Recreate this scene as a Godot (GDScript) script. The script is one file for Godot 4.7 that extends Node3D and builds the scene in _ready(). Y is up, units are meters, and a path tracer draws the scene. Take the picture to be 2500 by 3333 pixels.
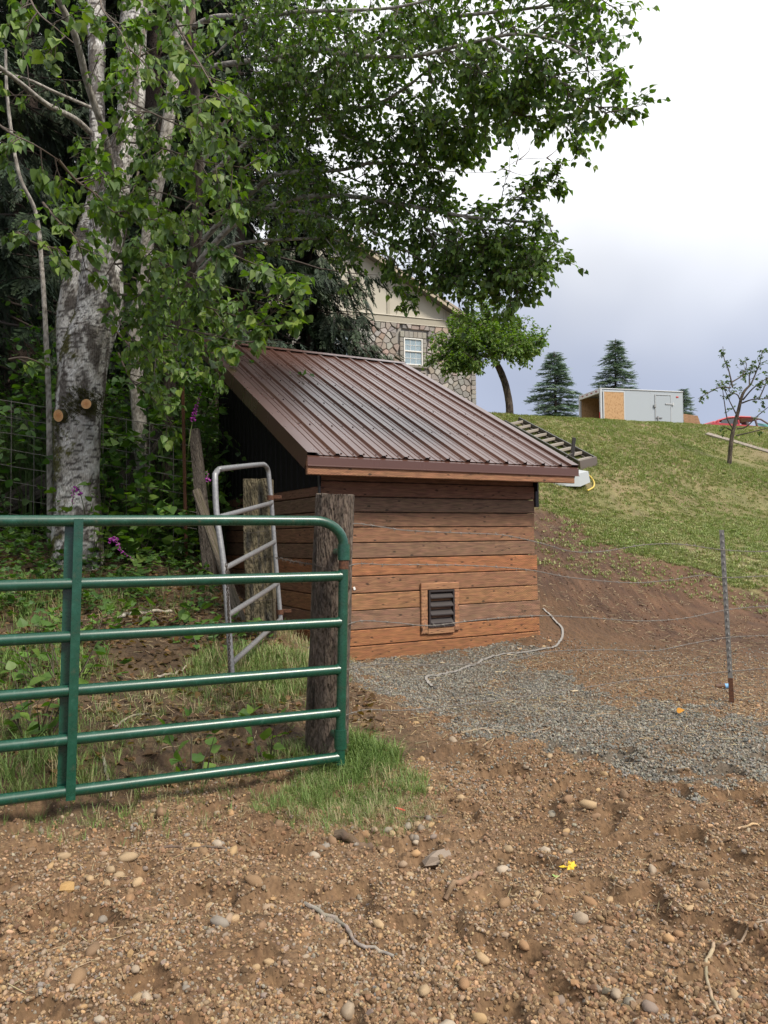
extends Node3D
# A brown roofed pump shed dug into a grassy bank, a green tube gate in front, birches on the left.

var M := {}
var rng := RandomNumberGenerator.new()
var names := {}
var n_fine := FastNoiseLite.new()
var n_mid := FastNoiseLite.new()
var n_big := FastNoiseLite.new()
var tab_l := PackedFloat32Array()
var tab_r := PackedFloat32Array()
var tab_s := PackedFloat32Array()
const SHED := Vector3(-0.659, 0.0, -6.546)
const YAW := 0.4947

class MB:
	var v := PackedVector3Array()
	var n := PackedVector3Array()
	var uv := PackedVector2Array()
	var c := PackedColorArray()
	var ix := PackedInt32Array()
	func put(p: Vector3, nn: Vector3, u: Vector2, col: Color) -> int:
		v.append(p); n.append(nn); uv.append(u); c.append(col)
		return v.size() - 1
	# corners run counter-clockwise seen from outside
	func poly(ps: Array, col: Color = Color.WHITE, us: Array = []) -> void:
		var nn: Vector3 = (ps[1] - ps[0]).cross(ps[2] - ps[0]).normalized()
		var b := v.size()
		for k in ps.size():
			var p: Vector3 = ps[k]
			var u := Vector2(p.x, p.y)
			if us.size() > k:
				u = us[k]
			elif absf(nn.x) > 0.7:
				u = Vector2(p.z, p.y)
			elif absf(nn.y) > 0.7:
				u = Vector2(p.x, p.z)
			put(p, nn, u, col)
		for k in range(1, ps.size() - 1):
			ix.append(b); ix.append(b + k + 1); ix.append(b + k)
	# eight corners: bottom four counter-clockwise from above, then the top four
	func hexa(q: Array, col: Color = Color.WHITE) -> void:
		poly([q[3], q[2], q[1], q[0]], col)
		poly([q[4], q[5], q[6], q[7]], col)
		for k in 4:
			var j := (k + 1) % 4
			poly([q[k], q[j], q[j + 4], q[k + 4]], col)
	func box(ctr: Vector3, size: Vector3, bas: Basis = Basis.IDENTITY, col: Color = Color.WHITE, ch: float = 0.0) -> void:
		var hs := size * 0.5
		if ch <= 0.0:
			var q := []
			for y in [-1, 1]:
				for s in [[-1, 1], [1, 1], [1, -1], [-1, -1]]:
					q.append(ctr + bas * Vector3(s[0] * hs.x, y * hs.y, s[1] * hs.z))
			hexa(q, col)
			return
		# chamfered: face quads, edge quads, corner triangles
		var hi := hs - Vector3(ch, ch, ch)
		for ax in 3:
			for sg in [-1, 1]:
				var a1 := (ax + 1) % 3
				var a2 := (ax + 2) % 3
				var f := []
				for k in [[-1, -1], [1, -1], [1, 1], [-1, 1]]:
					var p := Vector3.ZERO
					p[ax] = sg * hs[ax]
					p[a1] = k[0] * hi[a1] * sg
					p[a2] = k[1] * hi[a2]
					f.append(p)
				_loc(f, ctr, bas, col, ax)
		for ax in 3:
			var a1 := (ax + 1) % 3
			var a2 := (ax + 2) % 3
			for s1 in [-1, 1]:
				for s2 in [-1, 1]:
					var f := []
					for k in [[0, -1], [0, 1], [1, 1], [1, -1]]:
						var p := Vector3.ZERO
						p[ax] = k[1] * hi[ax]
						p[a1] = s1 * (hs[a1] if k[0] == 0 else hi[a1])
						p[a2] = s2 * (hi[a2] if k[0] == 0 else hs[a2])
						f.append(p)
					if s1 * s2 > 0:
						f.reverse()
					_loc(f, ctr, bas, col, a1)
		for sx in [-1, 1]:
			for sy in [-1, 1]:
				for sz in [-1, 1]:
					var f := [Vector3(sx * hs.x, sy * hi.y, sz * hi.z), Vector3(sx * hi.x, sy * hs.y, sz * hi.z), Vector3(sx * hi.x, sy * hi.y, sz * hs.z)]
					if sx * sy * sz < 0:
						f.reverse()
					_loc(f, ctr, bas, col, 1)
	func _loc(f: Array, ctr: Vector3, bas: Basis, col: Color, ax: int) -> void:
		var ps := []
		var us := []
		for p in f:
			ps.append(ctr + bas * p)
			us.append(Vector2(p.z, p.y) if ax == 0 else (Vector2(p.x, p.z) if ax == 1 else Vector2(p.x, p.y)))
		var nn: Vector3 = (ps[1] - ps[0]).cross(ps[2] - ps[0])
		var mid: Vector3 = Vector3.ZERO
		for p in ps:
			mid += p - ctr
		if nn.dot(mid) < 0.0:
			ps.reverse(); us.reverse()
		poly(ps, col, us)
	func tube(pts: Array, rad: Array, sides: int = 8, col: Color = Color.WHITE, caps: bool = true, cols: Array = []) -> void:
		var m := pts.size()
		var up := Vector3.UP
		var t0: Vector3 = (pts[1] - pts[0]).normalized()
		if absf(t0.dot(up)) > 0.9:
			up = Vector3.RIGHT
		var side := t0.cross(up).normalized()
		var b := v.size()
		var along := 0.0
		for i in m:
			var t: Vector3 = (pts[mini(i + 1, m - 1)] - pts[maxi(i - 1, 0)]).normalized()
			side = (side - t * side.dot(t)).normalized()
			var bi := side.cross(t)
			if i > 0:
				along += pts[i].distance_to(pts[i - 1])
			var r: float = rad[mini(i, rad.size() - 1)]
			var cc: Color = cols[i] if cols.size() > i else col
			for k in sides + 1:
				var a := TAU * k / sides
				var d := side * cos(a) + bi * sin(a)
				put(pts[i] + d * r, d, Vector2(float(k) / sides, along), cc)
		for i in m - 1:
			for k in sides:
				var a := b + i * (sides + 1) + k
				var e := a + sides + 1
				ix.append(a); ix.append(a + 1); ix.append(e)
				ix.append(a + 1); ix.append(e + 1); ix.append(e)
		if caps:
			for e in [0, m - 1]:
				var f := []
				for k in sides:
					f.append(v[b + e * (sides + 1) + k])
				var tt: Vector3 = (pts[1] - pts[0]) if e == 0 else (pts[m - 2] - pts[m - 1])
				var nn: Vector3 = (f[1] - f[0]).cross(f[2] - f[0])
				if nn.dot(tt) > 0.0:
					f.reverse()
				poly(f, cols[e] if cols.size() > e else col)
	# a profile (in the xy of bas) swept straight from p0 along w
	func sweep(prof: Array, o: Vector3, ex: Vector3, ey: Vector3, w: Vector3, col: Color = Color.WHITE) -> void:
		for k in prof.size() - 1:
			var a: Vector3 = o + ex * prof[k].x + ey * prof[k].y
			var e: Vector3 = o + ex * prof[k + 1].x + ey * prof[k + 1].y
			var l0 := float(k) * 0.01
			poly([a, e, e + w, a + w], col, [Vector2(prof[k].x, 0), Vector2(prof[k + 1].x, 0), Vector2(prof[k + 1].x, w.length()), Vector2(prof[k].x, w.length())])
	func mesh(mat: Material = null) -> ArrayMesh:
		var a := []
		a.resize(Mesh.ARRAY_MAX)
		a[Mesh.ARRAY_VERTEX] = v
		a[Mesh.ARRAY_NORMAL] = n
		a[Mesh.ARRAY_TEX_UV] = uv
		a[Mesh.ARRAY_COLOR] = c
		a[Mesh.ARRAY_INDEX] = ix
		var m := ArrayMesh.new()
		m.add_surface_from_arrays(Mesh.PRIMITIVE_TRIANGLES, a)
		if mat:
			m.surface_set_material(0, mat)
		return m

class Copies:
	var buf := PackedFloat32Array()
	func put(t: Transform3D, col: Color) -> void:
		var b := t.basis
		var o := t.origin
		buf.append_array(PackedFloat32Array([b.x.x, b.y.x, b.z.x, o.x, b.x.y, b.y.y, b.z.y, o.y, b.x.z, b.y.z, b.z.z, o.z, col.r, col.g, col.b, 1.0]))
	func size() -> int:
		return buf.size() / 16
	func place(k: int) -> Transform3D:
		var i := k * 16
		return Transform3D(Vector3(buf[i], buf[i + 4], buf[i + 8]), Vector3(buf[i + 1], buf[i + 5], buf[i + 9]), Vector3(buf[i + 2], buf[i + 6], buf[i + 10]), Vector3(buf[i + 3], buf[i + 7], buf[i + 11]))
	func tint(k: int) -> Color:
		return Color(buf[k * 16 + 12], buf[k * 16 + 13], buf[k * 16 + 14])
	func multi(mesh: Mesh, skip: Dictionary = {}) -> MultiMesh:
		var b := buf
		if not skip.is_empty():
			b = PackedFloat32Array()
			for k in size():
				if not skip.has(k):
					b.append_array(buf.slice(k * 16, k * 16 + 16))
		var m := MultiMesh.new()
		m.transform_format = MultiMesh.TRANSFORM_3D
		m.use_colors = true
		m.mesh = mesh
		m.instance_count = b.size() / 16
		m.buffer = b
		return m

func numbered(called: String) -> String:
	var k: int = names.get(called, 0)
	names[called] = k + 1
	return called if k == 0 else "%s_%03d" % [called, k]

func thing(called: String, label: String, category: String, at: Vector3 = Vector3.ZERO, turn: float = 0.0, group: String = "") -> Node3D:
	var o := Node3D.new()
	o.name = numbered(called)
	add_child(o)
	o.position = at
	o.rotation.y = turn
	tag(o, label, category, group)
	return o

func tag(o: Node, label: String, category: String, group: String = "", kind: String = "") -> void:
	o.set_meta("label", label)
	o.set_meta("category", category)
	if group != "":
		o.set_meta("group", group)
	if kind != "":
		o.set_meta("kind", kind)

func part(parent: Node, called: String, mesh: Mesh, mat: Material = null, at: Vector3 = Vector3.ZERO) -> MeshInstance3D:
	var o := MeshInstance3D.new()
	o.mesh = mesh
	if mat:
		o.material_override = mat
	o.name = called if parent != self else numbered(called)
	parent.add_child(o, true)
	o.position = at
	return o

func setting(called: String, mesh: Mesh, mat: Material) -> MeshInstance3D:
	var o := part(self, called, mesh, mat)
	o.set_meta("kind", "structure")
	return o

func stuff(parent: Node, called: String, cp: Copies, mesh: Mesh, skip: Dictionary = {}) -> MultiMeshInstance3D:
	var o := MultiMeshInstance3D.new()
	o.multimesh = cp.multi(mesh, skip)
	o.name = called if parent != self else numbered(called)
	parent.add_child(o, true)
	o.set_meta("kind", "stuff")
	return o

func lin(r: float, g: float, b: float) -> Color:
	return Color(r, g, b).linear_to_srgb()

func mat(col: Color, rough: float = 0.8, metal: float = 0.0, vc: bool = false) -> StandardMaterial3D:
	var m := StandardMaterial3D.new()
	m.albedo_color = col
	m.roughness = rough
	m.metallic = metal
	m.vertex_color_use_as_albedo = vc
	m.cull_mode = BaseMaterial3D.CULL_DISABLED
	return m

func rf(a: float, b: float) -> float:
	return rng.randf_range(a, b)

func rv() -> Vector3:
	return Vector3(rf(-1, 1), rf(-1, 1), rf(-1, 1))

func vary(c: Color, amt: float) -> Color:
	var k := 1.0 + rf(-amt, amt)
	return Color(c.r * k * (1.0 + rf(-amt, amt) * 0.35), c.g * k, c.b * k * (1.0 + rf(-amt, amt) * 0.35))

func curve(pts: Array, step: float) -> Array:
	var cv := Curve3D.new()
	cv.bake_interval = step
	for i in pts.size():
		var a: Vector3 = pts[maxi(i - 1, 0)]
		var b: Vector3 = pts[mini(i + 1, pts.size() - 1)]
		var t := (b - a) / 6.0
		cv.add_point(pts[i], -t, t)
	var out := []
	for p in cv.get_baked_points():
		if out.is_empty() or out[-1].distance_to(p) > step * 0.2:
			out.append(p)
	return out

func noise_tex(freq: float, sz: int, ramp: Array, seed_: int, normal: bool = false, strength: float = 4.0, octaves: int = 4) -> ImageTexture:
	var f := FastNoiseLite.new()
	f.seed = seed_
	f.noise_type = FastNoiseLite.TYPE_SIMPLEX_SMOOTH
	f.frequency = freq
	f.fractal_octaves = octaves
	var img := f.get_seamless_image(sz, sz)
	if normal:
		img.convert(Image.FORMAT_RGBA8)
		img.bump_map_to_normal_map(strength)
		return ImageTexture.create_from_image(img)
	var g := Gradient.new()
	g.offsets = PackedFloat32Array(range(ramp.size()).map(func(k): return float(k) / (ramp.size() - 1)))
	g.colors = PackedColorArray(ramp)
	img.convert(Image.FORMAT_L8)
	var data := img.get_data()
	var lut := []
	for k in 256:
		var cc := g.sample(k / 255.0)
		lut.append([int(cc.r * 255), int(cc.g * 255), int(cc.b * 255)])
	var outb := PackedByteArray()
	outb.resize(sz * sz * 3)
	for k in sz * sz:
		var e: Array = lut[data[k]]
		outb[k * 3] = e[0]; outb[k * 3 + 1] = e[1]; outb[k * 3 + 2] = e[2]
	return ImageTexture.create_from_image(Image.create_from_data(sz, sz, false, Image.FORMAT_RGB8, outb))

# ---- the lie of the land -------------------------------------------------
func table(t: Array) -> PackedFloat32Array:
	var raw := PackedFloat32Array()
	for k in 2100:
		var s := -12.0 + k * 0.05
		var val: float = t[t.size() - 1]
		if s <= t[0]:
			val = t[1]
		else:
			for j in range(0, t.size() - 2, 2):
				if s < t[j + 2]:
					val = lerpf(t[j + 1], t[j + 3], (s - t[j]) / (t[j + 2] - t[j]))
					break
		raw.append(val)
	var out := PackedFloat32Array()
	for k in 2100:
		out.append((raw[clampi(k - 7, 0, 2099)] + 2.0 * raw[k] + raw[clampi(k + 7, 0, 2099)]) / 4.0)
	return out

func look(t: PackedFloat32Array, s: float) -> float:
	var f := clampf((s + 12.0) / 0.05, 0.0, 2098.0)
	var k := int(f)
	return lerpf(t[k], t[k + 1], f - k)

func slope_place(x: float, z: float) -> Vector2:
	var dx := x + 0.659
	var dd := -z - 6.546
	return Vector2(dx * -0.47476 + dd * 0.88012, dx * 0.88012 + dd * 0.47476)

func base_h(x: float, z: float) -> float:
	var st := slope_place(x, z)
	var k1 := smoothstep(-0.5, 0.7, st.y)
	var k2 := smoothstep(1.9, 3.2, st.y)
	var d := -z
	var h := 0.0
	if k1 < 1.0:
		h += look(tab_l, st.x) * (1.0 - k1)
	if k1 > 0.0:
		h += k1 * (look(tab_s, st.x) * (1.0 - k2) + look(tab_r, st.x) * k2)
	h += smoothstep(12.0, 22.0, d) * 0.03 * clampf(x - 3.5, 0.0, 12.0)
	if d > 15.0 and d < 24.0:
		h -= 0.22 * exp(-(pow((x - 9.2) / 1.3, 2) + pow((d - 19.6) / 1.1, 2)))
	return h

var grass_poly := PackedVector2Array()
var gravel_poly := PackedVector2Array()

func warped(x: float, z: float, amp: float, f: float) -> Vector2:
	return Vector2(x + n_mid.get_noise_2d(x * f, z * f) * amp, z + n_mid.get_noise_2d(z * f + 90.0, x * f) * amp)

func is_gravel(x: float, z: float) -> bool:
	if z > -3.4 or z < -9.5:
		return false
	var w := warped(x, z, 0.5, 25.0)
	w += Vector2(n_mid.get_noise_2d(x * 110.0, z * 110.0), n_mid.get_noise_2d(z * 110.0, x * 110.0 + 40.0)) * 0.28
	return Geometry2D.is_point_in_polygon(w, gravel_poly)

func is_lawn(x: float, z: float) -> bool:
	return Geometry2D.is_point_in_polygon(warped(x, z, 0.9, 12.0), grass_poly)

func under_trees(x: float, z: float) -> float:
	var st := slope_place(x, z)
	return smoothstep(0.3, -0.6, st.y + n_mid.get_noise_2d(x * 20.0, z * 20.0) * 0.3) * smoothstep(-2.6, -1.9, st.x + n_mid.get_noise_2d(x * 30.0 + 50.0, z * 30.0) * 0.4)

func gy(x: float, z: float) -> float:
	var h := base_h(x, z)
	if z < -60.0:
		return h
	# clods, hoof prints and ruts of the worked dirt
	var w := n_mid.get_noise_2d(x * 9.0, z * 9.0)
	h += w * 0.035 + n_mid.get_noise_2d(x * 38.0 + 7.0, z * 38.0) * 0.02
	if z > -14.0:
		h += n_fine.get_noise_2d(x * 100.0, z * 100.0) * 0.012 + n_fine.get_noise_2d(x * 260.0, z * 260.0 + 30.0) * 0.004
		if z > -4.6:
			var pit := n_big.get_noise_2d(x * 60.0, z * 60.0)
			h -= smoothstep(0.12, 0.3, pit) * 0.04
			h += smoothstep(-0.05, 0.1, pit) * (1.0 - smoothstep(0.1, 0.2, pit)) * 0.012
	return h

func gpos(x: float, z: float, lift: float = 0.0) -> Vector3:
	return Vector3(x, gy(x, z) + lift, z)

func on_ground(p: Vector3, lift: float = 0.0) -> Vector3:
	return Vector3(p.x, gy(p.x, p.z) + lift, p.z)


func build_light() -> void:
	var cam := Camera3D.new()
	cam.name = "camera"
	add_child(cam)
	cam.position = Vector3(0, 1.3, 0)
	cam.rotation = Vector3(0.0334, 0, -0.0095)
	cam.fov = 67.51
	cam.near = 0.05
	cam.far = 600.0
	cam.current = true
	var env := Environment.new()
	env.tonemap_mode = Environment.TONE_MAPPER_LINEAR
	env.tonemap_exposure = 1.42
	env.background_mode = Environment.BG_SKY
	env.sdfgi_enabled = true
	env.ssao_enabled = true
	env.ssil_enabled = true
	# overcast: a blue-grey bank low down, bright white cloud above it
	var wd := 512
	var ht := 256
	var img := Image.create(wd, ht, false, Image.FORMAT_RGBAF)
	var f := FastNoiseLite.new()
	f.seed = 5
	f.frequency = 0.6
	f.fractal_octaves = 5
	var low := Vector3(0.34, 0.385, 0.5)
	var high := Vector3(0.86, 0.87, 0.89)
	for j in ht:
		var el := 90.0 - (j + 0.5) / ht * 180.0
		for i in wd:
			var az := (i + 0.5) / wd * TAU
			var dir := Vector3(cos(az) * cos(deg_to_rad(el)), sin(deg_to_rad(el)), sin(az) * cos(deg_to_rad(el)))
			var nz := f.get_noise_3dv(dir * 3.0)
			var k := smoothstep(9.0, 27.0, el + nz * 6.0)
			var c := low.lerp(high, k)
			c *= 1.0 + f.get_noise_3dv(dir * 5.0 + Vector3(9, 0, 0)) * 0.16
			img.set_pixel(i, j, Color(c.x, c.y, c.z))
	var pan := PanoramaSkyMaterial.new()
	pan.panorama = ImageTexture.create_from_image(img)
	var sky := Sky.new()
	sky.sky_material = pan
	env.sky = sky
	var we := WorldEnvironment.new()
	we.name = "daylight"
	we.environment = env
	add_child(we)
	var sun := DirectionalLight3D.new()
	sun.name = "veiled_sun"
	sun.light_energy = 0.9
	sun.light_color = Color(1.0, 0.96, 0.9)
	sun.light_angular_distance = 14.0
	sun.shadow_enabled = true
	add_child(sun)
	sun.look_at_from_position(Vector3(6, 9, 6), Vector3.ZERO)

func build_tables() -> void:
	tab_l = table([-9, 0, -4, 0, -2.6, 0.02, -2.1, 0.07, -0.7, 0.33, 0.4, 0.55, 2.5, 1.04, 6, 2.1, 10, 3.3, 19, 5.6, 30, 6.2, 200, 7])
	tab_r = table([-9, 0, -2.2, 0, -1, 0.05, 0, 0.14, 0.5, 0.32, 1.2, 0.72, 2.5, 1.18, 4.2, 1.72, 6, 2.85, 8, 3.75, 10, 4.5, 11.5, 4.75, 14, 4.95, 19, 5.2, 26, 5.4, 200, 6])
	tab_s = table([-9, 0, -2.4, 0.06, -1, 0.08, 0, 0.14, 0.5, 0.2, 2, 0.3, 3.4, 1, 4.5, 1.8, 6, 2.6, 8, 3.6, 10, 4.4, 11.5, 4.75, 14, 4.95, 19, 5.2, 26, 5.4, 200, 6])
	for e in [[n_fine, 11, 0.12], [n_mid, 23, 0.05], [n_big, 37, 0.04]]:
		e[0].seed = e[1]
		e[0].frequency = e[2]
		e[0].noise_type = FastNoiseLite.TYPE_SIMPLEX_SMOOTH
		e[0].fractal_octaves = 3
	gravel_poly = PackedVector2Array([Vector2(-0.343, -6.914), Vector2(0.439, -7.555), Vector2(1.115, -8.074), Vector2(1.351, -7.776), Vector2(1.388, -7.177), Vector2(1.505, -5.87), Vector2(2.032, -5.712), Vector2(2.48, -5.967), Vector2(2.27, -5.038), Vector2(2.417, -4.601), Vector2(2.117, -3.98), Vector2(1.684, -3.89), Vector2(1.412, -3.993), Vector2(1.157, -4.213), Vector2(0.913, -4.572), Vector2(0.581, -4.824), Vector2(0.381, -5.219), Vector2(-0.013, -5.617), Vector2(-0.286, -5.724)])
	grass_poly = PackedVector2Array([Vector2(2.48, -13.706), Vector2(2.536, -12.527), Vector2(2.925, -12.171), Vector2(3.429, -11.582), Vector2(3.919, -11.528), Vector2(4.06, -10.702), Vector2(4.493, -10.523), Vector2(5.475, -10.973), Vector2(30, -14), Vector2(90, -20), Vector2(150, -160), Vector2(-120, -160), Vector2(-30, -24), Vector2(-4, -13), Vector2(0.6, -11.5)])


func lines(fine: float, a: float, b: float, lo: float, hi: float) -> PackedFloat32Array:
	var out := PackedFloat32Array()
	var x := a
	while x < b:
		out.append(x); x += fine
	var st := fine
	while x < hi:
		out.append(x); st *= 1.09; x += st
	out.append(hi)
	st = fine
	x = a
	var left := PackedFloat32Array()
	while x > lo:
		st *= 1.09; x -= st; left.append(maxf(x, lo))
	left.reverse()
	left.append_array(out)
	return left

func ground_color(x: float, z: float) -> Color:
	var d := -z
	var big := n_big.get_noise_2d(x * 6.0, z * 6.0)
	var mid := n_mid.get_noise_2d(x * 45.0, z * 45.0)
	var fine := n_fine.get_noise_2d(x * 170.0, z * 170.0)
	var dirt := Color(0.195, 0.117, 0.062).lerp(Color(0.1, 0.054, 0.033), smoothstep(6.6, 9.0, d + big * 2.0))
	dirt = dirt.lerp(Color(0.275, 0.175, 0.1).lerp(Color(0.2, 0.11, 0.062), smoothstep(6.0, 8.5, d)), clampf(0.4 + mid * 1.1 + big * 0.8, 0.0, 1.0) * 0.7)
	dirt = dirt * (1.0 + fine * 0.5)
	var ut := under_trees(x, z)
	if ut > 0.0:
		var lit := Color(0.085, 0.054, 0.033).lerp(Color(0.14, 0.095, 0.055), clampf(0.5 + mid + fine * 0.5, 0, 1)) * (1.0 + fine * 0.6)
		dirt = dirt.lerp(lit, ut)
	if is_gravel(x, z):
		dirt = dirt.lerp(Color(0.15, 0.14, 0.12) * (1.0 + fine * 0.4), clampf(0.55 + mid * 0.9, 0.1, 0.85))
	if is_lawn(x, z):
		var g := Color(0.24, 0.235, 0.095).lerp(Color(0.31, 0.245, 0.14), clampf(0.45 + mid * 1.2 + big * 0.7, 0, 1))
		g = g * (1.0 + fine * 0.4)
		dirt = g
	return Color(maxf(dirt.r, 0.01), maxf(dirt.g, 0.01), maxf(dirt.b, 0.008))

func build_ground() -> void:
	var xs := lines(0.022, -2.4, 3.6, -150.0, 150.0)
	var ds := lines(0.022, 1.9, 8.2, -12.0, 190.0)
	var nx := xs.size()
	var nd := ds.size()
	var mb := MB.new()
	mb.v.resize(nx * nd); mb.n.resize(nx * nd); mb.uv.resize(nx * nd); mb.c.resize(nx * nd)
	for j in nd:
		for i in nx:
			var x := xs[i]
			var z := -ds[j]
			var k := j * nx + i
			mb.v[k] = Vector3(x, gy(x, z), z)
			mb.uv[k] = Vector2(x, z)
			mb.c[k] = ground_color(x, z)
	for j in nd:
		for i in nx:
			var a := mb.v[j * nx + mini(i + 1, nx - 1)] - mb.v[j * nx + maxi(i - 1, 0)]
			var b := mb.v[mini(j + 1, nd - 1) * nx + i] - mb.v[maxi(j - 1, 0) * nx + i]
			mb.n[j * nx + i] = a.cross(b).normalized()
	for j in nd - 1:
		for i in nx - 1:
			var a := j * nx + i
			mb.ix.append_array(PackedInt32Array([a, a + nx, a + 1, a + 1, a + nx, a + nx + 1]))
	print("ground ", nx, " x ", nd)
	var m := mat(Color.WHITE, 0.95, 0.0, true)
	m.albedo_texture = noise_tex(0.05, 512, [Color(0.55, 0.53, 0.5), Color(0.85, 0.84, 0.82), Color(1, 1, 1)], 3, false, 0, 5)
	m.normal_enabled = true
	m.normal_texture = noise_tex(0.06, 512, [], 4, true, 6.0, 5)
	m.normal_scale = 1.0
	m.uv1_triplanar = true
	m.uv1_world_triplanar = true
	m.uv1_scale = Vector3(1.7, 1.7, 1.7)
	setting("ground", mb.mesh(), m)


func wood_image(seed_: int, knots: int, dashes: bool) -> ImageTexture:
	var w := 1024
	var h := 96
	var r := RandomNumberGenerator.new()
	r.seed = seed_
	var f := FastNoiseLite.new()
	f.seed = seed_
	f.frequency = 0.02
	f.fractal_octaves = 3
	var ks := []
	for k in knots:
		ks.append([r.randf_range(0, w), r.randf_range(10, h - 10), r.randf_range(3.5, 7.5)])
	var data := PackedByteArray()
	data.resize(w * h * 3)
	for y in h:
		for x in w:
			var wy := float(y) + f.get_noise_2d(x * 0.35, y * 0.6) * 9.0
			var dark := 1.0
			var kk := 0.0
			for e in ks:
				var dx: float = (x - e[0]) * 0.55
				if absf(dx) < 40.0:
					var dy: float = y - e[1]
					var q: float = sqrt(dx * dx + dy * dy)
					kk = maxf(kk, 1.0 - smoothstep(e[2] * 0.5, e[2], q))
					wy += signf(dy) * 9.0 * exp(-q / (e[2] * 1.6))
			dark *= 0.86 + 0.3 * f.get_noise_2d(x * 0.3, wy * 11.0)
			dark *= 0.97 + 0.12 * f.get_noise_2d(x * 0.6 + 400.0, wy * 1.6)
			dark *= 0.95 + 0.1 * f.get_noise_2d(x * 6.0, wy * 14.0)
			if dashes:
				var row := int(y / 7.0)
				var ph := (x + row * 9) % 18
				if ph < 9 and (y % 7) >= 3 and (y % 7) < 5:
					dark *= 0.74
			dark = lerpf(dark, 0.34, kk * 0.85)
			var o := (y * w + x) * 3
			data[o] = int(clampf(dark, 0, 1) * 255)
			data[o + 1] = int(clampf(dark * (0.97 + 0.05 * f.get_noise_2d(x * 0.5, y * 2.0)), 0, 1) * 255)
			data[o + 2] = int(clampf(dark * 0.96, 0, 1) * 255)
	return ImageTexture.create_from_image(Image.create_from_data(w, h, false, Image.FORMAT_RGB8, data))

func build_materials() -> void:
	for k in 3:
		var m := mat(Color.WHITE, 0.78, 0.0, true)
		m.albedo_texture = wood_image(70 + k, 8 + k * 2, true)
		m.uv1_scale = Vector3(0.5, 6.6, 1)
		M["board%d" % k] = m
	var roof := mat(lin(0.1, 0.047, 0.035), 0.34)
	roof.clearcoat_enabled = true
	roof.clearcoat = 0.45
	roof.clearcoat_roughness = 0.22
	roof.roughness_texture = noise_tex(0.02, 256, [Color(0.75, 0.75, 0.75), Color(1, 1, 1)], 8)
	roof.uv1_scale = Vector3(1.2, 0.4, 1)
	M.roof = roof
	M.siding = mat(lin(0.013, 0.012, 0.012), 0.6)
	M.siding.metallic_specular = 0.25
	M.screw = mat(lin(0.035, 0.018, 0.015), 0.5)
	M.vent = mat(lin(0.035, 0.028, 0.028), 0.45)
	var green := mat(Color.WHITE, 0.42, 0.0, false)
	green.albedo_texture = noise_tex(0.012, 512, [lin(0.11, 0.085, 0.05), lin(0.02, 0.055, 0.03), lin(0.003, 0.05, 0.029), lin(0.003, 0.058, 0.033), lin(0.003, 0.058, 0.033), lin(0.005, 0.066, 0.04), lin(0.012, 0.085, 0.055), lin(0.07, 0.13, 0.1)], 9, false, 0, 6)
	green.roughness_texture = noise_tex(0.04, 256, [Color(1, 1, 1), Color(0.6, 0.6, 0.6), Color(0.85, 0.85, 0.85)], 10)
	green.uv1_triplanar = true
	green.uv1_scale = Vector3(2.3, 2.3, 2.3)
	green.clearcoat_enabled = true
	green.clearcoat = 0.7
	green.clearcoat_roughness = 0.34
	M.green = green
	var galv := mat(Color.WHITE, 0.5, 0.55)
	galv.albedo_texture = noise_tex(0.03, 256, [lin(0.2, 0.205, 0.215), lin(0.3, 0.305, 0.315), lin(0.4, 0.405, 0.41)], 12, false, 0, 4)
	galv.uv1_triplanar = true
	galv.uv1_scale = Vector3(5, 5, 5)
	M.galv = galv
	var rust := mat(Color.WHITE, 0.85, 0.1)
	rust.albedo_texture = noise_tex(0.04, 256, [lin(0.03, 0.015, 0.01), lin(0.1, 0.04, 0.02), lin(0.16, 0.075, 0.04)], 13)
	rust.uv1_triplanar = true
	rust.uv1_scale = Vector3(6, 6, 6)
	M.rust = rust
	M.wire = mat(lin(0.22, 0.2, 0.18), 0.5, 0.4)
	M.chain = mat(lin(0.09, 0.075, 0.065), 0.6, 0.4)
	M.fence = mat(lin(0.19, 0.18, 0.165), 0.55, 0.3)
	M.paint = mat(Color.WHITE, 0.75, 0.0, true)
	M.gloss = mat(Color.WHITE, 0.35, 0.0, true)
	var wx := mat(Color.WHITE, 0.95, 0.0, true)
	wx.normal_enabled = true
	wx.normal_texture = noise_tex(0.05, 256, [], 14, true, 8.0, 5)
	wx.uv1_scale = Vector3(3, 0.8, 1)
	M.bark = wx
	var stone := mat(Color.WHITE, 0.85, 0.0, true)
	stone.normal_enabled = true
	stone.normal_texture = noise_tex(0.06, 256, [], 15, true, 5.0, 4)
	stone.albedo_texture = noise_tex(0.05, 256, [Color(0.7, 0.68, 0.66), Color(0.95, 0.95, 0.95), Color(1, 1, 1)], 16, false, 0, 5)
	stone.uv1_triplanar = true
	stone.uv1_scale = Vector3(4, 4, 4)
	M.stone = stone
	var leaf := mat(Color.WHITE, 0.48, 0.0, true)
	leaf.backlight_enabled = true
	leaf.backlight = Color(0.85, 0.95, 0.3)
	M.leaf = leaf
	var low := leaf.duplicate() as StandardMaterial3D
	low.albedo_color = lin(0.08, 0.15, 0.04)
	M.leaf_low = low
	var blade := mat(Color.WHITE, 0.6, 0.0, true)
	blade.backlight_enabled = true
	blade.backlight = Color(0.5, 0.55, 0.25)
	M.blade = blade
	var needle := mat(Color.WHITE, 0.65, 0.0, true)
	needle.backlight_enabled = true
	needle.backlight = Color(0.25, 0.3, 0.15)
	M.needle = needle


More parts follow.
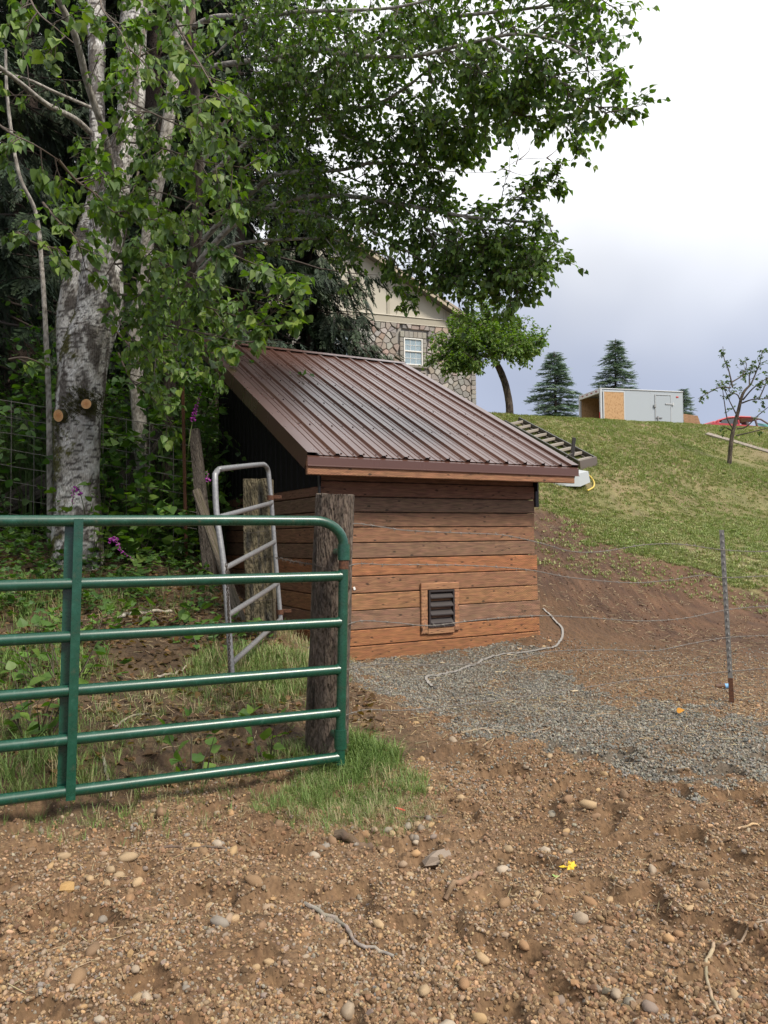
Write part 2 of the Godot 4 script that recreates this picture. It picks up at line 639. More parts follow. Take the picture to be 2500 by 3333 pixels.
func board_mesh(p: Array, thick: float, tint: Color, du: float) -> ArrayMesh:
	# p: four corners (left bottom, right bottom, right top, left top) in x and y; front face at z = 0, edges eased
	var e := 0.006
	var mb := MB.new()
	var f := []
	var g := []
	var b := []
	var ctr := Vector3.ZERO
	for q in p:
		ctr += Vector3(q.x, q.y, 0) / 4.0
	for q in p:
		var s := Vector3(signf(q.x - ctr.x), signf(q.y - ctr.y), 0)
		f.append(Vector3(q.x, q.y, 0) - s * e)
		g.append(Vector3(q.x, q.y, -e))
		b.append(Vector3(q.x, q.y, -thick))
	var us := []
	for k in 4:
		us.append(Vector2(p[k].x + du, 0.005 if k < 2 else 0.146))
	mb.poly(f, tint, us)
	for k in 4:
		var j := (k + 1) % 4
		mb.poly([g[k], g[j], f[j], f[k]], tint, [us[k], us[j], us[j], us[k]])
		mb.poly([b[k], b[j], g[j], g[k]], tint * 0.9, [us[k], us[j], us[j], us[k]])
	return mb.mesh()

func build_shed() -> void:
	var s := thing("shed", "small wooden shed with a single-slope brown metal roof, set into the bank", "shed", SHED, YAW)
	# front wall: twelve incised boards, the lower ones more orange
	var ys := [0.0, 0.155, 0.291, 0.443, 0.62, 0.78, 0.941, 1.105, 1.252, 1.399, 1.54, 1.685, 1.828, 1.93]
	var tints := [Color(0.45, 0.22, 0.1), Color(0.43, 0.2, 0.09), Color(0.49, 0.225, 0.095), Color(0.36, 0.215, 0.135), Color(0.45, 0.24, 0.115), Color(0.4, 0.215, 0.115), Color(0.5, 0.225, 0.1), Color(0.32, 0.195, 0.12), Color(0.39, 0.21, 0.115), Color(0.35, 0.2, 0.12), Color(0.29, 0.185, 0.12), Color(0.34, 0.18, 0.11), Color(0.3, 0.16, 0.1)]
	for k in 13:
		var xr := 2.755 + (0.03 if k < 7 else 0.0) + rf(-0.004, 0.01) + (0.02 if k < 4 else 0.0)
		var gap := 0.0035
		var zz := -0.35 + rf(-0.004, 0.004) + (0.008 if k < 7 else 0.0)
		var me := board_mesh([Vector2(0.27, ys[k] + gap), Vector2(xr, ys[k] + gap + rf(-0.002, 0.002)), Vector2(xr, ys[k + 1] - gap), Vector2(0.27, ys[k + 1] - gap + rf(-0.002, 0.002))], 0.038, tints[k], rf(0, 2))
		part(s, "wall_board", me, M["board%d" % (k % 3)], Vector3(0, 0, zz))
	var sh := MB.new()
	sh.box(Vector3(1.5, 0.96, -0.4), Vector3(2.4, 1.9, 0.012), Basis.IDENTITY, Color(0.05, 0.04, 0.03))
	part(s, "wall_lining", sh.mesh(), M.paint)
	# nail heads, two to a board at each stud
	var nm := MB.new()
	for k in 10:
		for x in [0.32, 1.52, 2.7]:
			for dy in [0.035, -0.035]:
				var p := Vector3(x + rf(-0.02, 0.02), (ys[k] + ys[k + 1]) * 0.5 + dy + rf(-0.012, 0.012), -0.349 + (0.012 if k < 7 else 0.004))
				nm.tube([p, p + Vector3(0, 0, 0.003)], [0.0036, 0.0032], 6, Color(0.06, 0.05, 0.045))
	part(s, "nails", nm.mesh(), M.paint).set_meta("kind", "stuff")
	# side walls: boards below, ribbed dark metal above, cut to the roof slope
	var lw := Node3D.new()
	for side in 2:
		var x0 := 0.27 if side == 0 else 2.72
		for k in 12:
			var y1: float = ys[k + 1] if k < 11 else 1.79
			var me := board_mesh([Vector2(-3.5, ys[k] + 0.004), Vector2(-0.352, ys[k] + 0.004), Vector2(-0.352, y1 - 0.004), Vector2(-3.5, y1 - 0.004)], 0.038, tints[k], rf(0, 2))
			var o := part(s, "wall_board", me, M["board%d" % (k % 3)], Vector3(x0, 0, 0))
			o.rotation.y = -PI / 2 if side == 0 else PI / 2
			if side == 1:
				o.position = Vector3(x0 + 0.038, 0, -3.852)
		# siding panels with ribs
		var z := -0.3
		while z > -3.5:
			var z1 := maxf(z - 0.9, -3.5)
			var prof := []
			var q := 0.0
			while q < z - z1 - 0.001:
				prof.append_array([Vector2(q, 0), Vector2(minf(q + 0.1, z - z1), 0), Vector2(minf(q + 0.11, z - z1), 0.012), Vector2(minf(q + 0.14, z - z1), 0.012), Vector2(minf(q + 0.15, z - z1), 0)])
				q += 0.15
			var mb := MB.new()
			var sx := -1.0 if side == 0 else 1.0
			for j in prof.size() - 1:
				var ps := []
				for e in [[prof[j], 0], [prof[j + 1], 0], [prof[j + 1], 1], [prof[j], 1]]:
					var zc: float = z - e[0].x
					var top: float = 2.0 + (-zc) * 0.5044 - 0.1
					ps.append(Vector3((x0 if side == 0 else x0 + 0.038) + sx * (0.004 + e[0].y), 1.775 if e[1] == 0 else top, zc))
				if side == 1:
					ps.reverse()
				mb.poly(ps, Color.WHITE)
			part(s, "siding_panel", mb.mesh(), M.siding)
			z = z1
	var bw := MB.new()
	bw.box(Vector3(1.51, 1.75, -3.53), Vector3(2.45, 3.5, 0.05))
	part(s, "back_wall", bw.mesh(), M.siding)
	lw.free()
	# corner post strip and black strip under the eave
	var cp := MB.new()
	cp.box(Vector3(0.262, 1.0, -0.336), Vector3(0.02, 1.86, 0.03), Basis.IDENTITY, Color(0.05, 0.045, 0.042), 0.003)
	part(s, "corner_strip", cp.mesh(), M.gloss)
	var cq := MB.new()
	cq.box(Vector3(2.79, 1.76, -0.36), Vector3(0.045, 0.3, 0.05), Basis.IDENTITY, Color(0.025, 0.024, 0.026), 0.003)
	part(s, "corner_strip", cq.mesh(), M.gloss)
	# roof: four ribbed sheets, sweeping up the slope
	var run := Vector3(0, 1.83, -3.628)
	var ln := run.length()
	var up := run.normalized()
	var nrm := Vector3.RIGHT.cross(up)
	var o0 := Vector3(0, 2.02, 0.0)
	var rib_x := []
	for k in 4:
		var xa := 0.09 + k * 0.92
		var xb := minf(xa + 0.92, 3.0)
		var prof := []
		var x := xa
		prof.append(Vector2(xa, 0))
		while x < xb - 0.02:
			# two small stiffeners, then the tall rib
			for q in [0.062, 0.125]:
				if x + q + 0.03 < xb:
					prof.append_array([Vector2(x + q, 0), Vector2(x + q + 0.007, 0.0045), Vector2(x + q + 0.015, 0.0045), Vector2(x + q + 0.022, 0)])
			if x + 0.23 < xb + 0.01:
				var c := x + 0.2
				prof.append_array([Vector2(c - 0.032, 0), Vector2(c - 0.013, 0.02), Vector2(c + 0.013, 0.02), Vector2(c + 0.032 - 0.002, 0)])
				rib_x.append(c)
			x += 0.23
		if prof[-1].x < xb:
			prof.append(Vector2(xb, 0))
		var mb := MB.new()
		var lift := 0.001 * (k % 2)
		mb.sweep(prof, o0 + nrm * lift, Vector3.RIGHT, nrm, up * ln)
		mb.sweep([Vector2(xb, -0.002), Vector2(xa, -0.002)], o0 + nrm * lift, Vector3.RIGHT, nrm, up * ln)
		part(s, "roof_panel", mb.mesh(), M.roof)
	var sm := MB.new()
	for row in 6:
		var q: float = 0.06 + row * (ln - 0.14) / 5.0
		for c in rib_x:
			for dx in [-0.055, 0.06]:
				var p: Vector3 = o0 + up * (q + rf(-0.01, 0.01)) + Vector3(c + dx, 0, 0)
				sm.tube([p, p + nrm * 0.008], [0.0085, 0.0075], 7)
	var so := part(s, "roof_screws", sm.mesh(), M.screw)
	so.set_meta("kind", "stuff")
	# trims: rake flashings, ridge cap, drip edge, wooden fascia
	for side in 2:
		var mb := MB.new()
		var xx := 0.0 if side == 0 else 3.05
		var sg := 1.0 if side == 0 else -1.0
		var prof := [Vector2(xx + sg * 0.125, 0.006), Vector2(xx + sg * 0.11, 0.024), Vector2(xx, 0.026), Vector2(xx - sg * 0.002, -0.13), Vector2(xx + sg * 0.02, -0.14)]
		if side == 1:
			prof = [Vector2(xx + sg * 0.1, 0.006), Vector2(xx + sg * 0.09, 0.024), Vector2(xx, 0.026), Vector2(xx - sg * 0.002, -0.14), Vector2(xx + sg * 0.02, -0.15)]
		if side == 0:
			prof.reverse()
		mb.sweep(prof, o0 - up * 0.012, Vector3.RIGHT, nrm, up * (ln + 0.03))
		part(s, "rake_trim", mb.mesh(), M.roof)
		var bb := MB.new()
		var bas := Basis(Vector3.RIGHT, nrm, -up)
		bb.box(o0 + up * (ln * 0.5) + nrm * -0.075 + Vector3(xx + sg * 0.03, 0, 0), Vector3(0.035, 0.13, ln - 0.04), bas, Color(0.03, 0.024, 0.022))
		part(s, "barge_board", bb.mesh(), M.paint)
	var rc := MB.new()
	rc.sweep([Vector2(0.13, -0.13), Vector2(0.012, -0.13), Vector2(0.0, 0.03), Vector2(-0.1, 0.027)], o0 + up * ln, up, nrm, Vector3(3.05, 0, 0))
	part(s, "ridge_cap", rc.mesh(), M.roof)
	var de := MB.new()
	de.sweep([Vector2(0.0, 0.0), Vector2(0.022, -0.014), Vector2(0.022, -0.083), Vector2(0.034, -0.088), Vector2(0.034, -0.094), Vector2(0.018, -0.092)], Vector3(3.05, 2.012, 0.0), Vector3.BACK, Vector3.UP, Vector3(-3.05, 0, 0))
	part(s, "drip_edge", de.mesh(), M.roof)
	var fb := board_mesh([Vector2(0.0, 1.845), Vector2(3.0, 1.845), Vector2(3.0, 1.995), Vector2(0.0, 1.995)], 0.036, Color(0.44, 0.225, 0.12), 0.4)
	part(s, "fascia_board", fb, M.board1, Vector3(0, 0, 0.016))
	# soffit, and the underside deck that shades the eave
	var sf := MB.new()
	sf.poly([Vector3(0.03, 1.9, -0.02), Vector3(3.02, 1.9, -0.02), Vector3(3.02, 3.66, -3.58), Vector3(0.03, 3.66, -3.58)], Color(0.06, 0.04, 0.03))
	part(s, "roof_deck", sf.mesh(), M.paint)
	# vent: wooden surround, dark louvre
	var v := Node3D.new()
	v.name = "vent"
	s.add_child(v)
	v.position = Vector3(0, 0, -0.338)
	var fr := [[Vector2(1.322, 0.36), Vector2(1.396, 0.782)], [Vector2(1.706, 0.372), Vector2(1.764, 0.782)], [Vector2(1.322, 0.784), Vector2(1.764, 0.852)], [Vector2(1.398, 0.352), Vector2(1.704, 0.418)]]
	for e in fr:
		var me := board_mesh([e[0], Vector2(e[1].x, e[0].y), e[1], Vector2(e[0].x, e[1].y)], 0.02, vary(Color(0.53, 0.29, 0.15), 0.08), rf(0, 2))
		part(v, "surround_board", me, M.board2, Vector3(0, 0, 0.022))
	var lf := MB.new()
	for e in [[1.402, 1.42, 0.42, 0.78], [1.682, 1.7, 0.42, 0.78], [1.42, 1.682, 0.762, 0.78], [1.42, 1.682, 0.42, 0.436]]:
		lf.box(Vector3((e[0] + e[1]) / 2, (e[2] + e[3]) / 2, 0.016), Vector3(e[1] - e[0], e[3] - e[2], 0.04), Basis.IDENTITY, Color.WHITE, 0.002)
	part(v, "louvre_frame", lf.mesh(), M.vent)
	var bk := MB.new()
	bk.box(Vector3(1.551, 0.6, -0.01), Vector3(0.262, 0.326, 0.012), Basis.IDENTITY, Color(0.01, 0.01, 0.01))
	part(v, "louvre_screen", bk.mesh(), M.paint)
	var sl := MB.new()
	sl.box(Vector3.ZERO, Vector3(0.262, 0.006, 0.062), Basis(Vector3.RIGHT, 0.85), Color.WHITE, 0.0015)
	sl.box(Vector3(0, -0.026, 0.024), Vector3(0.262, 0.012, 0.006), Basis.IDENTITY, Color.WHITE, 0.0015)
	var slm := sl.mesh()
	for k in 4:
		part(v, "slat", slm, M.vent, Vector3(1.551, 0.732 - k * 0.083, 0.02))
	# a white chip stuck on the boards and a scrap of pale flashing at the corner
	var ch := MB.new()
	ch.box(Vector3(0.61, 0.83, -0.338), Vector3(0.022, 0.03, 0.006), Basis(Vector3.BACK, 0.4), Color(0.75, 0.75, 0.73), 0.002)
	part(s, "paper_scrap", ch.mesh(), M.paint)


func build_gate() -> void:
	# rails run level from the hinge end to the left, out of the picture
	var hs := [1.391, 1.099, 0.857, 0.611, 0.39, 0.157]
	var hinge := Vector3(-0.215, 0, -4.053)
	var dir := Vector3(-1.4865, 0, 0.633).normalized()
	var g := thing("tube_gate", "green painted six-rail tube gate hung on the round wooden post", "gate", Vector3(hinge.x, gy(hinge.x, hinge.z), hinge.z))
	var off := Vector3(-hinge.x, -g.position.y, -hinge.z)
	var r := 0.0262
	var lenn := 2.9
	var at := func(q: float, y: float) -> Vector3: return hinge + dir * q + Vector3(0, y, 0) + off
	# top rail bends down into the hinge upright
	var pts := [at.call(lenn, hs[0]), at.call(1.4, hs[0]), at.call(0.6, hs[0] + 0.002), at.call(0.16, hs[0])]
	for k in range(1, 9):
		var a := k / 8.0 * PI / 2
		pts.append(at.call(0.16 - sin(a) * 0.16, hs[0] - (1.0 - cos(a)) * 0.13))
	pts.append(at.call(0.0, 1.2))
	var top := MB.new()
	top.tube(pts, [r], 18)
	part(g, "top_rail", top.mesh(), M.green)
	var upm := MB.new()
	upm.tube([at.call(0.0, 1.2), at.call(0.012, 0.7), at.call(0.03, 0.12)], [r], 18)
	part(g, "hinge_upright", upm.mesh(), M.green)
	for k in range(1, 6):
		var q0 := lerpf(0.0, 0.03, (1.2 - hs[k]) / 1.1) + 0.012
		var mb := MB.new()
		mb.tube([at.call(q0, hs[k]), at.call(1.4, hs[k] + 0.003), at.call(lenn, hs[k])], [r], 18)
		part(g, "rail", mb.mesh(), M.green)
		var wd := MB.new()
		wd.tube([at.call(q0 + 0.008, hs[k]), at.call(q0 + 0.014, hs[k]), at.call(q0 + 0.02, hs[k])], [0.03, 0.031, 0.0266], 14)
		part(g, "weld", wd.mesh(), M.green)
	# channel stiles
	for q in [1.33, 2.7]:
		var mb := MB.new()
		var a: Vector3 = at.call(q, 0.125)
		var b: Vector3 = at.call(q - 0.03, 1.4)
		var upv := b - a
		var fwd := Vector3(-dir.z, 0, dir.x)
		if fwd.z < 0:
			fwd = -fwd
		# folded Z bar: proud front strip, web, recessed strip behind it
		for e in [[Vector2(-0.022, 0.028), Vector2(0.018, 0.033)], [Vector2(-0.022, -0.03), Vector2(-0.017, 0.028)], [Vector2(-0.06, -0.034), Vector2(-0.017, -0.03)]]:
			var lo: Vector2 = e[0]
			var hi: Vector2 = e[1]
			var qd := []
			for t in 2:
				var o: Vector3 = a + upv * t
				for c in [[lo.x, hi.y], [hi.x, hi.y], [hi.x, lo.y], [lo.x, lo.y]]:
					qd.append(o - dir * c[0] + fwd * (c[1] - 0.004))
			mb.hexa(qd)
		part(g, "stile", mb.mesh(), M.green)
	# hinge sleeves and their pins into the post
	for e in [[1.226, 0.085, 0.033], [0.25, 0.1, 0.033]]:
		var q := lerpf(0.0, 0.03, (1.2 - e[0]) / 1.1)
		var mb := MB.new()
		mb.tube([at.call(q, e[0] - e[1] / 2), at.call(q, e[0] - e[1] / 2 + 0.004), at.call(q, e[0] + e[1] / 2 - 0.004), at.call(q, e[0] + e[1] / 2)], [0.031, 0.0335, 0.0335, 0.031], 18)
		mb.tube([at.call(q, e[0]) + Vector3(-0.005, 0, -0.01), at.call(q, e[0]) + Vector3(-0.05, 0, -0.13)], [0.018, 0.018], 10)
		part(g, "hinge_sleeve", mb.mesh(), M.green)
	var bare := MB.new()
	bare.tube([at.call(0.0, 1.186), at.call(0.002, 1.135)], [0.0268, 0.0268], 18)
	part(g, "worn_collar", bare.mesh(), M.rust)

	# galvanised walk-through gate standing open
	var tl := Vector3(-1.07, 1.72, -4.9)
	var sg := thing("walk_gate", "narrow galvanised steel gate standing ajar beside the square timber post", "gate", gpos(-1.0, -5.5))
	var so := -sg.position
	var rr := 0.019
	var lt := [Vector3(-1.092, 1.688, -4.95), Vector3(-1.076, 1.448, -4.93), Vector3(-1.021, 1.074, -4.9), Vector3(-0.966, 0.44, -4.85)]
	var rt := [Vector3(-0.962, 1.811, -6.42), Vector3(-0.944, 1.592, -6.43), Vector3(-0.913, 1.102, -6.45), Vector3(-0.875, 0.612, -6.46)]
	var frame := [lt[3] + so, lt[2] + so, lt[1] + so, lt[0] + so, Vector3(-1.092, 1.73, -4.98) + so, Vector3(-1.087, 1.757, -5.04) + so, Vector3(-1.067, 1.773, -5.12) + so, Vector3(-1.006, 1.902, -6.2) + so, Vector3(-0.984, 1.909, -6.33) + so, Vector3(-0.971, 1.88, -6.41) + so, rt[0] + so, rt[1] + so, rt[2] + so, rt[3] + so]
	var fm := MB.new()
	fm.tube(curve(frame, 0.03), [rr], 14)
	part(sg, "frame_tube", fm.mesh(), M.galv)
	for e in [[Vector3(-1.06, 1.442, -4.93), Vector3(-0.944, 1.6, -6.43)], [Vector3(-1.021, 1.113, -4.9), Vector3(-0.921, 1.275, -6.44)], [Vector3(-0.994, 0.818, -4.88), Vector3(-0.898, 0.924, -6.45)], [Vector3(-0.966, 0.519, -4.86), Vector3(-0.878, 0.622, -6.46)]]:
		var mb := MB.new()
		mb.tube([e[0] + so, (e[0] + e[1]) * 0.5 + so, e[1] + so], [rr * 0.95], 14)
		part(sg, "rail", mb.mesh(), M.galv)
	for e in [Vector3(-0.954, 1.644, -6.43), Vector3(-0.88, 0.684, -6.46)]:
		var mb := MB.new()
		mb.tube([e + so - Vector3(0, 0.02, 0), e + so + Vector3(0, 0.02, 0)], [0.028, 0.028], 12)
		mb.box(e + so + Vector3(0.05, 0.005, -0.03), Vector3(0.08, 0.03, 0.02), Basis.IDENTITY, Color.WHITE, 0.003)
		part(sg, "hinge", mb.mesh(), M.rust)
	# chain hanging down the near upright
	var cpts := curve([Vector3(-0.997, 1.135, -4.84), Vector3(-0.984, 0.924, -4.82), Vector3(-0.977, 0.713, -4.82), Vector3(-0.978, 0.445, -4.82)], 0.022)
	var ch := thing("latch_chain", "thin steel chain hanging down the near upright of the galvanised gate", "chain", cpts[-1])
	var link := MB.new()
	var ring := []
	for k in 13:
		var a := TAU * k / 12.0
		ring.append(Vector3(cos(a) * 0.007, sin(a) * 0.016, 0))
	link.tube(ring, [0.0026], 6, Color.WHITE, false)
	var lm := link.mesh()
	for k in cpts.size():
		var o := part(ch, "link", lm, M.chain, cpts[k] - cpts[-1])
		o.rotation = Vector3(rf(-0.2, 0.2), (k % 2) * PI / 2 + rf(-0.3, 0.3), rf(-0.15, 0.15))

func post_mesh(base: Vector3, top: Vector3, r0: float, r1: float, square: float, seed_: int, ca: Color, cb: Color, cc: Color) -> ArrayMesh:
	# weathered post: drying cracks down the grain, ragged top; positions relative to base
	var f := FastNoiseLite.new()
	f.seed = seed_
	f.frequency = 1.0
	f.fractal_octaves = 3
	var sides := 72
	var rings := 110
	var mb := MB.new()
	var axis := top - base
	var bx := Vector3.RIGHT
	var bz := bx.cross(axis.normalized()).normalized()
	bx = axis.normalized().cross(bz).normalized()
	for j in rings + 1:
		var t := float(j) / rings
		for k in sides + 1:
			var a := TAU * (k % sides) / sides
			var ca_ := cos(a)
			var sa_ := sin(a)
			var sq := 1.0 / maxf(absf(ca_), absf(sa_))
			var rad := lerpf(r0, r1, t) * lerpf(1.0, sq, square)
			var u := Vector3(ca_ * 1.3, 0, sa_ * 1.3)
			var grain := f.get_noise_3d(u.x * 9.0, t * 1.2, u.z * 9.0)
			var crack := 1.0 - smoothstep(0.0, 0.09, absf(f.get_noise_3d(u.x * 4.0 + 30.0, t * 0.7 + f.get_noise_1d(t * 3.0) * 0.1, u.z * 4.0)))
			crack *= smoothstep(-0.2, 0.25, f.get_noise_3d(u.x * 2.0, t * 2.5 + 9.0, u.z * 2.0))
			var lump := f.get_noise_3d(u.x * 1.1, t * 2.2 + 50.0, u.z * 1.1)
			rad *= 1.0 + grain * 0.035 + lump * 0.07 - crack * 0.075
			var hgt := t
			if j == rings:
				hgt += grain * 0.008
			var p := axis * hgt + (bx * ca_ + bz * sa_) * rad
			var tone := clampf(0.5 + grain * 0.8 + lump * 0.3, 0.0, 1.0)
			var col := ca.lerp(cb, tone)
			var patch := smoothstep(0.05, 0.45, f.get_noise_3d(u.x * 1.6 + 8.0, t * 3.0, u.z * 1.6))
			col = col.lerp(cc, patch * 0.7)
			col = col.lerp(Color(0.012, 0.01, 0.008), crack * 0.85)
			mb.put(p, Vector3.UP, Vector2(float(k) / sides, t * axis.length()), col)
	for j in rings:
		for k in sides:
			var a := j * (sides + 1) + k
			var e := a + sides + 1
			mb.ix.append_array(PackedInt32Array([a, a + 1, e, a + 1, e + 1, e]))
	for j in rings + 1:
		for k in sides + 1:
			var kn := (k + 1) % sides
			var kp := (k + sides - 1) % sides
			var du := mb.v[j * (sides + 1) + kn] - mb.v[j * (sides + 1) + kp]
			var dv := mb.v[mini(j + 1, rings) * (sides + 1) + k] - mb.v[maxi(j - 1, 0) * (sides + 1) + k]
			var nn := du.cross(dv).normalized()
			var outw := mb.v[j * (sides + 1) + k] - axis * (float(j) / rings)
			mb.n[j * (sides + 1) + k] = nn if nn.dot(outw) > 0 else -nn
	# sawn top
	var cap := []
	var ctr := mb.put(axis * 1.003, axis.normalized(), Vector2.ZERO, cb * 1.05)
	var b0 := mb.v.size()
	for k in sides + 1:
		mb.put(mb.v[rings * (sides + 1) + k], axis.normalized(), Vector2(cos(k), sin(k)), cb.lerp(ca, 0.4))
	for k in sides:
		mb.ix.append_array(PackedInt32Array([ctr, b0 + k, b0 + k + 1]))
	return mb.mesh()

func wire_mesh(pts: Array, origin: Vector3, barbed: bool, r: float = 0.0018) -> ArrayMesh:
	var cv := curve(pts, 0.018)
	var mb := MB.new()
	for q in 2:
		var path := []
		for i in cv.size():
			var a := i * 0.55 + q * PI
			path.append(cv[i] - origin + Vector3(sin(a) * 0.15, cos(a), cos(a) * 0.3) * r * 1.1)
		mb.tube(path, [r], 5)
	if barbed:
		var k := 4
		while k < cv.size() - 1:
			var p: Vector3 = cv[k] - origin
			var d: Vector3 = (cv[k + 1] - cv[k]).normalized()
			for j in 4:
				var w := rv().cross(d).normalized()
				mb.tube([p + d * 0.004 * (j - 1.5), p + d * 0.004 * (j - 1.5) + w * 0.018 + d * rf(-0.006, 0.006)], [r * 0.95, r * 0.35], 4)
			mb.tube([p - d * 0.009, p + d * 0.009], [r * 2.3, r * 2.3], 6)
			k += 6 + rng.randi() % 2
	return mb.mesh()

func build_posts() -> void:
	var b := gpos(-0.335, -4.28, -0.06)
	var tp: Vector3 = Vector3(-0.277, 1.54, -4.3)
	var o := part(self, "gate_post", post_mesh(b, tp, 0.118, 0.108, 0.12, 51, Color(0.042, 0.03, 0.022), Color(0.155, 0.12, 0.093), Color(0.022, 0.017, 0.013)), M.bark, b)
	tag(o, "thick weathered round wooden post carrying the green gate", "post")
	var b2 := gpos(-1.02, -6.6, -0.08)
	var tp2: Vector3 = Vector3(-1.088, 1.81, -6.62)
	b2.x = -1.06
	var o2 := part(self, "timber_post", post_mesh(b2, tp2, 0.122, 0.122, 0.75, 77, Color(0.06, 0.052, 0.03), Color(0.19, 0.155, 0.095), Color(0.016, 0.018, 0.021)), M.bark, b2)
	tag(o2, "square mossy timber post the galvanised gate hangs on", "post")
	# wraps of wire on the timber post
	for e in [1.30, 1.08, 0.9, 0.72]:
		var mb := MB.new()
		var ring := []
		for k in 17:
			var a := TAU * k / 16.0
			var q := 1.0 / maxf(absf(cos(a)), absf(sin(a)))
			ring.append(Vector3(cos(a), 0, sin(a)) * 0.134 * lerpf(1.0, q, 0.75) + Vector3(0, e - 0.35 + sin(a * 2) * 0.01, 0))
		mb.tube(ring, [0.0025], 5, Color.WHITE, false)
		part(o2, "wire_wrap", mb.mesh(), M.chain)
	# barbed wires from the post to the steel stake and on
	var wires := [
		[Vector3(-0.221, 1.366, -4.22), Vector3(-0.156, 1.38, -4.3), Vector3(-0.018, 1.362, -4.4), Vector3(0.143, 1.34, -4.5), Vector3(0.475, 1.324, -4.75), Vector3(0.772, 1.308, -4.95), Vector3(1.04, 1.253, -5.1), Vector3(1.273, 1.194, -5.22), Vector3(1.519, 1.189, -5.35), Vector3(1.877, 1.231, -5.52), Vector3(2.205, 1.229, -5.68), Vector3(2.577, 1.182, -5.82), Vector3(3.074, 1.161, -6.05), Vector3(4.358, 1.152, -6.6)],
		[Vector3(-0.209, 1.141, -4.22), Vector3(-0.14, 1.155, -4.3), Vector3(0.015, 1.143, -4.45), Vector3(0.273, 1.135, -4.6), Vector3(0.592, 1.117, -4.8), Vector3(0.937, 1.081, -5), Vector3(1.265, 1.017, -5.2), Vector3(1.729, 0.965, -5.42), Vector3(2.078, 0.971, -5.6), Vector3(2.375, 0.998, -5.72), Vector3(2.584, 0.973, -5.82), Vector3(3.069, 0.97, -6.05), Vector3(4.352, 0.955, -6.6)],
		[Vector3(-0.215, 0.824, -4.2), Vector3(-0.126, 0.836, -4.3), Vector3(0.065, 0.807, -4.45), Vector3(0.269, 0.772, -4.6), Vector3(0.588, 0.781, -4.8), Vector3(0.982, 0.778, -5.05), Vector3(1.356, 0.742, -5.25), Vector3(1.837, 0.687, -5.5), Vector3(2.204, 0.688, -5.65), Vector3(2.59, 0.729, -5.82), Vector3(3.063, 0.734, -6.05), Vector3(4.344, 0.705, -6.6)],
		[Vector3(-0.217, 0.582, -4.2), Vector3(-0.094, 0.59, -4.3), Vector3(0.08, 0.569, -4.45), Vector3(0.422, 0.519, -4.7), Vector3(0.792, 0.515, -4.9), Vector3(1.11, 0.537, -5.1), Vector3(1.548, 0.507, -5.35), Vector3(1.921, 0.475, -5.5), Vector3(2.248, 0.5, -5.66), Vector3(2.596, 0.521, -5.82), Vector3(3.056, 0.503, -6.05), Vector3(4.335, 0.442, -6.6)],
		[Vector3(-0.228, 0.334, -4.2), Vector3(-0.113, 0.343, -4.3), Vector3(0.077, 0.311, -4.42), Vector3(0.359, 0.279, -4.65), Vector3(0.875, 0.271, -4.95), Vector3(1.34, 0.273, -5.22), Vector3(1.851, 0.279, -5.5), Vector3(2.599, 0.265, -5.82), Vector3(3.05, 0.249, -6.05), Vector3(4.327, 0.181, -6.6)]]
	var tell := ["uppermost strand of barbed wire between wooden post and steel stake", "second strand from the top of the barbed wire across the shed front", "middle strand of the barbed wire, crossing just below the shed vent", "second lowest strand of barbed wire, hanging over the shed's foot", "lowest strand of barbed wire, just above the grey gravel"]
	for k in 5:
		var org: Vector3 = wires[k][0]
		var w := part(self, "barbed_wire", wire_mesh(wires[k], org, true), M.wire, org)
		tag(w, tell[k], "wire", "barbed wire strands")
	# loose strands wrapped on the left of the post toward the timber post
	var lw := [Vector3(-0.257, 1.119, -4.17), Vector3(-0.322, 1.135, -4.2), Vector3(-0.396, 1.153, -4.27), Vector3(-0.584, 1.149, -5), Vector3(-0.913, 1.142, -6.4)]
	var w2 := part(self, "barbed_wire", wire_mesh(lw, lw[0], true, 0.0016), M.chain, lw[0])
	tag(w2, "short dark wire between the round post and the square timber post", "wire", "barbed wire strands")
	# steel stake
	var sb: Vector3 = on_ground(Vector3(2.603, 0.035, -5.804), -0.05)
	var stp: Vector3 = Vector3(2.58, 1.334, -5.86)
	var st := thing("steel_stake", "studded steel T-section fence stake with rusty foot on the gravel", "fence stake", sb)
	var ax := stp - sb
	var ay := ax.normalized()
	var az := (Vector3(-0.35, 0, 1) - ay * ay.dot(Vector3(-0.35, 0, 1))).normalized()
	var bas := Basis(ay.cross(az), ay, az)
	for seg in 2:
		var mb := MB.new()
		var y0 := 0.0 if seg == 0 else 0.24
		var y1 := 0.24 if seg == 0 else ax.length()
		var mid := ay * (y0 + y1) * 0.5
		mb.box(mid, Vector3(0.034, y1 - y0, 0.005), bas, Color(0.17, 0.165, 0.155), 0.001)
		mb.box(mid - az * 0.018, Vector3(0.006, y1 - y0, 0.03), bas, Color(0.05, 0.048, 0.045), 0.001)
		part(st, "shaft" if seg == 1 else "rusty_foot", mb.mesh(), M.gloss if seg == 1 else M.rust)
	var stud := MB.new()
	stud.box(Vector3.ZERO, Vector3(0.01, 0.018, 0.012), bas, Color(0.3, 0.29, 0.28), 0.002)
	var sm := stud.mesh()
	var y := 0.3
	while y < ax.length() - 0.02:
		part(st, "stud", sm, M.gloss, ay * y + az * 0.008 + bas.x * 0.004)
		y += 0.054


var meshes := {}

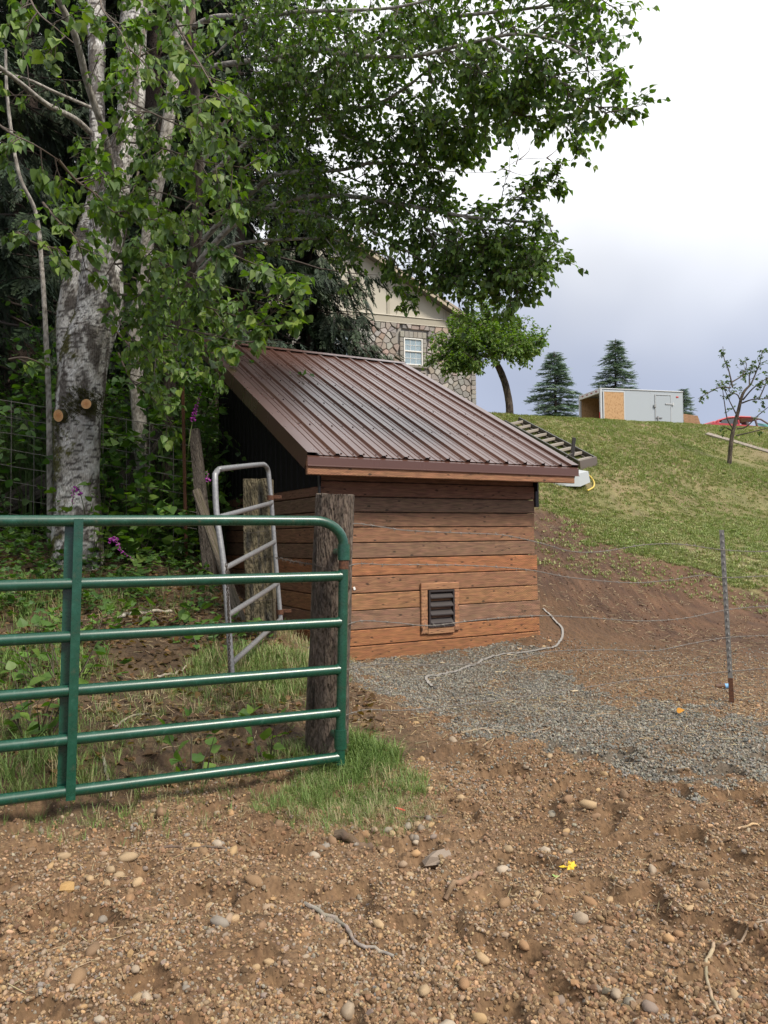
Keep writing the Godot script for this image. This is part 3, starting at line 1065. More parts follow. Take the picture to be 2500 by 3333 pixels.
func leaf_mesh(wid: float, fold: float, bend: float, teeth: bool) -> ArrayMesh:
	# one leaf of length 1 along +y, its upper face +z, stalk at the origin
	var rows := [[0.0, 0.0], [0.12, 0.0], [0.22, 0.62], [0.4, 1.0], [0.6, 0.86], [0.8, 0.46], [1.0, 0.0]]
	var mb := MB.new()
	var l := []
	var mid := []
	var r := []
	for e in rows:
		var y: float = e[0]
		var w: float = e[1] * wid * 0.5
		if teeth and e[1] > 0.4:
			w *= 1.08
		var z := -bend * y * y
		mid.append(Vector3(0, y, z))
		l.append(Vector3(-w, y - 0.02, z + fold * w))
		r.append(Vector3(w, y - 0.02, z + fold * w))
	var st := 0.012
	mb.poly([Vector3(-st, 0, 0), Vector3(st, 0, 0), mid[1]], Color(0.8, 0.9, 0.6))
	for k in range(1, 6):
		for s in 2:
			var o: Array = l if s == 0 else r
			var ps: Array
			if k == 1:
				ps = [mid[1], mid[2], o[2]]
			elif k == 5:
				ps = [mid[5], mid[6], o[5]]
			else:
				ps = [mid[k], mid[k + 1], o[k + 1], o[k]]
			if s == 1:
				ps.reverse()
			mb.poly(ps, Color.WHITE)
	# soft normals over each half
	for k in mb.n.size():
		mb.n[k] = (mb.n[k] + Vector3(0, 0, 0.6)).normalized() if mb.n[k].z > 0 else (mb.n[k] - Vector3(0, 0, 0.6)).normalized()
	return mb.mesh(M.leaf)

func lobed_mesh(points: int) -> ArrayMesh:
	# a lobed leaf lying flat-ish, stalk at the origin
	var mb := MB.new()
	var ring := []
	for k in points * 2:
		var a := lerpf(-2.5, 2.5, k / float(points * 2 - 1))
		var r := (0.56 if k % 2 == 0 else 0.36) * (1.0 - 0.22 * absf(a) / 2.5)
		ring.append(Vector3(sin(a) * r, 0.38 + cos(a) * r, -0.12 * absf(sin(a)) + (0.05 if k % 2 == 0 else 0.0)))
	var c := Vector3(0, 0.3, 0.03)
	for k in ring.size() - 1:
		mb.poly([c, ring[k + 1], ring[k]], Color.WHITE)
	return mb.mesh(M.leaf)

func spray_mesh(kind: String) -> ArrayMesh:
	# conifer spray of length 1 along +y
	var r := RandomNumberGenerator.new()
	r.seed = 4 if kind == "cedar" else 9
	var mb := MB.new()
	var n := 13 if kind == "cedar" else 17
	for k in n:
		var t := 0.08 + 0.92 * k / (n - 1.0)
		for s in [-1.0, 1.0]:
			var ln := (0.34 if kind == "cedar" else 0.2) * (1.0 - t * 0.75) * r.randf_range(0.7, 1.2)
			var a := r.randf_range(0.5, 0.8) if kind == "cedar" else r.randf_range(0.85, 1.2)
			var o := Vector3(0, t * 0.92, -0.12 * t * t)
			var tip := o + Vector3(s * sin(a) * ln, cos(a) * ln, -0.35 * ln * r.randf_range(-0.2, 1.0))
			var w := (0.034 if kind == "cedar" else 0.028)
			var m := o.lerp(tip, 0.55)
			mb.poly([o + Vector3(0, -w * 0.5, 0), m + Vector3(s * w * 0.3, -w, r.randf_range(-0.01, 0.01)), tip, m + Vector3(-s * w * 0.3, w, 0.01)], Color.WHITE * r.randf_range(0.8, 1.15))
	mb.poly([Vector3(-0.008, 0, 0), Vector3(0.008, 0, 0), Vector3(0, 1.0, -0.12)], Color(0.6, 0.5, 0.4))
	return mb.mesh(M.needle)

func tuft_mesh(n: int, seed_: int, wid: float, lean: float) -> ArrayMesh:
	# a tuft of grass one unit tall
	var r := RandomNumberGenerator.new()
	r.seed = seed_
	var mb := MB.new()
	for k in n:
		var a := r.randf() * TAU
		var o := Vector3(cos(a), 0, sin(a)) * r.randf() * 0.16
		var d := Vector3(cos(a + r.randf_range(-0.8, 0.8)), 0, sin(a + r.randf_range(-0.8, 0.8)))
		var hgt := r.randf_range(0.5, 1.0)
		var ln := r.randf_range(0.2, 1.0) * lean
		var side := d.cross(Vector3.UP).normalized() * wid * r.randf_range(0.7, 1.2)
		var col := Color.WHITE * r.randf_range(0.75, 1.2)
		var p0 := o
		var p1 := o + Vector3(0, hgt * 0.5, 0) + d * ln * 0.2
		var p2 := o + Vector3(0, hgt * 0.85, 0) + d * ln * 0.55
		var p3 := o + Vector3(0, hgt * (1.0 - ln * 0.25), 0) + d * ln
		mb.poly([p0 - side, p0 + side, p1 + side * 0.9, p1 - side * 0.9], col)
		mb.poly([p1 - side * 0.9, p1 + side * 0.9, p2 + side * 0.6, p2 - side * 0.6], col)
		mb.poly([p2 - side * 0.6, p2 + side * 0.6, p3], col)
	return mb.mesh(M.blade)

func pebble_mesh(seed_: int, rough: float, flat: float, hard: bool) -> ArrayMesh:
	var f := FastNoiseLite.new()
	f.seed = seed_
	f.frequency = 0.8
	var sp := SphereMesh.new()
	sp.radius = 1.0
	sp.height = 2.0
	sp.radial_segments = 9 if not hard else 6
	sp.rings = 5 if not hard else 3
	var a := sp.get_mesh_arrays()
	var v: PackedVector3Array = a[Mesh.ARRAY_VERTEX]
	for k in v.size():
		var p := v[k]
		var q := p * (1.0 + f.get_noise_3dv(p * 1.4) * rough)
		if hard:
			q += Vector3(f.get_noise_3dv(p * 3.0), f.get_noise_3dv(p * 3.0 + Vector3(5, 0, 0)), f.get_noise_3dv(p * 3.0 + Vector3(0, 9, 0))) * 0.35
		v[k] = Vector3(q.x, q.y * flat, q.z * 0.82)
	var st := SurfaceTool.new()
	var idx: PackedInt32Array = a[Mesh.ARRAY_INDEX]
	st.begin(Mesh.PRIMITIVE_TRIANGLES)
	st.set_smooth_group(-1 if hard else 0)
	# weld by position so that the stone has no seam
	for k in idx:
		st.set_smooth_group(-1 if hard else 0)
		st.set_color(Color.WHITE)
		st.add_vertex(v[k].snapped(Vector3.ONE * 0.0001))
	st.generate_normals()
	st.index()
	var m := st.commit()
	m.surface_set_material(0, M.stone)
	return m

func leaf_basis(along: Vector3, face: Vector3, size: float) -> Basis:
	var y := along.normalized()
	var z := (face - y * face.dot(y)).normalized()
	if z.length() < 0.1:
		z = y.cross(Vector3.RIGHT).normalized()
	return Basis(y.cross(z), y, z) * Basis.from_scale(Vector3(size, size, size))

# ---- leafy branches -------------------------------------------------------
func twig_with_leaves(tw: MB, cp: Copies, p: Vector3, d: Vector3, ln: float, gap: float, size: float, cols: Array, droop: float, r0: float) -> void:
	var n := maxi(3, int(ln / gap))
	var q := p
	var dir := d.normalized()
	var path := [p]
	for k in n:
		dir = (dir + Vector3(rf(-0.16, 0.16), rf(-0.12, 0.12) - droop * 0.16, rf(-0.16, 0.16))).normalized()
		q += dir * ln / n
		path.append(q)
		var side := dir.cross(Vector3.UP)
		if side.length() < 0.1:
			side = Vector3.RIGHT
		side = side.normalized() * (1.0 if k % 2 == 0 else -1.0)
		var al := (dir * rf(0.2, 0.7) + side * rf(0.3, 0.9) + Vector3(0, -droop * rf(0.2, 1.1), 0) + rv() * 0.25).normalized()
		var face := (Vector3.UP + rv() * 0.75 + side * 0.2).normalized()
		var c: Color = cols[rng.randi() % cols.size()]
		cp.put(Transform3D(leaf_basis(al, face, size * rf(0.5, 1.3)), q), vary(c, 0.3))
	cp.put(Transform3D(leaf_basis(dir + Vector3(0, -droop * 0.5, 0), Vector3.UP + rv() * 0.5, size * rf(0.7, 1.1)), q), vary(cols[rng.randi() % cols.size()], 0.2))
	var rr := []
	for k in path.size():
		rr.append(lerpf(r0, 0.0011, float(k) / (path.size() - 1)))
	tw.tube(path, rr, 4, Color(0.085, 0.065, 0.05), false)

func foliate(tw: MB, cp: Copies, path: Array, t0: float, n: int, ln: float, kids: int, size: float, cols: Array, droop: float, gap: float = 0.05) -> void:
	# side branches along a limb, each with leafy twigs
	for k in n:
		var t := lerpf(t0, 1.0, (k + rng.randf()) / n)
		var f := t * (path.size() - 1)
		var i := mini(int(f), path.size() - 2)
		var p: Vector3 = path[i].lerp(path[i + 1], f - i)
		var tan: Vector3 = (path[i + 1] - path[i]).normalized()
		var w := rv()
		w = (w - tan * w.dot(tan)).normalized()
		w.y = w.y * 0.75
		var l := ln * rf(0.5, 1.15) * (1.0 - 0.35 * t)
		var d := (tan * rf(0.35, 0.9) + w).normalized()
		var sub := [p]
		var q := p
		for j in 5:
			d = (d + rv() * 0.16 + Vector3(0, -droop * 0.07, 0)).normalized()
			q += d * l / 5.0
			sub.append(q)
		tw.tube(sub, [0.0065, 0.0052, 0.0042, 0.0034, 0.0026, 0.0018], 5, Color(0.1, 0.08, 0.065), false)
		for j in kids:
			var ft := rf(0.15, 1.0) * 5.0
			var ji := mini(int(ft), 4)
			var pp: Vector3 = sub[ji].lerp(sub[ji + 1], ft - ji)
			var td: Vector3 = (sub[ji + 1] - sub[ji]).normalized()
			twig_with_leaves(tw, cp, pp, td * rf(0.3, 1.0) + rv() * 0.75, l * rf(0.28, 0.6), gap, size, cols, droop, 0.0024)

func trunk_mesh(pts: Array, rad: Array, org: Vector3, kind: String, seed_: int, step: float, sides: int) -> ArrayMesh:
	var f := FastNoiseLite.new()
	f.seed = seed_
	f.frequency = 1.0
	f.fractal_octaves = 3
	var cv := curve(pts, step)
	var m := cv.size()
	var mb := MB.new()
	var side := Vector3.RIGHT
	var total := 0.0
	for i in range(1, m):
		total += cv[i].distance_to(cv[i - 1])
	var along := 0.0
	for i in m:
		var t: Vector3 = (cv[mini(i + 1, m - 1)] - cv[maxi(i - 1, 0)]).normalized()
		side = (side - t * side.dot(t)).normalized()
		var bi := side.cross(t)
		if i > 0:
			along += cv[i].distance_to(cv[i - 1])
		var fr := along / total * (rad.size() - 1)
		var ri := mini(int(fr), rad.size() - 2)
		var r: float = lerpf(rad[ri], rad[ri + 1], fr - ri)
		for k in sides + 1:
			var a := TAU * (k % sides) / sides
			var d := side * cos(a) + bi * sin(a)
			var p: Vector3 = cv[i] + d * r
			var s := 1.0 / maxf(r, 0.03)
			var lump := f.get_noise_3d(p.x * 5.0, p.y * 2.0, p.z * 5.0)
			var rr := r * (1.0 + lump * 0.09)
			var col: Color
			if kind == "birch":
				var big := f.get_noise_3d(p.x * 4.0 + 20.0, p.y * 3.0, p.z * 4.0)
				var ring := f.get_noise_3d(p.x * 6.0, p.y * 52.0, p.z * 6.0)
				var fine := f.get_noise_3d(p.x * 30.0, p.y * 34.0, p.z * 30.0)
				col = Color(0.33, 0.315, 0.29).lerp(Color(0.64, 0.63, 0.61), clampf(0.6 + big * 1.6 + fine * 0.6, 0, 1))
				col = col.lerp(Color(0.3, 0.275, 0.24), smoothstep(0.1, 0.35, f.get_noise_3d(p.x * 9.0 + 7.0, p.y * 7.0, p.z * 9.0) + fine * 0.3) * 0.7)
				col = col.lerp(Color(0.035, 0.028, 0.024), smoothstep(0.2, 0.32, ring) * 0.88)
				var plate := smoothstep(0.06, 0.22, f.get_noise_3d(p.x * 6.0, p.y * 2.2 + 40.0, p.z * 6.0) + fine * 0.35)
				col = col.lerp(Color(0.06, 0.048, 0.04), plate * 0.85)
				rr += plate * 0.004 + fine * 0.0025
				var mossy := f.get_noise_3d(p.x * 3.0 + 60.0, p.y * 2.2, p.z * 3.0) + fine * 0.3 + (-d.x) * 0.42 - absf(p.y - 1.7) * 0.2 + 0.06
				var mk := smoothstep(0.18, 0.3, mossy)
				col = col.lerp(Color(0.05, 0.045, 0.013).lerp(Color(0.1, 0.1, 0.025), clampf(0.5 + fine * 1.4, 0, 1)), mk)
				rr += mk * (0.008 + fine * 0.012)
			elif kind == "limb":
				var ring2 := f.get_noise_3d(p.x * 14.0, p.y * 14.0, p.z * 14.0)
				col = Color(0.26, 0.24, 0.21).lerp(Color(0.5, 0.47, 0.43), clampf(0.5 + ring2 * 1.6, 0, 1))
				col = col.lerp(Color(0.06, 0.05, 0.04), smoothstep(0.15, 0.4, f.get_noise_3d(p.x * 30.0, p.y * 30.0, p.z * 30.0)) * 0.7)
			else:
				var g2 := f.get_noise_3d(p.x * 22.0, p.y * 4.0, p.z * 22.0)
				col = Color(0.035, 0.026, 0.02).lerp(Color(0.14, 0.11, 0.085), clampf(0.5 + g2 * 1.3, 0, 1))
				rr += g2 * 0.006 * clampf(r * 10.0, 0.2, 1.0)
			mb.put(cv[i] + d * rr - org, d, Vector2(float(k) / sides * 2.0, along), col)
	for i in m - 1:
		for k in sides:
			var a := i * (sides + 1) + k
			var e := a + sides + 1
			mb.ix.append_array(PackedInt32Array([a, a + 1, e, a + 1, e + 1, e]))
	var fcap := []
	for k in sides:
		fcap.append(mb.v[(m - 1) * (sides + 1) + k])
	fcap.reverse()
	mb.poly(fcap, Color(0.25, 0.2, 0.14))
	return mb.mesh()

func finish_crown(t: Node3D, tw: MB, cp: Copies, lm: Mesh, most: int) -> void:
	# the leaves that show largest become parts, the rest one crown
	var so := part(t, "twigs", tw.mesh(), M.paint, -t.position)
	so.set_meta("kind", "stuff")
	var order := []
	var eye := Vector3(0, 1.3, 0)
	for k in cp.size():
		var p := cp.place(k).origin
		var d := p - eye
		if d.z < -1.0 and absf(d.x / d.z) < 0.5 and d.y / -d.z < 0.72:
			order.append([d.length(), k])
	order.sort_custom(func(a, b): return a[0] < b[0] or (a[0] == b[0] and a[1] < b[1]))
	var skip := {}
	var tints := []
	for k in 6:
		var mm := M.leaf.duplicate() as StandardMaterial3D
		tints.append(mm)
	var groups := {}
	for k in mini(most, order.size()):
		var id: int = order[k][1]
		skip[id] = true
		var c := cp.tint(id)
		var b := clampi(int((c.g - 0.08) / 0.04), 0, 5)
		tints[b].albedo_color = lin(c.r, c.g, c.b)
		var o := part(t, "leaf", lm, tints[b])
		var tr := cp.place(id)
		tr.origin -= t.position
		o.transform = tr
	# two habits of leaf, flat and curled
	for half in 2:
		var sk := skip.duplicate()
		for k in cp.size():
			if (k % 5 < 3) == (half == 0):
				sk[k] = true
		var mi := stuff(t, "crown", cp, lm if half == 0 else meshes.curled, sk)
		mi.position = -t.position
	print(t.name, " leaves ", cp.size())


func limb(t: Node3D, pts: Array, r0: float, r1: float, seed_: int, kind: String = "limb") -> Array:
	var o := part(t, "limb", trunk_mesh(pts, [r0, lerpf(r0, r1, 0.45), r1], t.position, kind, seed_, 0.04, 12), M.bark)
	return curve(pts, 0.06)

func build_birches() -> void:
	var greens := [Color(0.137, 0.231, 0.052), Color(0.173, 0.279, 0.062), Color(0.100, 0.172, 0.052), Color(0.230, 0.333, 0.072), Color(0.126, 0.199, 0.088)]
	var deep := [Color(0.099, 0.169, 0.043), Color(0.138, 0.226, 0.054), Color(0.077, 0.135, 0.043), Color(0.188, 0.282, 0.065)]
	var lm := leaf_mesh(0.74, 0.3, 0.16, true)
	meshes.leaf = lm
	meshes.curled = leaf_mesh(0.62, 0.55, 0.42, true)
	# near birch: two stems grown together
	var bp: Vector3 = on_ground(Vector3(-3.192, 1.042, -8), -0.15)
	var t := thing("birch_tree", "white-barked twin-stemmed birch with mossy foot and two sawn stubs", "tree", bp)
	part(t, "trunk", trunk_mesh([bp, Vector3(-3.223, 1.491, -8.05), Vector3(-3.218, 2.137, -8.03), Vector3(-3.189, 2.716, -8), Vector3(-3.107, 3.3, -8), Vector3(-2.972, 3.756, -8), Vector3(-2.929, 4.411, -8), Vector3(-2.813, 5.069, -8), Vector3(-2.658, 5.797, -8), Vector3(-2.64, 6.564, -8), Vector3(-2.588, 7.269, -8), Vector3(-2.542, 8.851, -8.1)], [0.275, 0.225, 0.22, 0.236, 0.225, 0.175, 0.14, 0.132, 0.14, 0.142, 0.135, 0.11], bp, "birch", 5, 0.022, 72), M.bark)
	part(t, "trunk", trunk_mesh([Vector3(-3.286, 2.406, -8.1), Vector3(-3.287, 3.178, -8.03), Vector3(-3.283, 3.759, -8), Vector3(-3.169, 4.433, -8.05), Vector3(-3.058, 5.142, -8.15), Vector3(-3.086, 5.923, -8.2), Vector3(-3.122, 7.044, -8.25), Vector3(-3.188, 9.043, -8.3)], [0.13, 0.135, 0.108, 0.075, 0.078, 0.1, 0.095, 0.08], bp, "birch", 6, 0.022, 56), M.bark)
	for e in [[Vector3(-3.305, 2.572, -7.76), Vector3(-0.35, -0.15, 0.93), 0.062, 0.09], [Vector3(-2.998, 2.678, -7.7), Vector3(0.08, 0.0, 1.0), 0.05, 0.06]]:
		var dv: Vector3 = e[1].normalized()
		var p: Vector3 = e[0] - bp
		var mb := MB.new()
		mb.tube([p - dv * 0.16, p - dv * 0.03, p], [e[2] * 1.25, e[2] * 1.08, e[2]], 22, Color(0.06, 0.055, 0.025), false)
		var so := part(t, "sawn_stub", mb.mesh(), M.bark)
		var fc := MB.new()
		var sx := dv.cross(Vector3.UP).normalized()
		var sy := sx.cross(dv)
		for ring in 4:
			for k in 22:
				var a0 := TAU * k / 22.0
				var a1 := TAU * (k + 1) / 22.0
				var ra: float = e[2] * ring / 4.0
				var rb: float = e[2] * (ring + 1) / 4.0
				var col := Color(0.52, 0.23, 0.085).lerp(Color(0.62, 0.36, 0.16), ring / 3.0) * rf(0.88, 1.1)
				if ring == 0:
					fc.poly([p + dv * 0.002, p + dv * 0.002 + (sx * cos(a1) + sy * sin(a1)) * rb, p + dv * 0.002 + (sx * cos(a0) + sy * sin(a0)) * rb], col)
				else:
					fc.poly([p + dv * 0.002 + (sx * cos(a0) + sy * sin(a0)) * ra, p + dv * 0.002 + (sx * cos(a1) + sy * sin(a1)) * ra, p + dv * 0.002 + (sx * cos(a1) + sy * sin(a1)) * rb, p + dv * 0.002 + (sx * cos(a0) + sy * sin(a0)) * rb], col)
		part(so, "cut_face", fc.mesh(), M.paint)
	# moss cushions round the stubs
	var moss := Copies.new()
	for k in 700:
		var ctr: Vector3 = [Vector3(-3.019, 2.697, -7.755), Vector3(-2.931, 2.675, -7.78), Vector3(-3.202, 2.63, -7.775), Vector3(-3.283, 2.432, -7.82), Vector3(-3.116, 2.736, -7.755)][k % 5]
		var q := ctr + Vector3(rf(-0.1, 0.1), rf(-0.13, 0.13), rf(-0.02, 0.02))
		moss.put(Transform3D(Basis.from_euler(rv() * 0.9 + Vector3(1.2, 0, 0)) * Basis.from_scale(Vector3.ONE * rf(0.02, 0.04)), q), vary(Color(0.075, 0.075, 0.018), 0.4))
	var mo := stuff(t, "moss", moss, tuft_mesh(9, 88, 0.05, 0.9))
	mo.position = -bp
	var tw := MB.new()
	var cp := Copies.new()
	var s := 0.072
	# bare grey limb that sweeps up across the trunk, and limbs to the left
	var a := limb(t, [Vector3(-2.775, 4.943, -7.8), Vector3(-2.711, 5.108, -7.55), Vector3(-2.7, 5.282, -7.35), Vector3(-2.719, 5.472, -7.1), Vector3(-2.725, 5.587, -6.95), Vector3(-2.711, 5.694, -6.8), Vector3(-2.705, 5.814, -6.6), Vector3(-2.756, 5.947, -6.4), Vector3(-2.76, 6.09, -6.2)], 0.036, 0.026, 31)
	foliate(tw, cp, a, 0.45, 6, 0.6, 3, s, greens, 0.5)
	a = limb(t, [Vector3(-3.089, 5.635, -8), Vector3(-3.096, 5.562, -7.6), Vector3(-3.198, 5.481, -7.2), Vector3(-3.32, 5.519, -6.9), Vector3(-3.447, 5.545, -6.6)], 0.032, 0.018, 32)
	foliate(tw, cp, a, 0.3, 4, 0.5, 3, s, greens, 0.6)
	a = limb(t, [Vector3(-3.076, 5.901, -8), Vector3(-3.197, 5.714, -7.4), Vector3(-3.359, 5.671, -7.1), Vector3(-3.603, 5.623, -6.9)], 0.018, 0.01, 33)
	foliate(tw, cp, a, 0.2, 4, 0.4, 2, s, greens, 0.6)
	a = limb(t, [on_ground(Vector3(-3.701, 1.641, -8.5), -0.1), Vector3(-3.701, 2.696, -8.45), Vector3(-3.718, 3.541, -8.4), Vector3(-3.717, 4.194, -8.3), Vector3(-3.743, 4.833, -8.2), Vector3(-3.843, 5.212, -8), Vector3(-3.913, 5.918, -7.9), Vector3(-3.89, 6.413, -7.8)], 0.036, 0.014, 34)
	foliate(tw, cp, a, 0.4, 3, 0.4, 2, s, greens, 0.6)
	# leafy shoots hanging in front of and beside the trunk: [points, side shoots, length, twigs, leaf size]
	var shoots := [
		[[Vector3(-2.07, 6.224, -6.6), Vector3(-1.632, 5.402, -5.9), Vector3(-1.317, 4.759, -5.4), Vector3(-1.078, 4.267, -5.1), Vector3(-0.945, 4.021, -5)], 12, 0.5, 4],
		[[Vector3(-2.571, 5.789, -7.7), Vector3(-1.934, 5.008, -6.6), Vector3(-1.513, 4.569, -6), Vector3(-1.184, 4.302, -5.6), Vector3(-0.966, 4.126, -5.4)], 10, 0.5, 4],
		[[Vector3(-2.599, 5.321, -7.6), Vector3(-1.934, 4.734, -6.6), Vector3(-1.465, 4.319, -6), Vector3(-1.113, 4.118, -5.7), Vector3(-0.888, 4.021, -5.6)], 10, 0.45, 4],
		[[Vector3(-2.664, 4.928, -7.7), Vector3(-2.048, 4.444, -6.8), Vector3(-1.565, 4.062, -6.2), Vector3(-1.249, 3.78, -5.9)], 9, 0.45, 4],
		[[Vector3(-2.729, 4.653, -7.8), Vector3(-2.078, 4.135, -6.9), Vector3(-1.563, 3.847, -6.4), Vector3(-1.193, 3.587, -6.1), Vector3(-0.867, 3.388, -5.9)], 11, 0.45, 4],
		[[Vector3(-2.744, 4.14, -7.8), Vector3(-2.165, 3.875, -7), Vector3(-1.668, 3.572, -6.4), Vector3(-1.293, 3.338, -6.1), Vector3(-0.94, 3.196, -5.9), Vector3(-0.655, 3.036, -5.7)], 13, 0.45, 4],
		[[Vector3(-2.759, 3.821, -7.8), Vector3(-2.164, 3.559, -7), Vector3(-1.694, 3.341, -6.5), Vector3(-1.244, 3.113, -6.1), Vector3(-0.901, 2.926, -5.8), Vector3(-0.621, 2.913, -5.6)], 14, 0.42, 4],
		[[Vector3(-2.788, 3.594, -7.9), Vector3(-2.375, 3.374, -7.3), Vector3(-1.909, 3.187, -6.7), Vector3(-1.489, 3.007, -6.3), Vector3(-1.108, 2.836, -5.9), Vector3(-0.794, 2.758, -5.7)], 10, 0.4, 4],
		[[Vector3(-2.775, 3.661, -7.8), Vector3(-2.401, 3.243, -7.2), Vector3(-2.192, 3.073, -7), Vector3(-1.992, 2.883, -6.8)], 5, 0.4, 3],
		[[Vector3(-2.54, 6.206, -7.7), Vector3(-2.079, 5.81, -6.9), Vector3(-1.64, 5.494, -6.3), Vector3(-1.294, 5.127, -5.9)], 8, 0.5, 4],
		[[Vector3(-2.598, 6.585, -7), Vector3(-2.226, 5.578, -6), Vector3(-1.87, 4.967, -5.4), Vector3(-1.716, 4.635, -5.2)], 6, 0.4, 3],
		[[Vector3(-2.7, 5.628, -5.6), Vector3(-2.307, 4.869, -5), Vector3(-2.033, 4.516, -4.7), Vector3(-1.876, 4.35, -4.6)], 6, 0.35, 3],
		[[Vector3(-2.862, 4.391, -5.4), Vector3(-2.564, 4.123, -5.2), Vector3(-2.347, 3.983, -5.1), Vector3(-2.266, 3.976, -5.3)], 5, 0.32, 3],
		[[Vector3(-2.266, 3.976, -5.3), Vector3(-2.216, 3.917, -5.5), Vector3(-2.119, 3.871, -5.6), Vector3(-2.018, 3.774, -5.7), Vector3(-1.888, 3.744, -5.8)], 8, 0.3, 3],
		[[Vector3(-2.954, 4.252, -6.6), Vector3(-2.691, 3.961, -6.3), Vector3(-2.496, 3.764, -6.2), Vector3(-2.498, 3.58, -6.4)], 5, 0.3, 2],
		[[Vector3(-2.879, 3.739, -6), Vector3(-2.711, 3.624, -5.9), Vector3(-2.519, 3.574, -5.9)], 4, 0.28, 2],
		[[Vector3(-2.797, 3.493, -8), Vector3(-2.474, 3.189, -7.7), Vector3(-2.137, 3.045, -7.5), Vector3(-1.809, 2.869, -7.4)], 8, 0.45, 4],
		[[Vector3(-2.815, 3.289, -8.1), Vector3(-2.568, 2.928, -7.8), Vector3(-2.288, 2.7, -7.6), Vector3(-2.076, 2.436, -7.5)], 7, 0.45, 4],
		[[Vector3(-2.768, 4.184, -8.3), Vector3(-2.344, 3.979, -8), Vector3(-1.882, 3.78, -7.7), Vector3(-1.59, 3.438, -7.5)], 10, 0.5, 4],
		[[Vector3(-2.8, 3.906, -8.5), Vector3(-2.432, 3.57, -8.3), Vector3(-2.085, 3.355, -8), Vector3(-1.781, 3.206, -7.8)], 9, 0.5, 4],
		[[Vector3(-2.816, 5.449, -7.6), Vector3(-2.564, 4.715, -7), Vector3(-2.639, 4.325, -6.9), Vector3(-2.619, 4.023, -7)], 7, 0.4, 3],
		[[Vector3(-2.379, 4.907, -7.4), Vector3(-2.302, 4.322, -6.9), Vector3(-2.324, 3.943, -6.8), Vector3(-2.553, 3.644, -6.9)], 7, 0.4, 3],
		[[Vector3(-2.258, 6.188, -7.2), Vector3(-2.15, 5.367, -6.6), Vector3(-2.189, 4.898, -6.4), Vector3(-2.329, 4.686, -6.5)], 8, 0.45, 3],
		[[Vector3(-3.338, 2.924, -6.8), Vector3(-3.127, 2.912, -6.7), Vector3(-3.024, 2.86, -6.9)], 2, 0.25, 2]]
	for e in shoots:
		var path := curve(e[0], 0.06)
		var rr := []
		for k in path.size():
			rr.append(lerpf(0.012, 0.003, float(k) / path.size()))
		tw.tube(path, rr, 6, Color(0.11, 0.085, 0.065), false)
		foliate(tw, cp, path, 0.2, int(e[1] * 1.3), e[2], e[3] + 2, s * 1.18, greens, 0.75)
	# young shoots round the foot
	for e in [[250, 1720, 8], [330, 1700, 8], [360, 1660, 7]]:
		var p0: Vector3 = on_ground(Vector3(-3.106, 1.068, -8.153)) + Vector3((e[0] - 300) * 0.0028, 0, rf(0.2, 0.4))
		for k in 4:
			twig_with_leaves(tw, cp, p0, Vector3(rf(-0.5, 0.5), 1.4, rf(-0.2, 0.5)), rf(0.5, 1.0), 0.1, 0.09, [Color(0.16, 0.27, 0.045), Color(0.12, 0.22, 0.04)], 0.25, 0.004)
	finish_crown(t, tw, cp, lm, 300)

	# rear birch: thinner stems, long limbs reaching right over the shed
	var b2 := gpos(-2.75, -9.0, -0.1)
	var t2 := thing("birch_tree", "leaner birch behind, its long limbs reaching out over the shed roof", "tree", b2)
	part(t2, "trunk", trunk_mesh([b2, Vector3(-2.928, 3.508, -9), Vector3(-2.819, 4.426, -9), Vector3(-2.765, 5.017, -9), Vector3(-2.597, 5.782, -8.95), Vector3(-2.463, 6.595, -8.9), Vector3(-2.334, 7.639, -8.8), Vector3(-2.289, 9.499, -8.8)], [0.1, 0.085, 0.08, 0.076, 0.072, 0.068, 0.064, 0.05], b2, "limb", 15, 0.03, 40), M.bark)
	part(t2, "trunk", trunk_mesh([b2 + Vector3(0.15, 0, -0.15), Vector3(-2.574, 3.577, -9.3), Vector3(-2.31, 4.715, -9.3), Vector3(-2.228, 5.435, -9.2), Vector3(-2.221, 6.332, -9.1), Vector3(-2.269, 7.555, -9), Vector3(-2.285, 9.685, -9)], [0.09, 0.075, 0.07, 0.066, 0.062, 0.055, 0.045], b2, "bark", 16, 0.03, 40), M.bark)
	var tw2 := MB.new()
	var cp2 := Copies.new()
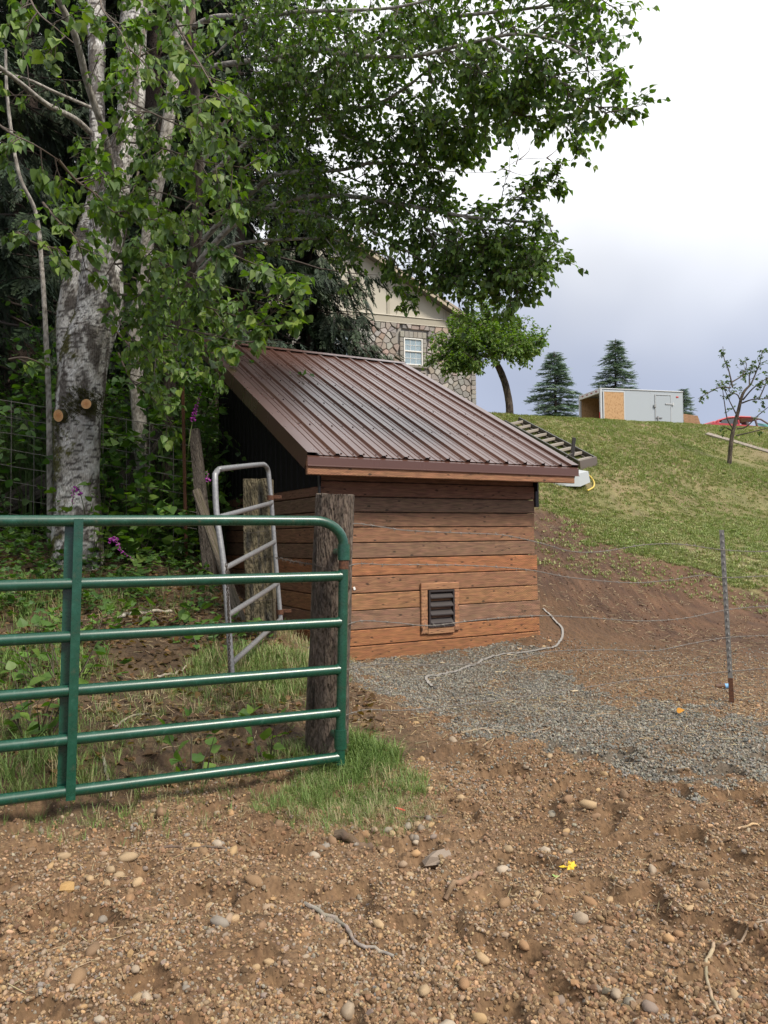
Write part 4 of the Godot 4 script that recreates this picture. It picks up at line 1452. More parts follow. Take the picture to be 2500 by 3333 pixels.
	# limb: points, radius, side branches, branch length, twigs
	var limbs := [
		[[Vector3(-2.25, 7.442, -9), Vector3(-1.886, 7.292, -8.6), Vector3(-1.311, 6.807, -7.9), Vector3(-0.693, 6.363, -7.2), Vector3(0.096, 5.964, -6.6), Vector3(0.677, 5.821, -6.2)], 0.03, 18, 0.75, 5],
		[[Vector3(-2.22, 6.863, -9.1), Vector3(-1.909, 6.776, -8.7), Vector3(-1.087, 6.422, -8), Vector3(-0.58, 6.176, -7.5), Vector3(-0.312, 5.928, -7.2), Vector3(0.266, 5.59, -6.7), Vector3(0.709, 5.495, -6.4), Vector3(1.092, 5.448, -6.2), Vector3(1.388, 5.266, -6), Vector3(1.628, 5.049, -5.9)], 0.032, 30, 0.75, 5],
		[[Vector3(-2.203, 6.143, -9.1), Vector3(-1.621, 6.323, -8.6), Vector3(-0.85, 6.227, -8.1), Vector3(-0.451, 6.176, -7.7), Vector3(0.044, 6.193, -7.3), Vector3(0.609, 6.073, -6.9), Vector3(1.241, 5.871, -6.5), Vector3(1.617, 5.779, -6.3), Vector3(1.815, 5.584, -6.1)], 0.032, 28, 0.72, 5],
		[[Vector3(-2.209, 5.777, -9.2), Vector3(-1.761, 6.303, -8.9), Vector3(-1.013, 6.176, -8.4), Vector3(-0.453, 6.203, -8.1), Vector3(0.139, 6.113, -7.8)], 0.026, 15, 0.7, 4],
		[[Vector3(-2.209, 5.625, -9.2), Vector3(-1.359, 5.934, -8.6), Vector3(-0.796, 5.83, -8.2), Vector3(-0.418, 5.756, -7.9), Vector3(0.005, 5.697, -7.6), Vector3(0.267, 5.735, -7.4), Vector3(0.562, 5.829, -7.2), Vector3(1.043, 5.786, -7)], 0.03, 24, 0.68, 5],
		[[Vector3(-2.242, 4.905, -9.3), Vector3(-1.895, 5.098, -9), Vector3(-1.455, 5.319, -8.7), Vector3(-1.161, 5.403, -8.5), Vector3(-0.434, 5.251, -8.1), Vector3(-0.117, 5.219, -7.9), Vector3(0.38, 5.053, -7.6), Vector3(0.613, 4.939, -7.5)], 0.034, 22, 0.55, 5],
		[[Vector3(-2.272, 4.677, -9.3), Vector3(-1.785, 5.015, -9), Vector3(-1.322, 5.102, -8.7), Vector3(-0.941, 5.082, -8.4), Vector3(-0.436, 4.969, -8.1), Vector3(0.11, 4.761, -7.8), Vector3(0.589, 4.521, -7.5), Vector3(1.003, 4.368, -7.3), Vector3(1.39, 4.248, -7.1), Vector3(1.589, 4.169, -7)], 0.036, 30, 0.55, 5],
		[[Vector3(-1.322, 5.102, -8.7), Vector3(-0.812, 4.879, -8.3), Vector3(-0.312, 4.639, -8), Vector3(-0.008, 4.412, -7.8), Vector3(0.256, 4.173, -7.6), Vector3(0.574, 3.873, -7.4), Vector3(0.778, 3.686, -7.3), Vector3(0.952, 3.519, -7.2)], 0.022, 20, 0.42, 4],
		[[Vector3(-2.31, 4.524, -9.3), Vector3(-1.786, 4.785, -9), Vector3(-0.892, 4.625, -8.4), Vector3(-0.485, 4.489, -8.1), Vector3(-0.195, 4.314, -7.9), Vector3(0.112, 4.133, -7.7), Vector3(0.176, 3.915, -7.6)], 0.024, 9, 0.35, 3],
		[[Vector3(1.003, 4.368, -7.3), Vector3(1.229, 4.493, -7.2), Vector3(1.445, 4.578, -7.1), Vector3(1.654, 4.616, -7)], 0.01, 8, 0.32, 4],
		[[Vector3(0.78, 4.449, -7.4), Vector3(1.106, 4.123, -7.2), Vector3(1.377, 3.935, -7.1), Vector3(1.469, 3.754, -7)], 0.01, 16, 0.45, 5],
		[[Vector3(0.629, 4.45, -7.4), Vector3(0.929, 3.977, -7.2), Vector3(1.143, 3.734, -7.1), Vector3(1.267, 3.555, -7)], 0.01, 16, 0.42, 5],
		[[Vector3(0.189, 4.754, -7.8), Vector3(0.49, 4.349, -7.6), Vector3(0.723, 4.029, -7.5), Vector3(0.832, 3.84, -7.4)], 0.01, 14, 0.45, 5],
		[[Vector3(-0.46, 5.227, -8.1), Vector3(-0.13, 5.043, -8), Vector3(0.254, 4.946, -7.8), Vector3(0.563, 4.801, -7.7)], 0.01, 13, 0.45, 5],
		[[Vector3(0.429, 4.412, -7.6), Vector3(0.776, 4.144, -7.4), Vector3(1.044, 3.858, -7.2), Vector3(1.171, 3.646, -7.1)], 0.01, 11, 0.42, 4],
		[[Vector3(0.956, 5.535, -6.4), Vector3(1.303, 5.166, -6.2), Vector3(1.603, 4.897, -6.1), Vector3(1.794, 4.661, -6)], 0.012, 14, 0.5, 5],
		[[Vector3(0.622, 5.795, -7.1), Vector3(1.066, 5.43, -6.8), Vector3(1.409, 5.085, -6.6), Vector3(1.649, 4.782, -6.5)], 0.012, 13, 0.42, 5],
		[[Vector3(0.005, 5.697, -7.6), Vector3(0.369, 5.433, -7.4), Vector3(0.682, 5.258, -7.2), Vector3(0.932, 5.142, -7.1)], 0.011, 16, 0.5, 5],
		[[Vector3(-0.117, 5.219, -7.9), Vector3(0.255, 5.314, -7.7), Vector3(0.556, 5.3, -7.5), Vector3(0.819, 5.152, -7.4)], 0.011, 14, 0.45, 5],
		[[Vector3(0.709, 5.495, -6.4), Vector3(0.899, 5.215, -6.4), Vector3(1.053, 5.027, -6.4), Vector3(1.155, 4.866, -6.4)], 0.011, 14, 0.45, 5],
		[[Vector3(-0.258, 7.333, -7.6), Vector3(0.482, 6.791, -7), Vector3(1.114, 6.255, -6.5), Vector3(1.442, 5.892, -6.2), Vector3(1.739, 5.64, -6)], 0.025, 18, 0.75, 5],
		[[Vector3(-1.1, 6.449, -8), Vector3(-0.756, 5.927, -7.8), Vector3(-0.434, 5.448, -7.7), Vector3(-0.12, 5.265, -7.6)], 0.012, 9, 0.5, 4],
		[[Vector3(-0.811, 5.053, -8.3), Vector3(-0.63, 4.561, -8.1), Vector3(-0.397, 4.222, -8), Vector3(-0.266, 3.926, -7.9)], 0.009, 5, 0.35, 3],
		[[Vector3(-0.008, 4.412, -7.8), Vector3(0.117, 4.013, -7.7), Vector3(0.267, 3.696, -7.6), Vector3(0.322, 3.542, -7.5)], 0.007, 5, 0.28, 3],
		[[Vector3(-1.909, 6.907, -8.7), Vector3(-1.48, 6.923, -8.3), Vector3(-0.902, 6.749, -8), Vector3(-0.427, 6.475, -7.7)], 0.012, 8, 0.55, 4]]
	for k in limbs.size():
		var e: Array = limbs[k]
		var path := limb(t2, e[0], e[1], e[1] * 0.28, 100 + k)
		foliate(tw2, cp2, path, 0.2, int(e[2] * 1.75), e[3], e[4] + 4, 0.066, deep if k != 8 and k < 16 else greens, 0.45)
	# bare twigs poking out into the gap of sky
	for e in [[Vector3(0.613, 4.939, -7.5), Vector3(1.023, 4.868, -7.4), Vector3(1.191, 4.854, -7.3), Vector3(1.341, 4.943, -7.3), Vector3(1.587, 4.909, -7.2)], [Vector3(1.311, 4.898, -7.3), Vector3(1.342, 5.034, -7.3), Vector3(1.291, 5.171, -7.3)], [Vector3(1.341, 4.943, -7.3), Vector3(1.438, 5.033, -7.3), Vector3(1.449, 5.154, -7.3)], [Vector3(1.587, 4.909, -7.2), Vector3(1.676, 4.98, -7.2), Vector3(1.712, 5.039, -7.2)], [Vector3(1.191, 4.854, -7.3), Vector3(1.368, 4.792, -7.3), Vector3(1.488, 4.806, -7.3)], [Vector3(1.587, 4.909, -7.2), Vector3(1.645, 4.861, -7.2), Vector3(1.629, 4.786, -7.2)]]:
		tw2.tube(curve(e, 0.05), [0.007, 0.005, 0.004, 0.003, 0.0025, 0.002], 5, Color(0.12, 0.09, 0.075), false)
	finish_crown(t2, tw2, cp2, lm, 300)


func conifer(called: String, label: String, base: Vector3, hgt: float, rad: float, kind: String, seed_: int, group: String, low: float, dens: float, cols: Array) -> void:
	rng.seed = seed_
	var t := thing(called, label, "tree", base, 0.0, group)
	var tm := MB.new()
	var n := 12
	var pts := []
	var rr := []
	for k in n + 1:
		pts.append(Vector3(rf(-0.04, 0.04), hgt * k / n, rf(-0.04, 0.04)))
		rr.append(lerpf(hgt * 0.017 + 0.03, 0.012, float(k) / n))
	tm.tube(pts, rr, 9, Color(0.055, 0.042, 0.033))
	part(t, "trunk", tm.mesh(), M.bark)
	var bm := MB.new()
	var cp := Copies.new()
	var y := hgt * low
	while y < hgt * 0.985:
		var f := (y / hgt - low) / (1.0 - low)
		var reach := rad * pow(1.0 - f, 0.8) * rf(0.55, 1.18) + 0.08
		var a := rng.randf() * TAU
		var d := Vector3(cos(a), 0, sin(a))
		var path := []
		var m := 7
		for k in m + 1:
			var q := float(k) / m
			var drop := (-0.42 * q + 0.16 * q * q) if kind == "cedar" else (0.12 * q - 0.3 * q * q + 0.12 * q * q * q)
			path.append(Vector3(0, y, 0) + d * reach * q + Vector3(0, drop * reach, 0) + rv() * 0.03)
		var br := []
		for k in m + 1:
			br.append(lerpf(0.01 + reach * 0.008, 0.003, float(k) / m))
		bm.tube(path, br, 4, Color(0.06, 0.047, 0.037), false)
		var cnt := int(dens * reach * (9.0 if kind == "cedar" else 13.0)) + 3
		for k in cnt:
			var q := pow(rng.randf(), 0.7)
			var fi := q * m
			var i := mini(int(fi), m - 1)
			var p: Vector3 = path[i].lerp(path[i + 1], fi - i)
			var side := d.cross(Vector3.UP) * (1.0 if rng.randf() < 0.5 else -1.0)
			var al: Vector3
			var sz: float
			if kind == "cedar":
				al = d * rf(0.1, 0.8) + side * rf(0.0, 0.8) + Vector3(0, rf(-1.3, -0.25), 0)
				sz = rf(0.28, 0.6)
			else:
				al = d * rf(0.4, 1.0) + side * rf(0.2, 1.0) + Vector3(0, rf(-0.3, 0.25), 0)
				sz = rf(0.3, 0.55) * clampf(hgt / 7.0, 0.5, 1.0)
			cp.put(Transform3D(leaf_basis(al, Vector3.UP + rv() * 0.5 + d * 0.4, sz), p), vary(cols[rng.randi() % cols.size()], 0.25))
		y += (0.075 if kind == "cedar" else 0.028) * rf(0.6, 1.4) * (hgt / 9.0) * (1.4 - 0.6 * f) / maxf(dens, 0.5)
	var bo := part(t, "branches", bm.mesh(), M.paint)
	bo.set_meta("kind", "stuff")
	stuff(t, "crown", cp, meshes[kind])

func build_forest() -> void:
	meshes.cedar = spray_mesh("cedar")
	meshes.fir = spray_mesh("fir")
	var dark := [Color(0.024, 0.047, 0.022), Color(0.031, 0.058, 0.025), Color(0.019, 0.038, 0.020), Color(0.043, 0.070, 0.029)]
	var at := func(px: float, d: float) -> Vector3:
		var x := (px - 1250.0) / 2493.8 * d
		return gpos(x, -d, -0.2)
	var grp := "dark conifers behind the birches"
	var lst := [
		[-160, 10.6, 15.0, 2.9, "tall dark cedar at the very edge, mostly outside the picture"],
		[60, 12.2, 17.0, 3.0, "tall dark cedar seen just left of the birch trunk"],
		[300, 13.4, 18.0, 3.1, "tall dark cedar standing right behind the twin birch trunk"],
		[500, 12.4, 15.0, 2.6, "tall dark cedar behind the leaner birch stems"],
		[770, 13.6, 11.2, 3.3, "lower dark cedar whose drooping boughs hang behind the shed roof"],
		[1010, 14.6, 5.4, 1.9, "small drooping cedar half hiding the stone house's far window"]]
	for k in lst.size():
		var e: Array = lst[k]
		conifer("cedar_tree", e[4], at.call(e[0], e[1]), e[2], e[3], "cedar", 300 + k, grp, 0.03, 1.7, dark)
	for k in 9:
		conifer("cedar_tree", "dark cedar deep in the wood behind the front row of cedars", at.call(-320 + k * 128.0, 16.4 + (k % 3) * 1.3), 17.0 - (5.0 if k > 7 else 0.0), 3.4, "cedar", 320 + k, "cedars deep in the wood", 0.02, 1.3, dark)
	# the wood goes on along the near side, out of the picture, and shades the gate's far end
	for k in 3:
		conifer("cedar_tree", "dark cedar of the same wood standing outside the picture's edge", gpos(-6.3 - 0.5 * (k % 2), -2.2 - k * 2.6, -0.2), 14.0, 2.6, "cedar", 360 + k, "cedars beside the gate", 0.06, 1.0, dark)
	# firs and a small plum far up the slope
	var fcols := [Color(0.162, 0.250, 0.176), Color(0.203, 0.297, 0.189), Color(0.135, 0.216, 0.162), Color(0.243, 0.338, 0.203)]
	var far := [[Vector3(9.942, 8.112, -44), 6.0, 2.3, "bluish green fir between the round plum tree and the white trailer"], [Vector3(15.289, 10.218, -50), 5.4, 2.7, "bluish green fir rising behind the white trailer's roof"], [Vector3(18.526, 9.072, -47), 2.6, 1.3, "small fir half hidden behind the front end of the white trailer"]]
	for k in far.size():
		var e: Array = far[k]
		var b: Vector3 = e[0]
		var g := gy(b.x, b.z)
		var top: float = [Vector3(10.008, 12.005, -44), Vector3(15.368, 14.241, -50), Vector3(18.554, 10.31, -47)][k].y
		conifer("fir_tree", e[3], Vector3(b.x, g, b.z), top - g, e[2], "fir", 340 + k, "firs up on the slope", 0.1, 1.25, fcols)
	rng.seed = 77

func bush(called: String, label: String, base: Vector3, w: float, h: float, n: int, leaf: Mesh, sz: float, cols: Array, group: String, gap: float = 0.09) -> void:
	var t := thing(called, label, "shrub", base, 0.0, group)
	var tw := MB.new()
	var cp := Copies.new()
	for k in n:
		var a := rng.randf() * TAU
		var q := sqrt(rng.randf()) * w * 0.3
		var p := Vector3(cos(a) * q, -0.03, sin(a) * q)
		twig_with_leaves(tw, cp, p, Vector3(cos(a) * w / h * rf(0.2, 1.0), 1.0, sin(a) * w / h * rf(0.2, 1.0)), h * rf(0.6, 1.15), gap, sz, cols, 0.3, 0.006)
	var st := part(t, "stems", tw.mesh(), M.paint)
	st.set_meta("kind", "stuff")
	stuff(t, "foliage", cp, leaf)

func build_undergrowth() -> void:
	rng.seed = 4242
	var big := leaf_mesh(0.82, 0.18, 0.25, true)
	var lob := lobed_mesh(5)
	meshes.lobed = lob
	meshes.big = big
	var mid := [Color(0.090, 0.180, 0.053), Color(0.120, 0.225, 0.060), Color(0.068, 0.143, 0.045)]
	var bright := [Color(0.138, 0.250, 0.056), Color(0.106, 0.206, 0.050), Color(0.175, 0.294, 0.062)]
	var grp := "shrubs along the wire fence"
	# px, py of the foot, width, height, stems, leaf size, tone, words
	var lst := [
		[Vector3(-2.966, 1.188, -8.698), 0.7, 0.9, 34, 0.12, 1, "bright leafy shrub at the right foot of the birch"],
		[Vector3(-2.689, 1.151, -8.706), 0.8, 1.1, 40, 0.13, 1, "bright leafy shrub two steps right of the birch"],
		[Vector3(-2.445, 1.179, -8.961), 0.7, 1.0, 34, 0.12, 1, "bright leafy shrub below the rusty stake"],
		[Vector3(-2.758, 1.488, -9.962), 1.0, 2.3, 60, 0.1, 1, "tall pale green shrub screening the rear birch stems"],
		[Vector3(-3.165, 1.527, -9.861), 1.0, 2.4, 60, 0.1, 1, "tall pale green shrub against the birch's right flank"],
		[Vector3(-4.163, 1.447, -9.024), 0.9, 1.2, 40, 0.1, 0, "leafy shrub low in front of the wire fence, left of the birch"],
		[Vector3(-2.985, 1.291, -9.074), 1.0, 1.5, 44, 0.13, 0, "broad-leaved bramble climbing between the birch and the rusty stake"],
		[Vector3(-2.771, 1.364, -9.462), 1.0, 1.9, 46, 0.12, 0, "taller broad-leaved bramble just left of the rusty stake"],
		[Vector3(-2.673, 1.571, -10.251), 0.9, 1.7, 36, 0.1, 0, "leafy shrub standing behind the rusty stake and leaning board"],
		[Vector3(-3.371, 1.807, -10.771), 1.4, 2.8, 80, 0.09, 0, "dense dark shrub behind the wire fence, right of the birch"],
		[Vector3(-2.668, 1.893, -10.9), 1.2, 2.6, 70, 0.075, 0, "dense small-leaved shrub against the shed's back corner"],
		[Vector3(-4.76, 1.784, -9.967), 1.4, 2.4, 70, 0.1, 0, "dark shrub behind the wire fence at the picture's edge"],
		[Vector3(-4.747, 1.992, -10.751), 1.3, 2.8, 70, 0.09, 0, "dark shrub behind the wire fence just left of the birch"],
		[Vector3(-3.994, 1.902, -10.819), 1.4, 2.6, 70, 0.1, 0, "dark shrub straight behind the birch trunk"],
		[Vector3(-3.135, 1.159, -8.497), 0.4, 0.6, 12, 0.11, 1, "bright green seedling at the foot of the birch"],
		[Vector3(-2.765, 1.06, -8.307), 0.5, 0.45, 14, 0.12, 1, "low broad-leaved plant beside the drooping foxglove"],
		[Vector3(-2.471, 1.053, -8.436), 0.6, 0.45, 16, 0.13, 1, "low broad-leaved plant right of the drooping foxglove"],
		[Vector3(-1.946, 0.214, -4.345), 0.35, 0.42, 12, 0.09, 1, "small bramble seen through the gate's fourth gap near the stile"],
		[Vector3(-2.11, 0.34, -5.021), 0.45, 0.42, 14, 0.085, 1, "small bramble right behind the green gate stile"],
		[Vector3(-2.285, 0.531, -6.004), 0.5, 0.35, 14, 0.1, 1, "low bramble between the second and third gate rails"],
		[Vector3(-1.812, 0.586, -6.543), 0.5, 0.3, 10, 0.1, 1, "low bramble left of the galvanised gate's foot"],
		[Vector3(-1.374, 0.46, -6.106), 0.35, 0.25, 8, 0.09, 1, "small seedling beside the galvanised gate's near upright"],
		[Vector3(-0.961, 0.076, -3.986), 0.25, 0.3, 6, 0.075, 1, "small bramble sprig under the gate's bottom rail"],
		[Vector3(-0.632, 0.084, -4.219), 0.22, 0.4, 5, 0.075, 1, "thin sprig threading the bottom rail beside the round post"]]
	for e in lst:
		bush("shrub", e[6], on_ground(e[0]), e[1], e[2], e[3], lob if (e[4] > 0.095 and rng.randf() < 0.45) else big, e[4], mid if e[5] == 0 else bright, grp)
	# leafy ground cover, one mass
	var gc := Copies.new()
	for k in 9000:
		var x := rf(-5.5, -0.9)
		var z := rf(-10.5, -5.2)
		var st := slope_place(x, z)
		if st.y > -0.35:
			continue
		var nz := n_mid.get_noise_2d(x * 28.0, z * 28.0)
		if nz < 0.34 - st.x * 0.26:
			continue
		var h := rf(0.03, 0.2)
		gc.put(Transform3D(leaf_basis(Vector3(rf(-1, 1), rf(-0.2, 0.5), rf(-1, 1)), Vector3.UP + rv() * 0.5, rf(0.06, 0.11)), gpos(x, z, h)), vary(bright[rng.randi() % 3] if rng.randf() < 0.5 else mid[rng.randi() % 3], 0.25))
	var o := stuff(self, "ground_cover", gc, lob)
	tag(o, "low lobed green leaves carpeting the slope under the birches", "ground cover", "", "stuff")

func build_grass() -> void:
	rng.seed = 99
	meshes.tuft = tuft_mesh(9, 1, 0.018, 0.6)
	meshes.long = tuft_mesh(8, 2, 0.011, 0.9)
	meshes.lawn = tuft_mesh(7, 3, 0.06, 1.1)
	# the mown bank
	var cp := Copies.new()
	for k in 125000:
		var d := lerpf(9.6, 27.0, pow(rng.randf(), 1.25))
		var x := rf(0.05, 0.78) * d
		var z := -d
		if not is_lawn(x, z):
			if rng.randf() > 0.1 or under_trees(x, z) > 0.1 or d < 9.9:
				continue
		var st := slope_place(x, z)
		if st.y > -0.1 and st.y < 2.9 and st.x > 0.2 and st.x < 3.6:
			continue
		var nz := n_big.get_noise_2d(x * 10.0, z * 10.0) + n_mid.get_noise_2d(x * 40.0, z * 40.0) * 0.7
		if nz < -0.42 and rng.randf() < 0.75:
			continue
		var dry := clampf(0.42 - nz * 0.9 + rf(-0.3, 0.3) - smoothstep(15.0, 24.0, d) * 0.2, 0, 1)
		var col := Color(0.31, 0.375, 0.13).lerp(Color(0.45, 0.42, 0.22), dry * 0.75)
		var s := rf(0.03, 0.065)
		cp.put(Transform3D(Basis(Vector3.UP, rng.randf() * TAU) * Basis.from_scale(Vector3(s * 1.3, s, s * 1.3)), gpos(x, z, -0.008)), vary(col, 0.2))
	for k in 6800:
		var d := lerpf(9.6, 24.0, pow(rng.randf(), 1.4))
		var x := rf(0.05, 0.74) * d
		var edge := is_lawn(x, -d) != is_lawn(x + 0.35, -d + 0.4)
		if not is_lawn(x, -d) and not edge:
			continue
		if not edge and rng.randf() > 0.6:
			continue
		var st := slope_place(x, -d)
		if st.y > -0.1 and st.y < 2.9 and st.x > 0.2 and st.x < 3.6:
			continue
		var s := rf(0.05, 0.085)
		cp.put(Transform3D(Basis(Vector3.UP, rng.randf() * TAU) * Basis.from_scale(Vector3(s * 1.5, s, s * 1.5)), gpos(x, -d, -0.01)), vary(Color(0.28, 0.37, 0.11) if rng.randf() < 0.75 else Color(0.45, 0.4, 0.23), 0.2))
	var o := stuff(self, "grass", cp, meshes.lawn)
	tag(o, "short mown grass with straw-coloured patches on the bank", "grass", "", "stuff")
	print("lawn ", cp.size())
	# long grass: round the post, under the gates, behind the fence
	var lg := Copies.new()
	var spots := [[Vector3(-0.183, 0.063, -4.278), 0.16, 0.19, 420, 0.0], [Vector3(-0.34, 0.027, -3.747), 0.2, 0.09, 520, 0.1], [Vector3(-0.123, 0.032, -3.952), 0.2, 0.13, 460, 0.25], [Vector3(-0.184, 0.02, -3.598), 0.22, 0.08, 360, 0.5], [Vector3(-0.501, 0.077, -4.239), 0.14, 0.12, 140, 0.2], [Vector3(-0.289, 0.032, -3.862), 0.16, 0.08, 300, 0.25], [Vector3(-0.042, 0.017, -3.601), 0.2, 0.06, 240, 0.8], [Vector3(0.002, 0.023, -3.793), 0.2, 0.09, 160, 0.9],
		[Vector3(-0.891, 0.338, -5.664), 0.34, 0.2, 420, 0.15], [Vector3(-0.703, 0.337, -5.791), 0.28, 0.17, 300, 0.55], [Vector3(-1.008, 0.292, -5.325), 0.3, 0.16, 260, 0.3], [Vector3(-0.756, 0.369, -6.918), 0.3, 0.16, 220, 0.7], [Vector3(-1.238, 0.241, -4.894), 0.4, 0.12, 120, 0.45], [Vector3(-0.709, 0.212, -5.003), 0.3, 0.1, 108, 0.85],
		[Vector3(-1.907, 0.156, -4.012), 0.3, 0.2, 204, 0.1], [Vector3(-2.547, 0.423, -5.26), 0.4, 0.22, 252, 0.15], [Vector3(-1.818, 0.187, -4.249), 0.35, 0.14, 156, 0.4], [Vector3(-1.639, 0.263, -4.811), 0.4, 0.12, 120, 0.45], [Vector3(-1.218, 0.076, -3.847), 0.4, 0.1, 180, 0.35], [Vector3(-1.372, 0.072, -3.727), 0.3, 0.1, 132, 0.4], [Vector3(-0.853, 0.056, -3.852), 0.35, 0.07, 96, 0.6], [Vector3(-1.209, 0.116, -4.128), 0.4, 0.08, 96, 0.9], [Vector3(-0.85, 0.113, -4.301), 0.4, 0.07, 90, 0.95],
		[Vector3(-3.063, 0.744, -6.649), 0.5, 0.25, 180, 0.2], [Vector3(-2.341, 0.797, -7.295), 0.5, 0.2, 120, 0.2]]
	for e in spots:
		for k in e[3]:
			var a := rng.randf() * TAU
			var q: float = sqrt(rng.randf()) * e[1] * 1.5
			var p := gpos(e[0].x + cos(a) * q * 1.1, e[0].z + sin(a) * q, -0.01)
			if slope_place(p.x, p.z).y > 0.1 and slope_place(p.x, p.z).x > 0.3:
				continue
			var s: float = e[2] * rf(0.5, 1.25) * (1.0 - 0.4 * q / (e[1] * 1.5))
			var dry: float = 1.0 if rng.randf() < e[4] * 0.8 else 0.0
			var col := Color(0.12, 0.21, 0.045).lerp(Color(0.22, 0.31, 0.085), rng.randf()).lerp(Color(0.48, 0.39, 0.24), dry * rf(0.6, 1.0))
			lg.put(Transform3D(Basis(Vector3.UP, rng.randf() * TAU) * Basis.from_scale(Vector3(s * rf(0.8, 1.5), s, s * rf(0.8, 1.5))), p), vary(col, 0.2))
	# tall stems in the shade behind the wire fence
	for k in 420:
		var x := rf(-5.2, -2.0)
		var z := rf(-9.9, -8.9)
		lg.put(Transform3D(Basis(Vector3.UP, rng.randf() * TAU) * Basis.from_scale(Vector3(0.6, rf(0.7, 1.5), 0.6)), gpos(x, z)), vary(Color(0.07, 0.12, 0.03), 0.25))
	var lo := stuff(self, "long_grass", lg, meshes.long)
	tag(lo, "long green and straw grass round the posts and under the gate", "grass", "", "stuff")


func build_stones() -> void:
	rng.seed = 515
	var rounds := []
	var hards := []
	for k in 5:
		rounds.append(pebble_mesh(600 + k, 0.35, 0.62 + 0.06 * k, false))
		hards.append(pebble_mesh(620 + k, 0.5, 0.7, true))
	var tans := [Color(0.381, 0.248, 0.129), Color(0.307, 0.190, 0.102), Color(0.423, 0.295, 0.172), Color(0.254, 0.158, 0.091), Color(0.338, 0.253, 0.177)]
	var greys := [Color(0.33, 0.28, 0.215), Color(0.25, 0.22, 0.185), Color(0.38, 0.32, 0.245), Color(0.27, 0.215, 0.165)]
	var bits: Array[Copies] = []
	for k in 5:
		bits.append(Copies.new())
	# crumbs and small pebbles over the worked dirt
	for k in 230000:
		var d := lerpf(1.8, 7.8, pow(rng.randf(), 1.6))
		var x := rf(-0.64, 0.7) * d
		var z := -d
		if under_trees(x, z) > rng.randf() or (is_gravel(x, z) and rng.randf() < 0.8):
			continue
		var nz := n_mid.get_noise_2d(x * 22.0 + 300.0, z * 22.0)
		if nz < rf(-0.45, 0.3) and rng.randf() < 0.7:
			continue
		var s := 0.0022 + 0.0052 * pow(rng.randf(), 2.2) + (rf(0.002, 0.005) if rng.randf() < 0.08 else 0.0)
		var c: Color = tans[rng.randi() % 5] if rng.randf() < 0.88 else greys[rng.randi() % 4]
		if s < 0.004:
			c = c * 0.75
		bits[k % 5].put(Transform3D(Basis.from_euler(rv() * 3.0) * Basis.from_scale(Vector3(rf(0.8, 1.5), rf(0.8, 1.2), 1.0) * s), gpos(x, z, s * rf(-0.1, 0.45))), vary(c, 0.28))
	for k in 5:
		var o := stuff(self, "pebbles", bits[k], rounds[k] if k < 3 else hards[k])
		tag(o, "countless crumbs and small tan pebbles strewn over the dirt", "pebbles", "", "stuff")
	# crumbly clods of the dirt itself
	var cl := Copies.new()
	for k in 130000:
		var d := lerpf(1.8, 13.0, pow(rng.randf(), 1.5))
		var x := rf(-0.6, 0.66) * d
		var z := -d
		if under_trees(x, z) > rng.randf() or is_gravel(x, z) or is_lawn(x, z):
			continue
		if n_mid.get_noise_2d(x * 14.0 + 500.0, z * 14.0) < rf(-0.3, 0.3):
			continue
		var s := 0.003 + 0.011 * pow(rng.randf(), 2.5)
		cl.put(Transform3D(Basis.from_euler(rv() * 3.0) * Basis.from_scale(Vector3(rf(0.8, 1.4), rf(0.6, 1.1), rf(0.8, 1.2)) * s), gpos(x, z, s * rf(-0.2, 0.35))), vary(ground_color(x, z) * 1.1, 0.3))
	tag(stuff(self, "clods", cl, hards[4]), "small crumbly clods of brown dirt", "dirt", "", "stuff")
	# crushed grey gravel
	var gr: Array[Copies] = []
	for k in 3:
		gr.append(Copies.new())
	var gcol := [Color(0.221, 0.220, 0.197), Color(0.156, 0.158, 0.145), Color(0.299, 0.284, 0.243), Color(0.208, 0.189, 0.150), Color(0.364, 0.335, 0.271)]
	for k in 150000:
		var x := rf(-0.8, 4.2)
		var z := rf(-8.9, -3.4)
		if not is_gravel(x, z):
			if rng.randf() > 0.07 or under_trees(x, z) > 0.2 or z > -3.9 or z < -8.2:
				continue
		elif n_mid.get_noise_2d(x * 30.0, z * 30.0 + 50.0) < rf(-0.5, 0.15) and rng.randf() < 0.7:
			continue
		var s := rf(0.004, 0.0095)
		gr[k % 3].put(Transform3D(Basis.from_euler(rv() * 3.0) * Basis.from_scale(Vector3(rf(0.8, 1.5), rf(0.7, 1.1), rf(0.8, 1.2)) * s), gpos(x, z, s * rf(0.0, 0.8))), vary(gcol[rng.randi() % 5], 0.22))
	for k in 3:
		var o := stuff(self, "gravel", gr[k], hards[k])
		tag(o, "dark grey crushed gravel spread before the shed", "gravel", "", "stuff")
	print("gravel ", gr[0].size() * 3, " bits ", bits[0].size() * 5)
	# pebbles large enough to pick out one by one
	var mats := []
	for c in tans + greys:
		for v in 2:
			var m := M.stone.duplicate() as StandardMaterial3D
			var cc := vary(c, 0.15)
			m.albedo_color = lin(cc.r * 1.1, cc.g * 1.1, cc.b * 1.1)
			mats.append(m)
	var n := 0
	while n < 215:
		var d := lerpf(2.0, 6.2, pow(rng.randf(), 1.2))
		var x := rf(-0.52, 0.54) * d
		var z := -d
		if under_trees(x, z) > 0.3 or is_gravel(x, z) or (x < -0.2 and d > 3.7):
			continue
		var s := rf(0.011, 0.02) + (rf(0.004, 0.012) if rng.randf() < 0.22 else 0.0)
		pebble(rounds, mats[rng.randi() % 10 if rng.randf() < 0.85 else 10 + rng.randi() % 8], Vector3(x, 0, z), s)
		n += 1
